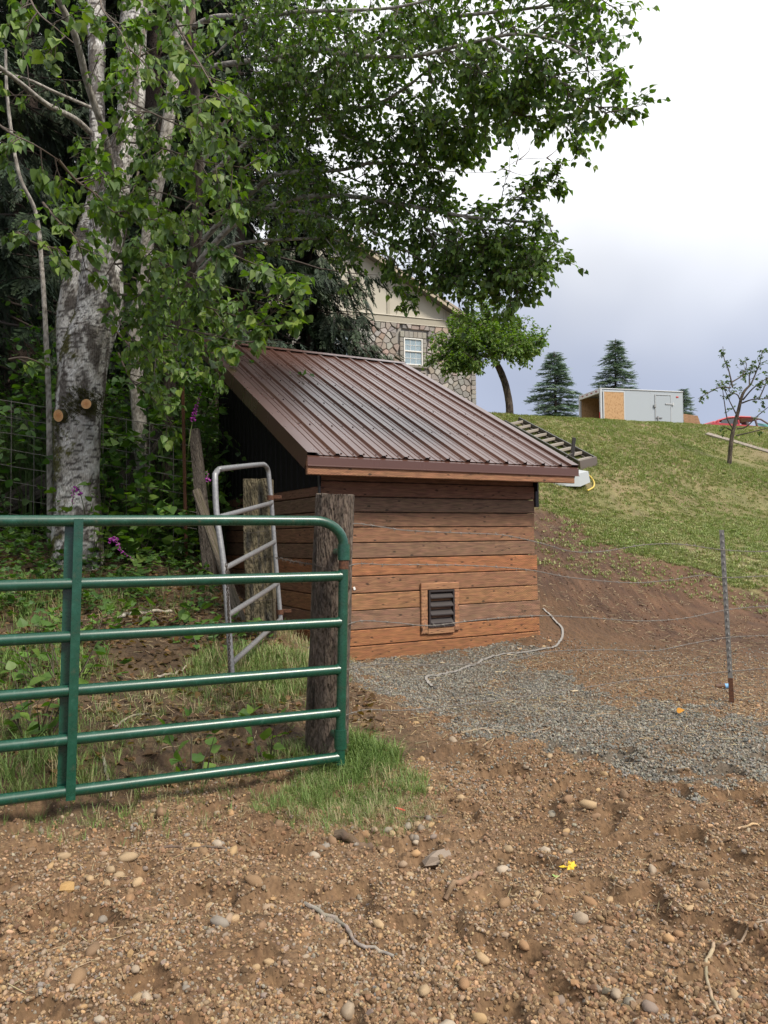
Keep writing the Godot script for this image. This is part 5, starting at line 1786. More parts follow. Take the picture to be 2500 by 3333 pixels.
	# the drift of paler stones at the edge of the grass
	for k in 80:
		var p: Vector3 = [Vector3(-0.323, 0.014, -3.262), Vector3(-0.203, 0.012, -3.2), Vector3(-0.078, 0.012, -3.292), Vector3(0.04, 0.012, -3.356), Vector3(0.11, 0.013, -3.457), Vector3(0.186, 0.011, -3.355), Vector3(-0.013, 0.014, -3.423), Vector3(-0.499, 0.014, -3.232), Vector3(-0.709, 0.016, -3.201), Vector3(-0.988, 0.014, -2.905), Vector3(-1.064, 0.015, -2.956), Vector3(0.556, 0, -2.227), Vector3(0.744, 0, -2.167), Vector3(1.513, 0.184, -7.889), Vector3(1.654, 0.211, -8.032), Vector3(1.379, 0.167, -7.759)][k % 16]
		pebble(rounds, mats[10 + rng.randi() % 8] if rng.randf() < 0.5 else mats[rng.randi() % 10], p + Vector3(rf(-0.11, 0.11), 0, rf(-0.07, 0.07)), rf(0.012, 0.023))
	# named stones
	var big := part(self, "flat_stone", pebble_mesh(700, 0.75, 0.55, true), M.stone.duplicate(), on_ground(Vector3(0.205, 0.009, -3.153), 0.012))
	(big.material_override as StandardMaterial3D).albedo_color = lin(0.3, 0.24, 0.19)
	big.transform.basis = Basis(Vector3.UP, 0.5) * Basis.from_scale(Vector3(0.072, 0.056, 0.066))
	tag(big, "largest angular brown stone, at the edge of the pebble drift", "stone")
	var egg := part(self, "cobble", rounds[1], mats[6], on_ground(Vector3(-1.372, 0.017, -2.868), 0.018))
	egg.transform.basis = Basis(Vector3.UP, 0.9) * Basis.from_scale(Vector3(0.031, 0.033, 0.031))
	tag(egg, "large smooth round cobble at the lower edge of the dirt", "stone")
	var ora := part(self, "clod", hards[2], M.stone.duplicate(), on_ground(Vector3(-1.172, 0.014, -2.846), 0.016))
	(ora.material_override as StandardMaterial3D).albedo_color = lin(0.48, 0.3, 0.12)
	ora.transform.basis = Basis(Vector3.UP, 0.2) * Basis.from_scale(Vector3(0.032, 0.028, 0.028))
	tag(ora, "crumbly ochre clod of clay near the large round cobble", "clod")
	var tanr := part(self, "cobble", rounds[3], mats[4], on_ground(Vector3(-1.028, 0.018, -3.085), 0.015))
	tanr.transform.basis = Basis(Vector3.UP, 0.4) * Basis.from_scale(Vector3(0.038, 0.026, 0.026))
	tag(tanr, "oblong ochre cobble above the ochre clod of clay", "stone")
	var right := part(self, "cobble", rounds[0], mats[5], on_ground(Vector3(0.928, 0.024, -3.576), 0.015))
	right.transform.basis = Basis(Vector3.UP, -0.5) * Basis.from_scale(Vector3(0.045, 0.032, 0.03))
	tag(right, "large oblong tan cobble below the gravel patch", "stone")
	# straw and chips of wood on the bank and round the shed
	var sb := MB.new()
	sb.box(Vector3(0, 0.0, 0), Vector3(1, 0.05, 0.06))
	var straw := Copies.new()
	for k in 24000:
		var d := lerpf(2.2, 14.0, pow(rng.randf(), 0.75))
		var x := rf(-0.5, 0.56) * d
		var z := -d
		var lawn := is_lawn(x, z)
		if n_big.get_noise_2d(x * 16.0 + 70.0, z * 16.0) < (0.16 if d < 4.5 else -0.1) or (x < -2.6 and d > 9.0):
			continue
		var len2 := rf(0.02, 0.1) * (0.65 if d < 4.5 else 1.0)
		var nn := Vector3(gy(x - 0.03, z) - gy(x + 0.03, z), 0.06, gy(x, z - 0.03) - gy(x, z + 0.03)).normalized()
		var al := (Vector3(rf(-1, 1), 0, rf(-1, 1))).normalized()
		al = (al - nn * al.dot(nn)).normalized()
		var bs := Basis(al, nn, al.cross(nn))
		straw.put(Transform3D(bs * Basis(Vector3.BACK, rf(-0.15, 0.15)) * Basis.from_scale(Vector3(len2, 0.028, 0.028) if d < 4.5 else Vector3(len2, 0.045, 0.045)), gpos(x, z, 0.004 + rf(0, 0.006))), vary(Color(0.42, 0.33, 0.2) if rng.randf() < 0.6 else Color(0.2, 0.135, 0.085), 0.3))
	var so := stuff(self, "straw", straw, sb.mesh(M.paint))
	tag(so, "scattered straw and root bits on the dirt", "straw", "", "stuff")
	# fallen leaves under the trees
	var dead := Copies.new()
	for k in 5200:
		var x := rf(-4.5, 0.0)
		var z := rf(-8.0, -3.9)
		if under_trees(x, z) < 0.5:
			continue
		dead.put(Transform3D(leaf_basis(Vector3(rf(-1, 1), rf(-0.2, 0.3), rf(-1, 1)), Vector3.UP + rv() * 0.8, rf(0.03, 0.07)), gpos(x, z, rf(0.0, 0.02))), vary([Color(0.2, 0.11, 0.055), Color(0.3, 0.19, 0.1), Color(0.13, 0.08, 0.045)][k % 3], 0.25))
	var dl := stuff(self, "leaf_litter", dead, meshes.leaf)
	tag(dl, "brown fallen leaves littering the soil behind the gate", "leaves", "", "stuff")

func pebble(rounds: Array, m: Material, at: Vector3, s: float) -> void:
	var o := part(self, "pebble", rounds[rng.randi() % 5], m, gpos(at.x, at.z, s * rf(-0.2, 0.3)))
	o.transform.basis = Basis.from_euler(Vector3(rf(-0.3, 0.3), rng.randf() * TAU, rf(-0.3, 0.3))) * Basis.from_scale(Vector3(s * rf(1.0, 1.5), s, s))
	tag(o, "rounded river pebble lying loose on the brown dirt", "pebble", "pebbles on the dirt")


func clip_cell(cell: Array, a: Vector2, b: Vector2) -> Array:
	# keep the part of the polygon nearer to a than to b
	var m := (a + b) * 0.5
	var d := b - a
	var out := []
	for k in cell.size():
		var p: Vector2 = cell[k]
		var q: Vector2 = cell[(k + 1) % cell.size()]
		var fp := (p - m).dot(d)
		var fq := (q - m).dot(d)
		if fp <= 0.0:
			out.append(p)
		if (fp < 0.0 and fq > 0.0) or (fp > 0.0 and fq < 0.0):
			out.append(p.lerp(q, fp / (fp - fq)))
	return out

func stone_block(cell: Array, col: Color, deep: float, gap: float) -> ArrayMesh:
	var c := Vector2.ZERO
	for p in cell:
		c += p / cell.size()
	var outer := []
	var inner := []
	for p in cell:
		var d: Vector2 = (p - c).normalized()
		outer.append(p - d * gap)
		inner.append(p - d * (gap + 0.025))
	var mb := MB.new()
	var f := []
	for p in inner:
		f.append(Vector3(p.x, p.y, deep + rf(-0.008, 0.008)))
	if (f[1] - f[0]).cross(f[2] - f[0]).z < 0:
		f.reverse(); outer.reverse(); inner.reverse()
	mb.poly(f, col)
	for k in outer.size():
		var j := (k + 1) % outer.size()
		mb.poly([Vector3(outer[k].x, outer[k].y, deep * 0.55), Vector3(outer[j].x, outer[j].y, deep * 0.55), f[j], f[k]], col)
		mb.poly([Vector3(outer[k].x, outer[k].y, -0.01), Vector3(outer[j].x, outer[j].y, -0.01), Vector3(outer[j].x, outer[j].y, deep * 0.55), Vector3(outer[k].x, outer[k].y, deep * 0.55)], col)
	return mb.mesh()

func build_house() -> void:
	rng.seed = 808
	var yaw := deg_to_rad(20.2)
	var org := Vector3(4.4626, 4.6, -37.0)
	var t := thing("house", "beige gabled house with a fieldstone lower wall, behind the shed roof", "house", org, yaw)
	var y0 := -org.y
	# backing wall behind the stones, returning round the corner
	var mb := MB.new()
	mb.box(Vector3(-7.6, 11.4 + y0 - 3.4, -4.05), Vector3(15.16, 6.8, 8.0), Basis.IDENTITY, Color(0.3, 0.285, 0.26))
	part(t, "wall_core", mb.mesh(), M.paint)
	# stucco gable
	var gb := MB.new()
	var pk := Vector2(-7.6, 15.4)
	gb.poly([Vector3(0, 11.37 + y0, 0.0), Vector3(-0.0, 11.4 + y0, 0.0), Vector3(pk.x, pk.y + y0, 0.0), Vector3(-15.2, 11.4 + y0, 0.0), Vector3(-15.2, 11.37 + y0, 0.0)], Color(0.44, 0.415, 0.345))
	part(t, "stucco_gable", gb.mesh(), M.paint)
	var trim := Color(0.35, 0.325, 0.26)
	var bd := MB.new()
	bd.box(Vector3(-7.6, 11.5 + y0, 0.05), Vector3(15.2, 0.3, 0.1), Basis.IDENTITY, trim, 0.01)
	part(t, "belt_board", bd.mesh(), M.paint)
	var lg := MB.new()
	lg.box(Vector3(-7.6, 11.665 + y0, 0.07), Vector3(15.24, 0.03, 0.15), Basis.IDENTITY, Color(0.66, 0.62, 0.54))
	part(t, "ledge", lg.mesh(), M.paint)
	var lg2 := MB.new()
	lg2.box(Vector3(-7.6, 11.34 + y0, 0.06), Vector3(15.22, 0.022, 0.12), Basis.IDENTITY, Color(0.66, 0.62, 0.54))
	part(t, "ledge", lg2.mesh(), M.paint)
	for u in [-1.55, -3.0, -4.45, -5.9, -7.35, -8.8]:
		var top := 11.4 + 4.0 * (1.0 - absf(u + 7.6) / 7.6) - 0.1
		if top - 11.68 < 0.2:
			continue
		var bt := MB.new()
		bt.box(Vector3(u, (11.68 + top) * 0.5 + y0, 0.02), Vector3(0.14, top - 11.68, 0.05), Basis.IDENTITY, trim, 0.006)
		part(t, "batten", bt.mesh(), M.paint)
	# roof planes with raked boards
	var rise := 4.0 / 7.6
	for s in [-1.0, 1.0]:
		var e := Vector3(-7.6 + s * 8.15, 11.4 - 0.55 * rise + y0 + 0.02, 0.0)
		var p := Vector3(-7.6, 15.42 + y0, 0.0)
		var dir := p - e
		var rf_ := MB.new()
		var thick := Vector3(0, 0.16, 0)
		var zf := Vector3(0, 0, 0.55)
		var zb := Vector3(0, 0, -8.6)
		var q := [e + zf, e + zb, p + zb, p + zf, e + zf + thick, e + zb + thick, p + zb + thick, p + zf + thick]
		if s > 0:
			q = [q[3], q[0], q[1], q[2], q[7], q[4], q[5], q[6]]
			q = [q[1], q[2], q[3], q[0], q[5], q[6], q[7], q[4]]
		rf_.hexa(q, Color(0.13, 0.12, 0.11))
		part(t, "roof", rf_.mesh(), M.paint)
		var rk := MB.new()
		var d2 := dir.normalized()
		var nn := Vector3(0, 0, 1).cross(d2).normalized()
		var bas := Basis(d2, Vector3(0, 0, 1).cross(d2), Vector3(0, 0, 1))
		rk.box((e + p) * 0.5 + Vector3(0, 0.02, 0.575), Vector3(dir.length() + 0.1, 0.26, 0.05), bas, Color(0.42, 0.36, 0.27), 0.008)
		rk.box((e + p) * 0.5 + Vector3(0, 0.1, 0.61), Vector3(dir.length() + 0.12, 0.1, 0.04), bas, Color(0.33, 0.28, 0.22), 0.006)
		part(t, "rake_board", rk.mesh(), M.paint)
	# window, blocks round it
	var w0: Vector2 = Vector2(-3.718, 10.669)
	var w1: Vector2 = Vector2(-2.762, 9.397)
	var keep := [Rect2(w0.x - 0.2, w1.y - 0.25, w1.x - w0.x + 0.42, w0.y - w1.y + 0.68)]
	windowed(t, w0, w1, y0)
	var v0: Vector2 = Vector2(-7.128, 10.602)
	var v1: Vector2 = Vector2(-6.258, 9.539)
	windowed(t, v0, v1, y0)
	keep.append(Rect2(v0.x - 0.2, v1.y - 0.25, v1.x - v0.x + 0.42, v0.y - v1.y + 0.68))
	var tones := [Color(0.37, 0.35, 0.325), Color(0.42, 0.4, 0.37), Color(0.32, 0.3, 0.28), Color(0.41, 0.345, 0.3), Color(0.42, 0.33, 0.285), Color(0.38, 0.345, 0.31), Color(0.29, 0.28, 0.27)]
	# fieldstone: irregular polygons with recessed joints
	var seeds := []
	var y := 7.7
	var row := 0
	while y < 11.4:
		var u := -5.5 + (0.15 if row % 2 == 0 else 0.0)
		while u < -0.18:
			seeds.append(Vector2(u + rf(-0.11, 0.11), y + rf(-0.1, 0.1)))
			u += rf(0.24, 0.38)
		y += 0.25
		row += 1
	var made := 0
	var rest := MB.new()
	for i in seeds.size():
		var a: Vector2 = seeds[i]
		var cell := [a + Vector2(-0.5, -0.5), a + Vector2(0.5, -0.5), a + Vector2(0.5, 0.5), a + Vector2(-0.5, 0.5)]
		for j in seeds.size():
			if j != i and a.distance_squared_to(seeds[j]) < 0.9:
				cell = clip_cell(cell, a, seeds[j])
		# trim by the belt, the corner blocks and the window surrounds
		cell = clip_cell(cell, Vector2(a.x, 11.33 - 0.05), Vector2(a.x, 11.33 + 0.05))
		cell = clip_cell(cell, Vector2(-0.24 - 0.05, a.y), Vector2(-0.24 + 0.05, a.y))
		var inside := false
		for k: Rect2 in keep:
			if k.has_point(a):
				inside = true
				break
			if k.grow(0.4).has_point(a):
				var c := k.get_center()
				if a.x < k.position.x:
					cell = clip_cell(cell, Vector2(k.position.x - 0.05, a.y), Vector2(k.position.x + 0.05, a.y))
				elif a.x > k.end.x:
					cell = clip_cell(cell, Vector2(k.end.x + 0.05, a.y), Vector2(k.end.x - 0.05, a.y))
				elif a.y < k.position.y:
					cell = clip_cell(cell, Vector2(a.x, k.position.y - 0.05), Vector2(a.x, k.position.y + 0.05))
				else:
					cell = clip_cell(cell, Vector2(a.x, k.end.y + 0.05), Vector2(a.x, k.end.y - 0.05))
		if inside or cell.size() < 3:
			continue
		var loc := []
		for p in cell:
			loc.append(p + Vector2(0, y0))
		var me := stone_block(loc, vary(tones[rng.randi() % tones.size()], 0.15), rf(0.06, 0.13), 0.011)
		part(t, "stone", me, M.stone)
		made += 1
	# squared blocks up the corner
	y = 7.0
	row = 0
	while y < 11.3:
		var hh := rf(0.2, 0.26)
		var bm := MB.new()
		var wd := 0.24 if row % 2 == 0 else 0.2
		bm.box(Vector3(-wd / 2 + 0.03, y + hh / 2 + y0, 0.02), Vector3(wd + 0.02, hh - 0.02, 0.14), Basis.IDENTITY, vary(Color(0.338, 0.317, 0.284), 0.15), 0.015)
		part(t, "corner_block", bm.mesh(), M.stone)
		y += hh
		row += 1
	print("house stones ", made)

func windowed(t: Node3D, w0: Vector2, w1: Vector2, y0: float) -> void:
	var w := Node3D.new()
	w.name = "window"
	t.add_child(w, true)
	var cx := (w0.x + w1.x) * 0.5
	var cy := (w0.y + w1.y) * 0.5 + y0
	w.position = Vector3(cx, cy, 0.0)
	var ww := w1.x - w0.x
	var hh := w0.y - w1.y
	var white := Color(0.72, 0.71, 0.68)
	var fr := MB.new()
	var fw := 0.055
	for e in [[Vector3(-ww / 2 + fw / 2, 0, 0.06), Vector3(fw, hh, 0.09)], [Vector3(ww / 2 - fw / 2, 0, 0.06), Vector3(fw, hh, 0.09)], [Vector3(0, hh / 2 - fw / 2, 0.06), Vector3(ww - fw * 2, fw, 0.09)], [Vector3(0, -hh / 2 + fw / 2, 0.06), Vector3(ww - fw * 2, fw, 0.09)], [Vector3(0, 0.02, 0.065), Vector3(ww - fw * 2, 0.06, 0.07)]]:
		fr.box(e[0], e[1], Basis.IDENTITY, white, 0.006)
	part(w, "frame", fr.mesh(), M.paint)
	var glass := StandardMaterial3D.new()
	glass.albedo_color = Color(0.75, 0.85, 0.9, 0.25)
	glass.transparency = BaseMaterial3D.TRANSPARENCY_ALPHA
	glass.roughness = 0.02
	glass.metallic_specular = 0.8
	var iw := ww - fw * 2
	for s in [-1, 1]:
		var pane := MB.new()
		var cy2: float = s * (hh / 4 - 0.008)
		pane.box(Vector3(0, cy2, 0.045), Vector3(iw - 0.01, hh / 2 - fw - 0.03, 0.005))
		part(w, "pane", pane.mesh(), glass)
		var mu := MB.new()
		for k in [-1, 1]:
			mu.box(Vector3(k * iw / 6, cy2, 0.053), Vector3(0.016, hh / 2 - fw - 0.03, 0.008), Basis.IDENTITY, white)
		mu.box(Vector3(0, cy2, 0.055), Vector3(iw - 0.01, 0.016, 0.008), Basis.IDENTITY, white)
		part(w, "muntin", mu.mesh(), M.paint)
	# pale blind behind the glass
	for k in 14:
		var sl := MB.new()
		sl.box(Vector3(0, hh / 2 - fw - 0.04 - k * (hh - fw * 2) / 14.0, 0.02), Vector3(iw - 0.02, (hh - fw * 2) / 14.0 - 0.008, 0.006), Basis(Vector3.RIGHT, 0.35), Color(0.33, 0.37, 0.4))
		part(w, "blind_slat", sl.mesh(), M.paint)
	var n := 5
	for k in n + 1:
		var bm := MB.new()
		bm.box(Vector3(-ww / 2 - 0.18 + (ww + 0.38) * (k + 0.5) / (n + 1), hh / 2 + 0.17, 0.03), Vector3((ww + 0.38) / (n + 1) - 0.016, 0.28, 0.14), Basis.IDENTITY, vary(Color(0.365, 0.344, 0.304), 0.1), 0.012)
		part(w, "header_block", bm.mesh(), M.stone)
	for s in [-1, 1]:
		for k in 6:
			var bm := MB.new()
			bm.box(Vector3(s * (ww / 2 + 0.105), -hh / 2 + (k + 0.5) * hh / 6.0, 0.03), Vector3(0.165, hh / 6.0 - 0.014, 0.14), Basis.IDENTITY, vary(Color(0.351, 0.331, 0.297), 0.1), 0.012)
			part(w, "jamb_block", bm.mesh(), M.stone)
	var sill := MB.new()
	sill.box(Vector3(0, -hh / 2 - 0.08, 0.06), Vector3(ww + 0.42, 0.1, 0.22), Basis.IDENTITY, Color(0.3, 0.28, 0.25), 0.015)
	part(w, "sill", sill.mesh(), M.stone)

func build_trailer() -> void:
	var yaw := 0.245
	var g := 5.16
	var near: Vector3 = Vector3(9.434, 7.647, -33)
	var x0 := near.x
	var top := near.y
	# local: x runs along the side toward the nose, z toward the viewer; the near rear corner is at the origin
	var t := thing("cargo_trailer", "white enclosed cargo trailer with its rear open and chipboard door folded back", "trailer", Vector3(near.x, gy(near.x, near.z), near.z), yaw)
	var y1 := top - t.position.y
	var yb := y1 - 2.0
	var ln := 4.05
	var wd := 1.85
	var osb := mat(Color.WHITE, 0.85)
	osb.albedo_texture = noise_tex(0.03, 256, [lin(0.2, 0.11, 0.05), lin(0.42, 0.25, 0.12), lin(0.5, 0.32, 0.17), lin(0.36, 0.2, 0.09)], 61, false, 0, 3)
	osb.uv1_triplanar = true
	osb.uv1_scale = Vector3(1.6, 0.8, 1.6)
	var white := Color(0.38, 0.42, 0.46)
	var cy := (y1 + yb) * 0.5
	var mb := MB.new()
	mb.box(Vector3(ln / 2, cy, -0.02), Vector3(ln, y1 - yb, 0.03), Basis.IDENTITY, white, 0.004)
	part(t, "side_wall", mb.mesh(), M.gloss)
	var m2 := MB.new()
	m2.box(Vector3(ln / 2, cy, -wd), Vector3(ln, y1 - yb, 0.03), Basis.IDENTITY, white)
	part(t, "side_wall", m2.mesh(), M.gloss)
	var inl := MB.new()
	inl.box(Vector3(ln / 2, cy, -wd + 0.03), Vector3(ln - 0.1, y1 - yb - 0.1, 0.012))
	inl.box(Vector3(ln / 2, cy, -0.05), Vector3(ln - 0.1, y1 - yb - 0.1, 0.012))
	inl.box(Vector3(ln - 0.1, cy, -wd / 2), Vector3(0.012, y1 - yb - 0.1, wd - 0.1))
	part(t, "chipboard_lining", inl.mesh(), osb)
	var fl := MB.new()
	fl.box(Vector3(ln / 2, yb + 0.03, -wd / 2), Vector3(ln, 0.06, wd), Basis.IDENTITY, Color(0.12, 0.09, 0.06))
	part(t, "floor", fl.mesh(), M.paint)
	var ro := MB.new()
	ro.box(Vector3(ln / 2, y1 + 0.02, -wd / 2), Vector3(ln + 0.06, 0.05, wd + 0.06), Basis.IDENTITY, Color(0.5, 0.52, 0.54), 0.015)
	part(t, "roof", ro.mesh(), M.gloss)
	var no := MB.new()
	no.hexa([Vector3(ln, yb, 0), Vector3(ln + 0.02, yb, 0), Vector3(ln + 0.55, yb, -wd / 2), Vector3(ln, yb, -wd / 2), Vector3(ln, y1, 0), Vector3(ln + 0.02, y1, 0), Vector3(ln + 0.5, y1, -wd / 2), Vector3(ln, y1, -wd / 2)], white)
	part(t, "nose_panel", no.mesh(), M.gloss)
	var fr := MB.new()
	fr.box(Vector3(0.0, cy, -0.01), Vector3(0.09, y1 - yb, 0.1), Basis.IDENTITY, Color(0.5, 0.52, 0.54), 0.01)
	fr.box(Vector3(0.0, cy, -wd + 0.02), Vector3(0.09, y1 - yb, 0.1), Basis.IDENTITY, Color(0.5, 0.52, 0.54), 0.01)
	fr.box(Vector3(0.0, y1 - 0.09, -wd / 2), Vector3(0.09, 0.16, wd - 0.08), Basis.IDENTITY, Color(0.66, 0.66, 0.65), 0.01)
	part(t, "rear_frame", fr.mesh(), M.gloss)
	for k in 4:
		var lm := MB.new()
		lm.box(Vector3(-0.055, y1 - 0.06, -0.3 - k * 0.4), Vector3(0.02, 0.04, 0.14), Basis.IDENTITY, Color(0.3, 0.05, 0.04), 0.004)
		part(t, "marker_light", lm.mesh(), M.gloss)
	for z in [-0.02, -wd + 0.03]:
		var lm := MB.new()
		lm.box(Vector3(-0.055, yb + 0.75, z), Vector3(0.02, 0.5, 0.05), Basis.IDENTITY, Color(0.5, 0.03, 0.03), 0.004)
		part(t, "tail_light", lm.mesh(), M.gloss)
	# rear door swung right round against the side
	var dr := Node3D.new()
	dr.name = "rear_door"
	t.add_child(dr)
	var df := MB.new()
	for e in [[Vector3(0.1, cy - 0.02, 0.05), Vector3(0.05, y1 - yb - 0.12, 0.05)], [Vector3(1.1, cy - 0.02, 0.05), Vector3(0.05, y1 - yb - 0.12, 0.05)], [Vector3(0.6, y1 - 0.1, 0.05), Vector3(0.95, 0.05, 0.05)], [Vector3(0.6, yb + 0.07, 0.05), Vector3(0.95, 0.05, 0.05)]]:
		df.box(e[0], e[1], Basis.IDENTITY, Color(0.5, 0.52, 0.53), 0.006)
	part(dr, "door_frame", df.mesh(), M.gloss)
	var dp := MB.new()
	dp.box(Vector3(0.6, cy - 0.015, 0.05), Vector3(0.95, y1 - yb - 0.19, 0.03))
	part(dr, "chipboard_panel", dp.mesh(), osb)
	# side door
	var sd := Node3D.new()
	sd.name = "side_door"
	t.add_child(sd)
	var sp := MB.new()
	sp.box(Vector3(3.05, cy - 0.06, 0.004), Vector3(0.74, 1.72, 0.03), Basis.IDENTITY, Color(0.36, 0.4, 0.44), 0.008)
	part(sd, "door_panel", sp.mesh(), M.gloss)
	var dt := MB.new()
	for e in [[Vector3(2.66, cy - 0.04, 0.012), Vector3(0.035, 1.8, 0.03)], [Vector3(3.44, cy - 0.04, 0.012), Vector3(0.035, 1.8, 0.03)], [Vector3(3.05, cy + 0.845, 0.012), Vector3(0.745, 0.03, 0.03)]]:
		dt.box(e[0], e[1], Basis.IDENTITY, Color(0.42, 0.44, 0.46), 0.004)
	part(sd, "door_trim", dt.mesh(), M.gloss)
	var hg := MB.new()
	hg.box(Vector3(3.36, cy + 0.45, 0.04), Vector3(0.42, 0.06, 0.02), Basis.IDENTITY, Color(0.4, 0.42, 0.44), 0.005)
	hg.box(Vector3(3.54, cy + 0.45, 0.04), Vector3(0.07, 0.13, 0.025), Basis.IDENTITY, Color(0.5, 0.52, 0.54), 0.005)
	part(sd, "hinge", hg.mesh(), M.gloss)
	var hd := MB.new()
	hd.box(Vector3(2.62, cy + 0.35, 0.05), Vector3(0.1, 0.14, 0.05), Basis.IDENTITY, Color(0.3, 0.31, 0.32), 0.01)
	hd.box(Vector3(2.82, cy - 0.18, 0.05), Vector3(0.3, 0.035, 0.03), Basis.IDENTITY, Color(0.22, 0.22, 0.23), 0.005)
	hd.box(Vector3(2.76, cy - 0.2, 0.05), Vector3(0.05, 0.2, 0.04), Basis.IDENTITY, Color(0.3, 0.3, 0.31), 0.01)
	part(sd, "handle", hd.mesh(), M.gloss)
	var rl := MB.new()
	rl.box(Vector3(3.78, y1 - 0.22, 0.005), Vector3(0.12, 0.06, 0.03), Basis.IDENTITY, Color(0.55, 0.06, 0.04), 0.01)
	part(t, "marker_light", rl.mesh(), M.gloss)
	var vt := MB.new()
	vt.box(Vector3(1.9, y1 + 0.09, -0.9), Vector3(0.55, 0.1, 0.55), Basis.IDENTITY, Color(0.6, 0.61, 0.62), 0.04)
	part(t, "roof_vent", vt.mesh(), M.gloss)
	var seam := MB.new()
	for x in [1.22, 1.83, 2.44]:
		for k in 16:
			seam.box(Vector3(x, yb + 0.12 + k * 0.12, -0.002), Vector3(0.012, 0.012, 0.008), Basis.IDENTITY, Color(0.5, 0.53, 0.56))
	part(t, "rivets", seam.mesh(), M.gloss).set_meta("kind", "stuff")
	for x in [1.55, 2.35]:
		var wh := MB.new()
		wh.tube([Vector3(x, 0.33, 0.05), Vector3(x, 0.33, -0.16)], [0.33, 0.33], 20, Color(0.02, 0.02, 0.02))
		part(t, "wheel", wh.mesh(), M.paint)
		var w2 := MB.new()
		w2.tube([Vector3(x, 0.33, -wd - 0.05), Vector3(x, 0.33, -wd + 0.16)], [0.33, 0.33], 20, Color(0.02, 0.02, 0.02))
		part(t, "wheel", w2.mesh(), M.paint)
	var tg := MB.new()
	tg.box(Vector3(ln + 0.9, yb - 0.03, -wd / 2), Vector3(1.5, 0.1, 0.12), Basis.IDENTITY, Color(0.03, 0.03, 0.03))
	tg.tube([Vector3(ln + 1.2, 0, -wd / 2), Vector3(ln + 1.2, yb, -wd / 2)], [0.03, 0.03], 8, Color(0.03, 0.03, 0.03))
	tg.box(Vector3(ln / 2, yb - 0.06, -wd / 2), Vector3(ln, 0.12, 1.1), Basis.IDENTITY, Color(0.03, 0.03, 0.03))
	part(t, "drawbar", tg.mesh(), M.paint)
	# something dark standing inside
	var eq := thing("hand_truck", "dark hand truck standing inside the open trailer", "hand truck", t.position + Basis(Vector3.UP, yaw) * Vector3(0.7, yb + 0.07, -0.55), yaw)
	var em := MB.new()
	for z in [-0.18, 0.18]:
		em.tube([Vector3(0, 0, z), Vector3(0.05, 1.15, z)], [0.02, 0.02], 8, Color(0.012, 0.012, 0.012))
	for y in [0.15, 0.5, 0.85, 1.13]:
		em.tube([Vector3(y * 0.045, y, -0.18), Vector3(y * 0.045, y, 0.18)], [0.018, 0.018], 8, Color(0.012, 0.012, 0.012))
	part(eq, "frame", em.mesh(), M.paint)
	for z in [-0.22, 0.22]:
		var ew := MB.new()
		ew.tube([Vector3(0.06, 0.12, z - 0.03), Vector3(0.06, 0.12, z + 0.03)], [0.12, 0.12], 14, Color(0.012, 0.012, 0.012))
		part(eq, "wheel", ew.mesh(), M.paint)
	# plywood sheet propped at the nose
	var pb: Vector3 = Vector3(14.942, 7.774, -36.5)
	var ply := thing("plywood_sheet", "tan plywood sheet leaning beside the trailer's front end", "plywood sheet", gpos(pb.x, pb.z, -0.02))
	var pm := MB.new()
	var h := 2.0
	pm.hexa([Vector3(-0.42, 0, 0.2), Vector3(0.62, 0, 0.2), Vector3(0.62, 0, 0.175), Vector3(-0.42, 0, 0.175), Vector3(-0.42 - 0.1, h + 0.03, -0.2), Vector3(0.2, h - 0.08, -0.2), Vector3(0.2, h - 0.08, -0.225), Vector3(-0.42 - 0.1, h + 0.03, -0.225)], Color(0.45, 0.27, 0.14))
	ply.position.y = Vector3(14.633, 7.126, -36.5).y - h - 0.03
	part(ply, "sheet", pm.mesh(), M.board1)
	var lb := MB.new()
	lb.box(Vector3(0.12, h - 0.62, 0.02), Vector3(0.22, 0.09, 0.01), Basis(Vector3.RIGHT, -0.19), Color(0.7, 0.7, 0.72))
	part(ply, "label", lb.mesh(), M.paint)
	var leg := MB.new()
	leg.tube([Vector3(0.0, 0.0, -0.1), Vector3(0, h * 0.6, -0.15)], [0.03, 0.03], 6, Color(0.3, 0.2, 0.1))
	leg.box(Vector3(0.0, -0.3, 0.18), Vector3(1.0, 0.62, 0.05), Basis.IDENTITY, Color(0.3, 0.2, 0.1))
	part(ply, "prop", leg.mesh(), M.paint)

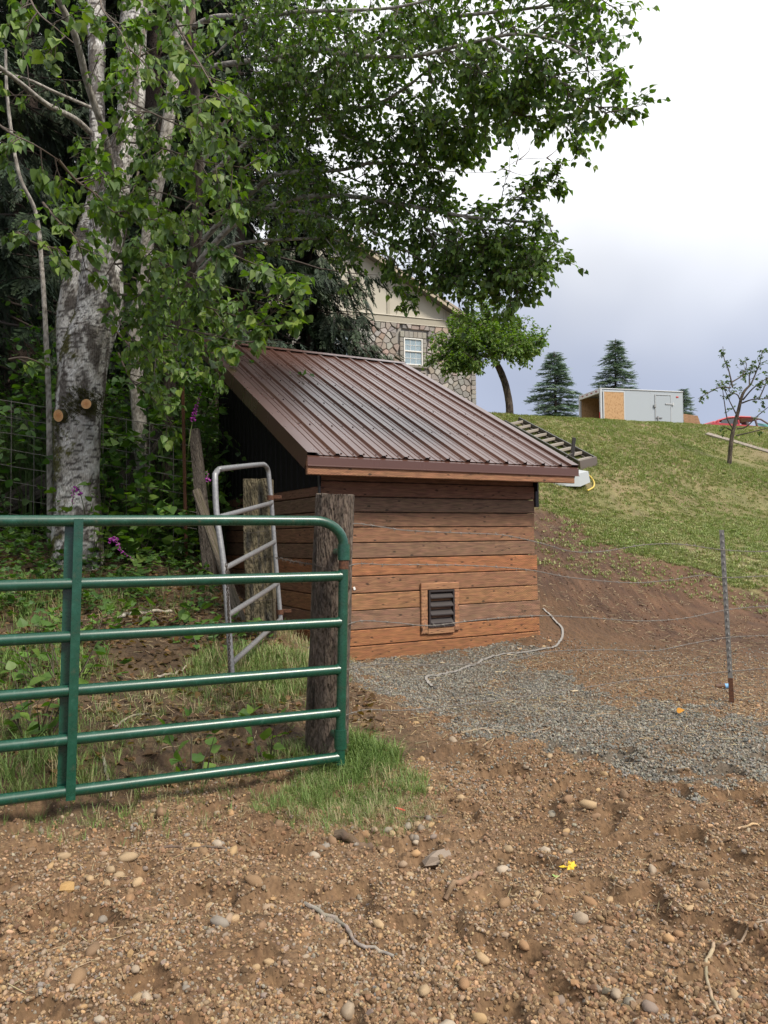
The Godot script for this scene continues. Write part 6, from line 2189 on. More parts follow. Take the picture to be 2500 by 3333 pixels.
func build_car() -> void:
	# profile of an estate car seen from its flank, tail on the left; only the upper half shows over the crest
	var tail: Vector3 = Vector3(15.432, 6.396, -36)
	var roof_y: float = Vector3(16.72, 6.893, -36).y
	var g := gy(tail.x + 2.0, -36.3)
	var t := thing("parked_car", "red car with open windows, its upper half showing over the grassy crest", "car", Vector3(tail.x, g, -36.0), 0.08)
	var hh := roof_y - g
	var red := Color(0.42, 0.06, 0.075)
	var mb := MB.new()
	var low := [[0.0, hh - 0.5], [0.02, hh - 1.25], [4.5, hh - 1.25], [4.52, hh - 0.85], [4.3, hh - 0.68], [3.25, hh - 0.56], [1.5, hh - 0.4], [0.1, hh - 0.3]]
	for z in 2:
		var f := []
		for p in low:
			f.append(Vector3(p[0], p[1], 0.0 if z == 0 else -1.75))
		if z == 1:
			f.reverse()
		mb.poly(f, red)
	for k in low.size():
		var a: Array = low[k]
		var b: Array = low[(k + 1) % low.size()]
		mb.poly([Vector3(b[0], b[1], 0), Vector3(a[0], a[1], 0), Vector3(a[0], a[1], -1.75), Vector3(b[0], b[1], -1.75)], red)
	part(t, "body", mb.mesh(), M.gloss)
	var rm := MB.new()
	var line := [Vector2(0.16, hh - 0.4), Vector2(0.45, hh - 0.2), Vector2(1.0, hh - 0.04), Vector2(1.6, hh), Vector2(2.1, hh - 0.02), Vector2(2.6, hh - 0.12), Vector2(3.1, hh - 0.42), Vector2(3.3, hh - 0.62)]
	for k in line.size() - 1:
		var a: Vector2 = line[k]
		var b: Vector2 = line[k + 1]
		var col := red if k < 4 else Color(0.14, 0.12, 0.11)
		if k >= 1 and k < 5:
			rm.poly([Vector3(a.x, a.y, -0.18), Vector3(b.x, b.y, -0.18), Vector3(b.x, b.y, -1.57), Vector3(a.x, a.y, -1.57)], col)
		for z in [-0.18, -1.57]:
			rm.tube([Vector3(a.x, a.y, z), Vector3(b.x, b.y, z)], [0.045, 0.045], 8, col)
	part(t, "roof", rm.mesh(), M.gloss)
	for e in [[0.5, hh - 0.22, 0.34, hh - 0.48], [1.42, hh - 0.02, 1.5, hh - 0.5], [2.28, hh - 0.06, 2.42, hh - 0.56]]:
		for z in [-0.12, -1.63]:
			var pm := MB.new()
			pm.tube([Vector3(e[0], e[1], z * 1.2 if z > -1 else z * 0.97), Vector3(e[2], e[3], z)], [0.05, 0.055], 8, red if e[0] < 2.0 else Color(0.13, 0.12, 0.12))
			part(t, "pillar", pm.mesh(), M.gloss)
	var glass := mat(lin(0.035, 0.04, 0.05), 0.06)
	glass.metallic_specular = 0.9
	var gm := MB.new()
	gm.poly([Vector3(0.55, hh - 0.33, -0.08), Vector3(1.42, hh - 0.4, -0.08), Vector3(1.38, hh - 0.08, -0.15), Vector3(0.68, hh - 0.17, -0.15)], Color.WHITE)
	part(t, "window", gm.mesh(), glass)
	var aq := MB.new()
	aq.box(Vector3(2.72, hh - 0.46, -0.3), Vector3(0.62, 0.3, 0.02), Basis(Vector3.BACK, -0.1), Color(0.18, 0.5, 0.48))
	part(t, "sun_shade", aq.mesh(), M.paint)
	var seat := MB.new()
	seat.box(Vector3(2.05, hh - 0.5, -0.5), Vector3(0.16, 0.6, 0.45), Basis(Vector3.BACK, 0.2), Color(0.12, 0.11, 0.11), 0.04)
	part(t, "seat", seat.mesh(), M.paint)
	var tl := MB.new()
	tl.box(Vector3(0.06, hh - 0.52, -0.1), Vector3(0.2, 0.22, 0.24), Basis.IDENTITY, Color(0.42, 0.02, 0.03), 0.04)
	part(t, "tail_light", tl.mesh(), M.gloss)
	var decal := MB.new()
	for k in 5:
		decal.box(Vector3(0.42 + k * 0.09, hh - 0.53 - (k % 2) * 0.02, 0.004), Vector3(0.07, 0.05, 0.004), Basis(Vector3.BACK, 0.4 * (k % 3)), Color(0.6, 0.5, 0.5))
	part(t, "flank_decal", decal.mesh(), M.paint)
	for x in [0.85, 3.6]:
		var wh := MB.new()
		wh.tube([Vector3(x, 0.32, 0.03), Vector3(x, 0.32, -0.2)], [0.32, 0.32], 20, Color(0.02, 0.02, 0.02))
		part(t, "wheel", wh.mesh(), M.paint)
		var w2 := MB.new()
		w2.tube([Vector3(x, 0.32, -1.55), Vector3(x, 0.32, -1.78)], [0.32, 0.32], 20, Color(0.02, 0.02, 0.02))
		part(t, "wheel", w2.mesh(), M.paint)

func build_slope_things() -> void:
	rng.seed = 321
	# round-headed plum on the crest
	var b: Vector3 = on_ground(Vector3(3.526, 4.594, -21.2), -0.1)
	var t := thing("plum_tree", "round-headed leafy tree on the crest with a bare leaning trunk", "tree", b)
	part(t, "trunk", trunk_mesh([b, Vector3(3.507, 5.024, -21.2), Vector3(3.412, 5.54, -21.2), Vector3(3.247, 5.973, -21.2), Vector3(3.123, 6.232, -21.2), Vector3(3.043, 6.665, -21.2)], [0.115, 0.1, 0.096, 0.092, 0.084, 0.06], b, "bark", 41, 0.05, 20), M.bark)
	var tw := MB.new()
	var cp := Copies.new()
	var cols := [Color(0.13, 0.215, 0.055), Color(0.17, 0.265, 0.065), Color(0.1, 0.17, 0.05), Color(0.23, 0.32, 0.08)]
	var fork: Vector3 = Vector3(3.106, 6.276, -21.2)
	for e in [Vector3(3.787, 6.337, -20.6), Vector3(4.287, 6.965, -21.4), Vector3(3.896, 7.375, -21.6), Vector3(3.4, 7.613, -21.2), Vector3(2.929, 7.527, -20.9), Vector3(2.429, 7.305, -21), Vector3(1.999, 6.881, -21), Vector3(1.722, 6.322, -20.8), Vector3(1.784, 5.937, -20.6), Vector3(2.27, 6.552, -20.4), Vector3(2.919, 6.768, -20.3), Vector3(3.553, 6.405, -20.2), Vector3(4.154, 6.481, -21.2), Vector3(2.721, 7.41, -22), Vector3(3.642, 7.366, -22.2), Vector3(2.149, 6.087, -20.9), Vector3(1.481, 6.689, -20.9), Vector3(1.376, 6.048, -20.7), Vector3(2.025, 7.453, -21.2), Vector3(4.332, 6.635, -20.8), Vector3(2.753, 7.797, -21.5), Vector3(2.416, 6.029, -20.3), Vector3(3.223, 6.162, -20.2)]:
		var path := curve([fork, fork.lerp(e, 0.5) + Vector3(0, 0.12, 0), e], 0.1)
		tw.tube(path, [0.04, 0.036, 0.03, 0.026, 0.022, 0.018, 0.015, 0.012, 0.009, 0.007], 6, Color(0.06, 0.05, 0.04), false)
		foliate(tw, cp, path, 0.35, 20, 0.55, 8, 0.09, cols, 0.3, 0.065)
	finish_crown(t, tw, cp, meshes.leaf, 0)
	# young apple tree in its hollow
	var ab: Vector3 = on_ground(Vector3(8.363, 3.004, -18.502), -0.05)
	var dd := -ab.z
	var at := thing("apple_tree", "young thin-leaved fruit tree standing in a mown hollow on the bank", "tree", ab)
	part(at, "trunk", trunk_mesh([ab, Vector3(8.427, 3.525, -18.5), Vector3(8.528, 3.973, -18.5), Vector3(8.626, 4.309, -18.5), Vector3(8.692, 4.571, -18.5), Vector3(8.771, 4.757, -18.5), Vector3(8.947, 4.943, -18.5)], [0.055, 0.05, 0.047, 0.044, 0.04, 0.034, 0.022], ab, "bark", 43, 0.04, 16), M.bark)
	var tw2 := MB.new()
	var cp2 := Copies.new()
	var acol := [Color(0.1, 0.15, 0.075), Color(0.13, 0.19, 0.09), Color(0.075, 0.12, 0.055)]
	for e in [[Vector3(8.69, 4.481, -18.5), Vector3(8.559, 4.666, -18.4), Vector3(8.329, 4.723, -18.3), Vector3(8.357, 4.946, -18.3)], [Vector3(8.354, 4.82, -18.3), Vector3(8.029, 4.803, -18.2), Vector3(7.69, 4.64, -18.1), Vector3(7.442, 4.506, -18)], [Vector3(8.627, 4.084, -18.5), Vector3(8.44, 4.368, -18.4), Vector3(8.32, 4.631, -18.4), Vector3(8.151, 4.985, -18.3)], [Vector3(8.509, 3.823, -18.5), Vector3(8.307, 4.072, -18.4), Vector3(8.243, 4.482, -18.4), Vector3(8.194, 4.93, -18.4)], [Vector3(8.406, 4.819, -18.3), Vector3(8.32, 5.243, -18.3), Vector3(8.223, 5.505, -18.3), Vector3(8.194, 5.818, -18.3)], [Vector3(8.372, 4.946, -18.3), Vector3(8.682, 5.135, -18.4), Vector3(8.799, 5.373, -18.4), Vector3(8.765, 5.486, -18.4)], [Vector3(8.947, 4.943, -18.5), Vector3(9.082, 5.243, -18.5), Vector3(9.186, 5.505, -18.5), Vector3(9.238, 5.768, -18.5)], [Vector3(8.712, 4.48, -18.5), Vector3(8.878, 4.532, -18.3), Vector3(9.123, 4.527, -18.2), Vector3(9.438, 4.491, -18.1)], [Vector3(8.736, 4.555, -18.5), Vector3(8.885, 4.792, -18.3), Vector3(9.136, 4.992, -18.2), Vector3(9.457, 5.225, -18.1)], [Vector3(8.57, 3.853, -18.5), Vector3(8.762, 3.896, -18.4), Vector3(9.016, 4.161, -18.3), Vector3(9.341, 4.436, -18.2)], [Vector3(8.543, 3.688, -18.5), Vector3(8.832, 3.747, -18.4), Vector3(9.155, 3.826, -18.3), Vector3(9.4, 3.883, -18.2)], [Vector3(8.909, 4.906, -18.5), Vector3(9.012, 5.211, -18.7), Vector3(9.142, 5.46, -18.8)], [Vector3(8.493, 3.786, -18.5), Vector3(8.361, 3.862, -18.5), Vector3(8.184, 3.924, -18.4)], [Vector3(8.976, 4.513, -18.2), Vector3(9.232, 4.883, -18.4), Vector3(9.442, 5.314, -18.5)]]:
		var path := curve(e, 0.06)
		var rr := []
		for k in path.size():
			rr.append(lerpf(0.02, 0.005, float(k) / path.size()))
		tw2.tube(path, rr, 6, Color(0.075, 0.06, 0.052), false)
		var lower: bool = e[0].y < 4.2
		foliate(tw2, cp2, path, 0.25, 3 if lower else 7, 0.2, 2 if lower else 3, 0.07, acol, 0.2, 0.06)
	finish_crown(at, tw2, cp2, meshes.leaf, 0)
	# long pale plank lying across the slope
	var pa: Vector3 = on_ground(Vector3(9.104, 4.101, -21.494), 0.04)
	var pb: Vector3 = on_ground(Vector3(10.468, 3.437, -20.468), 0.04)
	pb = pb + (pb - pa) * 0.25
	var pl := MB.new()
	var dir := (pb - pa).normalized()
	var up := Vector3(0, 1, 0.35).normalized()
	up = (up - dir * up.dot(dir)).normalized()
	pl.box((pb - pa) * 0.5, Vector3(pa.distance_to(pb), 0.05, 0.24), Basis(dir, up, dir.cross(up)), Color(0.46, 0.42, 0.36), 0.006)
	var po := part(self, "long_plank", pl.mesh(), M.board2, pa)
	tag(po, "long pale plank lying on the grass behind the young fruit tree", "plank")
	# steel ladder-like frame on the slope
	var n0: Vector3 = on_ground(Vector3(3.948, 2.64, -15.463), 0.03)
	var n1: Vector3 = on_ground(Vector3(4.408, 2.77, -15.952), 0.03)
	var f0: Vector3 = on_ground(Vector3(2.835, 3.886, -17.933), 0.03)
	var f1: Vector3 = f0 + (n1 - n0) * 0.9 + Vector3(0, 0.02, 0)
	var rp := thing("loading_ramp", "long dark steel ladder-like ramp frame lying down the bank behind the shed", "ramp", n0)
	var dk := Color(0.05, 0.044, 0.035)
	for e in [[n0, f0], [n1, f1]]:
		var mb := MB.new()
		var d: Vector3 = (e[0] - e[1]).normalized()
		var u := (Vector3.UP - d * d.y).normalized()
		mb.box((e[0] + e[1]) * 0.5 - n0 + u * 0.06, Vector3(e[0].distance_to(e[1]), 0.15, 0.045), Basis(d, u, d.cross(u)), dk, 0.006)
		mb.box((e[0] + e[1]) * 0.5 - n0 + u * 0.03, Vector3(e[0].distance_to(e[1]), 0.025, 0.11), Basis(d, u, d.cross(u)), Color(0.2, 0.18, 0.15), 0.004)
		part(rp, "side_rail", mb.mesh(), M.gloss)
	for k in 9:
		var q := (k + 0.45) / 9.0
		var a := n0.lerp(f0, q) - n0
		var c := n1.lerp(f1, q) - n0
		var mb := MB.new()
		var d := (c - a).normalized()
		var u := (Vector3.UP - d * d.y).normalized()
		mb.box((a + c) * 0.5 + u * 0.07, Vector3(a.distance_to(c), 0.06, 0.13), Basis(d, u, d.cross(u)), Color(0.3, 0.265, 0.22), 0.006)
		part(rp, "rung", mb.mesh(), M.gloss)
	var em := MB.new()
	var ed := (n1 - n0).normalized()
	var eu := (Vector3.UP - ed * ed.y).normalized()
	em.box((n1 - n0) * 0.5 + eu * 0.04 - ed.cross(eu) * -0.03, Vector3(n0.distance_to(n1) + 0.05, 0.2, 0.05), Basis(ed, eu, ed.cross(eu)), Color(0.11, 0.09, 0.07), 0.008)
	part(rp, "end_bar", em.mesh(), M.gloss)
	var pst := MB.new()
	var p0 := n0.lerp(f0, 0.1) - n0 + ed * 0.12
	pst.box(p0 + Vector3(0.0, 0.25, 0), Vector3(0.07, 0.52, 0.07), Basis(Vector3.BACK, -0.12), Color(0.035, 0.03, 0.026), 0.006)
	pst.tube([p0 + Vector3(0.02, 0.2, 0), p0 + Vector3(-0.2, 0.06, 0.05)], [0.03, 0.03], 6, Color(0.04, 0.034, 0.03))
	part(rp, "upright", pst.mesh(), M.gloss)
	# sheet-metal box behind the eave and the yellow hose beside it
	var bx: Vector3 = on_ground(Vector3(3.576, 2.233, -14.531), 0.0)
	var hb := thing("metal_hood", "grey sheet-metal box lying on the grass behind the shed's eave", "metal box", bx)
	var hm := MB.new()
	var q8 := [Vector3(-0.3, 0, 0.1), Vector3(0.08, -0.02, 0.16), Vector3(0.3, 0.06, -0.12), Vector3(-0.3, 0.05, -0.2), Vector3(-0.28, 0.2, 0.04), Vector3(0.06, 0.17, 0.1), Vector3(0.27, 0.22, -0.1), Vector3(-0.1, 0.3, -0.2)]
	for k in 8:
		q8[k] = q8[k] * 1.3
	hm.hexa(q8, Color(0.42, 0.45, 0.47))
	part(hb, "shell", hm.mesh(), M.gloss)
	var hole := MB.new()
	hole.tube([Vector3(-0.06, 0.11, 0.13), Vector3(-0.06, 0.11, 0.138)], [0.014, 0.014], 10, Color(0.01, 0.01, 0.01))
	part(hb, "hole", hole.mesh(), M.paint)
	var hp := []
	for e in [Vector3(4.043, 2.455, -15.178), Vector3(4.088, 2.373, -15.054), Vector3(4.093, 2.276, -14.88), Vector3(4.025, 2.186, -14.682), Vector3(3.92, 2.124, -14.515), Vector3(3.833, 2.091, -14.409)]:
		hp.append(on_ground(e, 0.05))
	var ho := MB.new()
	var hpp := []
	for e in curve(hp, 0.05):
		hpp.append(e - hp[0])
	ho.tube(hpp, [0.016], 8, Color(0.62, 0.46, 0.08))
	tag(part(self, "garden_hose", ho.mesh(), M.gloss, hp[0]), "short curve of yellow hose on the grass beside the metal box", "hose")


func laid(pts: Array, lift: float) -> Array:
	var out := []
	for p in curve(pts, 0.03):
		out.append(on_ground(p, lift))
	return out

func stick(called: String, label: String, pts: Array, r0: float, r1: float, col: Color, cat: String = "stick", group: String = "sticks on the dirt") -> Node3D:
	var path := []
	for p in curve(pts, 0.03):
		path.append(on_ground(p, r0 * 0.8) + Vector3(0, rf(0, r0 * 0.7), 0))
	var mb := MB.new()
	var rel := []
	var rr := []
	var cc := []
	for k in path.size():
		rel.append(path[k] - path[0] + rv() * r0 * 0.25)
		rr.append(lerpf(r0, r1, float(k) / path.size()) * rf(0.85, 1.15))
		cc.append(vary(col, 0.25))
	mb.tube(rel, rr, 8, col, true, cc)
	var o := part(self, called, mb.mesh(), M.bark, path[0])
	tag(o, label, cat, group)
	return o

func build_small() -> void:
	rng.seed = 606
	stick("stick", "crooked grey branch lying in the middle of the foreground dirt", [Vector3(-0.297, 0.007, -2.717), Vector3(-0.235, 0.006, -2.679), Vector3(-0.185, 0.005, -2.643), Vector3(-0.152, 0.004, -2.603), Vector3(-0.123, 0.004, -2.544), Vector3(-0.096, 0.003, -2.479), Vector3(-0.042, 0.002, -2.461), Vector3(0.016, 0.002, -2.429)], 0.008, 0.005, Color(0.3, 0.26, 0.22))
	stick("stick", "forked pale root standing along the foreground's right edge", [Vector3(1.063, 0.001, -2.518), Vector3(0.998, 0, -2.412), Vector3(0.961, 0, -2.362), Vector3(0.938, 0, -2.281), Vector3(0.925, 0, -2.221), Vector3(0.925, 0, -2.181)], 0.007, 0.004, Color(0.36, 0.29, 0.2))
	stick("stick", "short straight dark stick above the pale pebbles, left of the log", [Vector3(-0.921, 0.02, -3.212), Vector3(-0.786, 0.018, -3.206), Vector3(-0.647, 0.015, -3.208)], 0.006, 0.005, Color(0.14, 0.1, 0.075))
	stick("stick", "straight thin stick lying beyond the flat brown bark strip", [Vector3(0.099, 0.014, -3.559), Vector3(0.198, 0.014, -3.565), Vector3(0.263, 0.014, -3.584)], 0.004, 0.003, Color(0.16, 0.12, 0.09))
	stick("stick", "thin grey stick lying across the dark gravel", [Vector3(0.468, 0.074, -4.841), Vector3(0.668, 0.067, -4.899), Vector3(0.832, 0.063, -4.835), Vector3(1.043, 0.063, -4.92)], 0.007, 0.004, Color(0.3, 0.24, 0.17))
	stick("stick", "pale splinter lying flat near the picture's right edge", [Vector3(1.481, 0.037, -3.283), Vector3(1.56, 0.04, -3.313), Vector3(1.654, 0.043, -3.344)], 0.006, 0.003, Color(0.45, 0.33, 0.2))
	stick("stick", "slim twig below the yellow leaf, pointing at the picture's right edge", [Vector3(1.031, 0, -2.501), Vector3(1.13, 0.002, -2.524), Vector3(1.259, 0.007, -2.582)], 0.005, 0.003, Color(0.28, 0.22, 0.16))
	stick("stick", "long whitish stick in the leaf litter below the foxglove", [Vector3(-2.262, 0.622, -6.485), Vector3(-2.135, 0.642, -6.654), Vector3(-1.878, 0.64, -6.783)], 0.018, 0.012, Color(0.42, 0.38, 0.31))
	stick("stick", "pale bent stick in the litter under the galvanised gate", [Vector3(-1.594, 0.353, -5.369), Vector3(-1.481, 0.352, -5.427), Vector3(-1.425, 0.382, -5.631)], 0.009, 0.006, Color(0.42, 0.36, 0.28))
	stick("stick", "short pale stick through the gate's lowest gap", [Vector3(-1.578, 0.203, -4.477), Vector3(-1.526, 0.225, -4.643), Vector3(-1.426, 0.227, -4.709)], 0.007, 0.005, Color(0.4, 0.35, 0.28))
	stick("stick", "upright-looking grey stick left of the low bramble sprig", [Vector3(-1.519, 0.144, -4.151), Vector3(-1.455, 0.119, -4.016), Vector3(-1.35, 0.079, -3.797)], 0.008, 0.006, Color(0.3, 0.27, 0.22))
	stick("stick", "thick bleached branch piece at the birch's foot", [Vector3(-3.054, 0.972, -7.757), Vector3(-3.095, 1.039, -8.041), Vector3(-3.108, 1.091, -8.245)], 0.03, 0.022, Color(0.4, 0.34, 0.25))
	stick("short_log", "short brown log lying among the pale pebbles", [Vector3(-0.22, 0.013, -3.308), Vector3(-0.157, 0.013, -3.292), Vector3(-0.104, 0.012, -3.279), Vector3(-0.063, 0.012, -3.291)], 0.021, 0.017, Color(0.15, 0.105, 0.07), "log", "")
	stick("bark_strip", "flat brown strip of bark below the angular stone", [Vector3(0.212, 0.005, -2.85), Vector3(0.286, 0.005, -2.91), Vector3(0.366, 0.006, -2.999)], 0.011, 0.008, Color(0.27, 0.17, 0.11), "bark", "")
	for k in 46:
		var d := lerpf(2.2, 6.5, rng.randf())
		var x := rf(-0.5, 0.52) * d
		var a := rng.randf() * TAU
		var l := rf(0.05, 0.2)
		if is_gravel(x, -d) and rng.randf() < 0.6:
			continue
		var p0 := Vector3(x, 0, -d)
		var p1 := p0 + Vector3(cos(a), 0, sin(a)) * l * 0.5 + rv() * 0.02
		var p2 := p0 + Vector3(cos(a), 0, sin(a)) * l
		stick("twig", "thin brown twig lying loose on the dirt", [p0, p1, p2], rf(0.0018, 0.0035), 0.001, [Color(0.2, 0.14, 0.09), Color(0.36, 0.28, 0.18), Color(0.12, 0.085, 0.06)][k % 3], "twig", "twigs on the dirt")
	# flat pale cable that comes out of the bank and crosses the gravel
	var cb := laid([Vector3(1.792, 0.465, -8.713), Vector3(1.86, 0.396, -8.599), Vector3(1.921, 0.307, -8.419), Vector3(1.9, 0.247, -8.235), Vector3(1.818, 0.194, -8.025), Vector3(1.684, 0.157, -7.809), Vector3(1.49, 0.151, -7.693), Vector3(1.318, 0.147, -7.59), Vector3(1.088, 0.144, -7.465), Vector3(0.934, 0.139, -7.315), Vector3(0.787, 0.127, -7.048), Vector3(0.64, 0.118, -6.832), Vector3(0.462, 0.113, -6.63), Vector3(0.364, 0.11, -6.532), Vector3(0.338, 0.104, -6.401), Vector3(0.369, 0.094, -6.191), Vector3(0.399, 0.089, -6.091)], 0.012)
	var cm := MB.new()
	for i in cb.size() - 1:
		var a: Vector3 = cb[i] - cb[0]
		var b: Vector3 = cb[i + 1] - cb[0]
		var s := (b - a).cross(Vector3.UP).normalized() * 0.011
		var h := Vector3(0, 0.007, 0)
		var col := Color(0.3, 0.285, 0.265) if i < cb.size() - 5 else Color(0.08, 0.075, 0.07)
		cm.hexa([a - s, a + s, b + s, b - s, a - s + h, a + s + h, b + s + h, b - s + h], col)
	tag(part(self, "flat_cable", cm.mesh(), M.paint, cb[0]), "flat grey cable snaking from the bank over the gravel", "cable")
	# yellow leaf, orange tape, small finds
	var yl := thing("yellow_leaf", "crumpled bright yellow leaf on the foreground dirt", "leaf", on_ground(Vector3(0.68, 0.004, -2.984), 0.006))
	for e in [[Vector3(0, 0, 0), 0.3, 0.05], [Vector3(0.012, 0.004, 0.006), -0.5, 0.042], [Vector3(-0.012, 0.002, -0.004), 1.2, 0.04]]:
		var o := part(yl, "blade", meshes.lobed, mat(lin(0.7, 0.47, 0.03), 0.6), e[0])
		o.transform.basis = leaf_basis(Vector3(cos(e[1]), 0.1, sin(e[1])), Vector3(0.2, 1, 0.3), e[2])
	var grn := part(self, "green_leaf", meshes.leaf, mat(lin(0.28, 0.42, 0.12), 0.6), on_ground(Vector3(0.626, 0.003, -2.9), 0.008))
	grn.transform.basis = leaf_basis(Vector3(0.3, 0.05, -1), Vector3(0.1, 1, 0.2), 0.035)
	tag(grn, "small green leaf just below the yellow leaf", "leaf")
	var og := part(self, "orange_leaf", meshes.leaf, mat(lin(0.6, 0.27, 0.03), 0.6), on_ground(Vector3(1.992, 0.061, -5.309), 0.02))
	og.transform.basis = leaf_basis(Vector3(0.6, 0.3, 0.3), Vector3(0.1, 1, 0.8), 0.06)
	tag(og, "orange leaf on the dark gravel left of the steel stake", "leaf")
	var tp := MB.new()
	tp.box(Vector3.ZERO, Vector3(0.055, 0.003, 0.012), Basis(Vector3.UP, -0.75), Color(0.62, 0.09, 0.06))
	tag(part(self, "red_tape", tp.mesh(), M.paint, on_ground(Vector3(0.063, 0.017, -3.64), 0.02)), "short strip of red tape in the dry grass edge", "tape")
	var blue := thing("drink_can", "crushed brown and blue can beside the foot of the steel stake", "can", on_ground(Vector3(2.795, 0.022, -6.414), 0.02))
	var cn := MB.new()
	cn.tube([Vector3(-0.05, 0, 0), Vector3(0.02, 0.004, 0.01)], [0.02, 0.022], 12, Color(0.12, 0.06, 0.035))
	part(blue, "can_body", cn.mesh(), M.gloss)
	var cl := MB.new()
	cl.tube([Vector3(0.02, 0.004, 0.01), Vector3(0.05, 0.006, 0.014)], [0.022, 0.02], 12, Color(0.2, 0.45, 0.75))
	part(blue, "can_end", cl.mesh(), M.gloss)
	for e in [[Vector3(1.209, 0.141, -7.477), 0.06], [Vector3(0.993, 0.108, -6.825), 0.05], [Vector3(1.038, 0.103, -6.77), 0.04], [Vector3(1.489, 0.074, -6.09), 0.06], [Vector3(0.523, 0.138, -7.079), 0.04]]:
		var wc := MB.new()
		wc.box(Vector3.ZERO, Vector3(e[1], 0.008, e[1] * 0.4), Basis(Vector3.UP, rf(-1, 1)), Color(0.5, 0.4, 0.27), 0.002)
		tag(part(self, "wood_offcut", wc.mesh(), M.paint, on_ground(e[0], 0.012)), "small pale wood offcut lying on the gravel", "offcut", "offcuts on the gravel")
	build_fence_corner()
	build_foxgloves()

func build_fence_corner() -> void:
	# stiff wire stock panel behind the birch
	var a: Vector3 = on_ground(Vector3(-4.852, 1.59, -8.7))
	var b: Vector3 = on_ground(Vector3(-2.068, 1.556, -8.45))
	var f := thing("wire_fence", "stiff wire mesh stock fence running behind the birch trunk", "fence", a)
	var dir := Vector3(b.x - a.x, 0, b.z - a.z)
	var ln := dir.length()
	dir = dir.normalized()
	for k in 9:
		var mb := MB.new()
		var pts := []
		for j in 13:
			var q := ln * j / 12.0
			var p := a + dir * q
			pts.append(Vector3(p.x, lerpf(a.y, b.y, j / 12.0) + 0.08 + k * 0.182 + rf(-0.006, 0.006), p.z) - a)
		mb.tube(pts, [0.0042], 5)
		part(f, "line_wire", mb.mesh(), M.fence)
	var q := 0.1
	var mv := MB.new()
	mv.tube([Vector3(0, 0.05, 0), Vector3(0.004, 0.8, 0), Vector3(0, 1.55, 0)], [0.0038], 5)
	var vm := mv.mesh()
	while q < ln:
		var p := a + dir * q
		part(f, "stay_wire", vm, M.fence, Vector3(p.x, lerpf(a.y, b.y, q / ln), p.z + 0.004) - a)
		q += 0.27
	# rusty stake and the leaning old board
	var rb: Vector3 = on_ground(Vector3(-2.171, 1.522, -8.4), -0.1)
	var rt: Vector3 = Vector3(-2.203, 3.024, -8.4)
	var rs := MB.new()
	var ax := rt - rb
	rs.box(ax * 0.5, Vector3(0.035, ax.length(), 0.012), Basis(Vector3.BACK, 0.02), Color.WHITE, 0.002)
	rs.box(ax * 0.5 - Vector3(0, 0, 0.018), Vector3(0.008, ax.length(), 0.03), Basis(Vector3.BACK, 0.02), Color.WHITE, 0.002)
	tag(part(self, "rusty_stake", rs.mesh(), M.rust, rb), "thin rusty steel stake holding the wire mesh fence", "fence stake")
	var ob: Vector3 = on_ground(Vector3(-1.776, 1.221, -7.9), -0.1)
	tag(part(self, "old_post", post_mesh(ob, Vector3(-2.007, 2.46, -8.1), 0.068, 0.056, 0.6, 91, Color(0.04, 0.032, 0.026), Color(0.14, 0.12, 0.1), Color(0.03, 0.025, 0.02)), M.bark, ob), "split grey fence post leaning beside the rusty stake", "post")
	var lb: Vector3 = on_ground(Vector3(-1.276, 0.788, -6.9), -0.05)
	tag(part(self, "leaning_pole", post_mesh(lb, Vector3(-1.884, 1.781, -7.7), 0.05, 0.045, 0.2, 93, Color(0.05, 0.04, 0.03), Color(0.19, 0.16, 0.125), Color(0.06, 0.06, 0.025)), M.bark, lb), "bleached pole leaning down from the old post toward the galvanised gate", "pole")
	# dark old beams in the shade behind the fence
	for e in [[Vector3(-3.323, 2.018, -9), Vector3(-2.666, 2.607, -9.1), "dark weathered beam slanting behind the fence, right of the birch", 51], [Vector3(-4.73, 1.561, -9), Vector3(-3.794, 2.022, -9), "dark weathered beam slanting behind the fence, left of the birch", 52]]:
		var p0: Vector3 = e[0]
		p0.y = minf(p0.y, gy(p0.x, p0.z) + 0.1)
		tag(part(self, "old_beam", post_mesh(p0, e[1], 0.13, 0.12, 0.8, e[3], Color(0.04, 0.035, 0.03), Color(0.11, 0.095, 0.08), Color(0.025, 0.022, 0.02)), M.bark, p0), e[2], "beam", "old beams behind the fence", "thing")

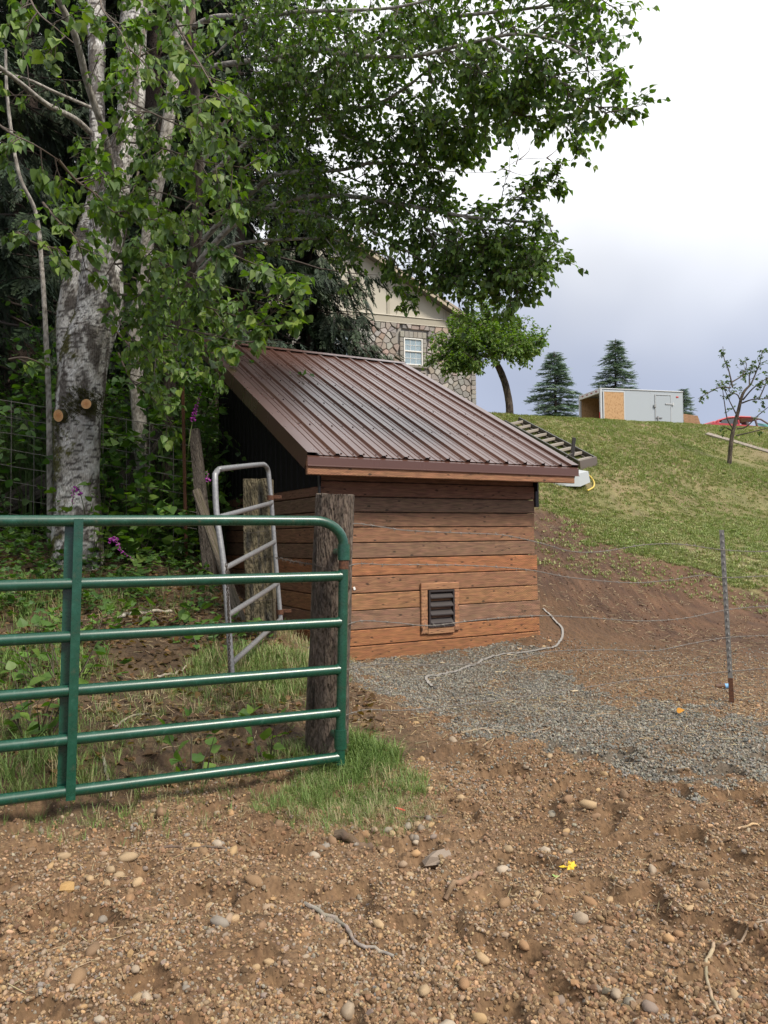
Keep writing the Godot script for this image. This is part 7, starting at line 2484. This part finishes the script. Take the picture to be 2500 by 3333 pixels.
func build_foxgloves() -> void:
	rng.seed = 17
	var bell := MB.new()
	var prof := [[0.0, 0.15], [0.15, 0.3], [0.5, 0.42], [0.85, 0.5], [1.0, 0.62]]
	for k in prof.size() - 1:
		for j in 8:
			var a0 := TAU * j / 8.0
			var a1 := TAU * (j + 1) / 8.0
			var p: Array = prof[k]
			var q: Array = prof[k + 1]
			bell.poly([Vector3(cos(a0) * p[1], p[0], sin(a0) * p[1]), Vector3(cos(a0) * q[1], q[0], sin(a0) * q[1]), Vector3(cos(a1) * q[1], q[0], sin(a1) * q[1]), Vector3(cos(a1) * p[1], p[0], sin(a1) * p[1])], Color(1, 1, 1) * (0.85 + 0.15 * k / 3.0))
	var bm := bell.mesh()
	var purple := mat(lin(0.42, 0.06, 0.4), 0.6, 0.0, true)
	purple.backlight_enabled = true
	purple.backlight = Color(0.5, 0.3, 0.5)
	var lst := [
		[[Vector3(-2.598, 1.448, -9.962), Vector3(-2.054, 2.123, -8), Vector3(-2.005, 2.51, -8), Vector3(-1.94, 2.769, -8), Vector3(-1.898, 2.866, -8)], 0.34, 26, "tall upright purple foxglove spike beside the rusty stake"],
		[[Vector3(-3.222, 1.161, -8.457), Vector3(-2.949, 1.658, -7.5), Vector3(-2.97, 1.818, -7.4), Vector3(-2.979, 1.77, -7.35), Vector3(-2.991, 1.637, -7.35)], 0.3, 15, "small purple foxglove tip hanging in front of the birch trunk"],
		[[Vector3(-2.945, 1.008, -7.981), Vector3(-2.599, 1.209, -7.2), Vector3(-2.501, 1.337, -7.1), Vector3(-2.401, 1.21, -7), Vector3(-2.274, 1.119, -7)], 0.36, 22, "purple foxglove spike drooping sideways below the gate's top rail"],
		[[Vector3(-2.291, 1.444, -10.195), Vector3(-1.806, 1.792, -7.9), Vector3(-1.819, 1.967, -7.9), Vector3(-1.825, 2.015, -7.9)], 0.2, 8, "short purple foxglove between the old post and the galvanised gate"]]
	for e in lst:
		var pts: Array = e[0]
		pts[0] = on_ground(pts[0], -0.03)
		var t := thing("foxglove", e[3], "flower", pts[0], 0.0, "foxgloves")
		var path := curve(pts, 0.03)
		var rel := []
		for p in path:
			rel.append(p - pts[0])
		var sm := MB.new()
		sm.tube(rel, [0.006, 0.005, 0.004], 6, Color(0.1, 0.14, 0.04))
		part(t, "stem", sm.mesh(), M.paint)
		var total := 0.0
		for k in range(1, rel.size()):
			total += rel[k].distance_to(rel[k - 1])
		for k in e[2]:
			var q: float = float(k) / e[2]
			var fi: float = (1.0 - e[1] * (1.0 - q) * minf(1.0, 1.0 / total * 1.0)) * (rel.size() - 1)
			var i := clampi(int(fi), 0, rel.size() - 2)
			var p: Vector3 = rel[i].lerp(rel[i + 1], fi - i)
			var d := (Vector3(sin(k * 2.4), -0.55, cos(k * 2.4) + 0.7)).normalized()
			var o := part(t, "bell", bm, purple)
			var s := lerpf(0.036, 0.012, q)
			var y := d
			var x := y.cross(Vector3.BACK).normalized()
			o.transform = Transform3D(Basis(x, y, x.cross(y)) * Basis.from_scale(Vector3(s * 0.62, s, s * 0.62)), p)
		for k in 4:
			var o := part(t, "leaf", meshes.big, M.leaf_low)
			var a := k * 1.6
			o.transform = Transform3D(leaf_basis(Vector3(cos(a), 0.35, sin(a)), Vector3.UP, 0.16), Vector3(0, 0.08 + 0.03 * k, 0))


func _ready() -> void:
	rng.seed = 20240611
	var t0 := Time.get_ticks_msec()
	build_tables()
	build_light()
	build_materials()
	build_ground()
	print("ground done ", Time.get_ticks_msec() - t0)
	build_shed()
	build_gate()
	build_posts()
	print("near done ", Time.get_ticks_msec() - t0)
	build_birches()
	print("birches done ", Time.get_ticks_msec() - t0)
	build_forest()
	build_undergrowth()
	build_grass()
	print("plants done ", Time.get_ticks_msec() - t0)
	build_stones()
	print("stones done ", Time.get_ticks_msec() - t0)
	build_house()
	build_trailer()
	build_car()
	build_slope_things()
	print("far done ", Time.get_ticks_msec() - t0)
	build_small()
	print("all done ", Time.get_ticks_msec() - t0)
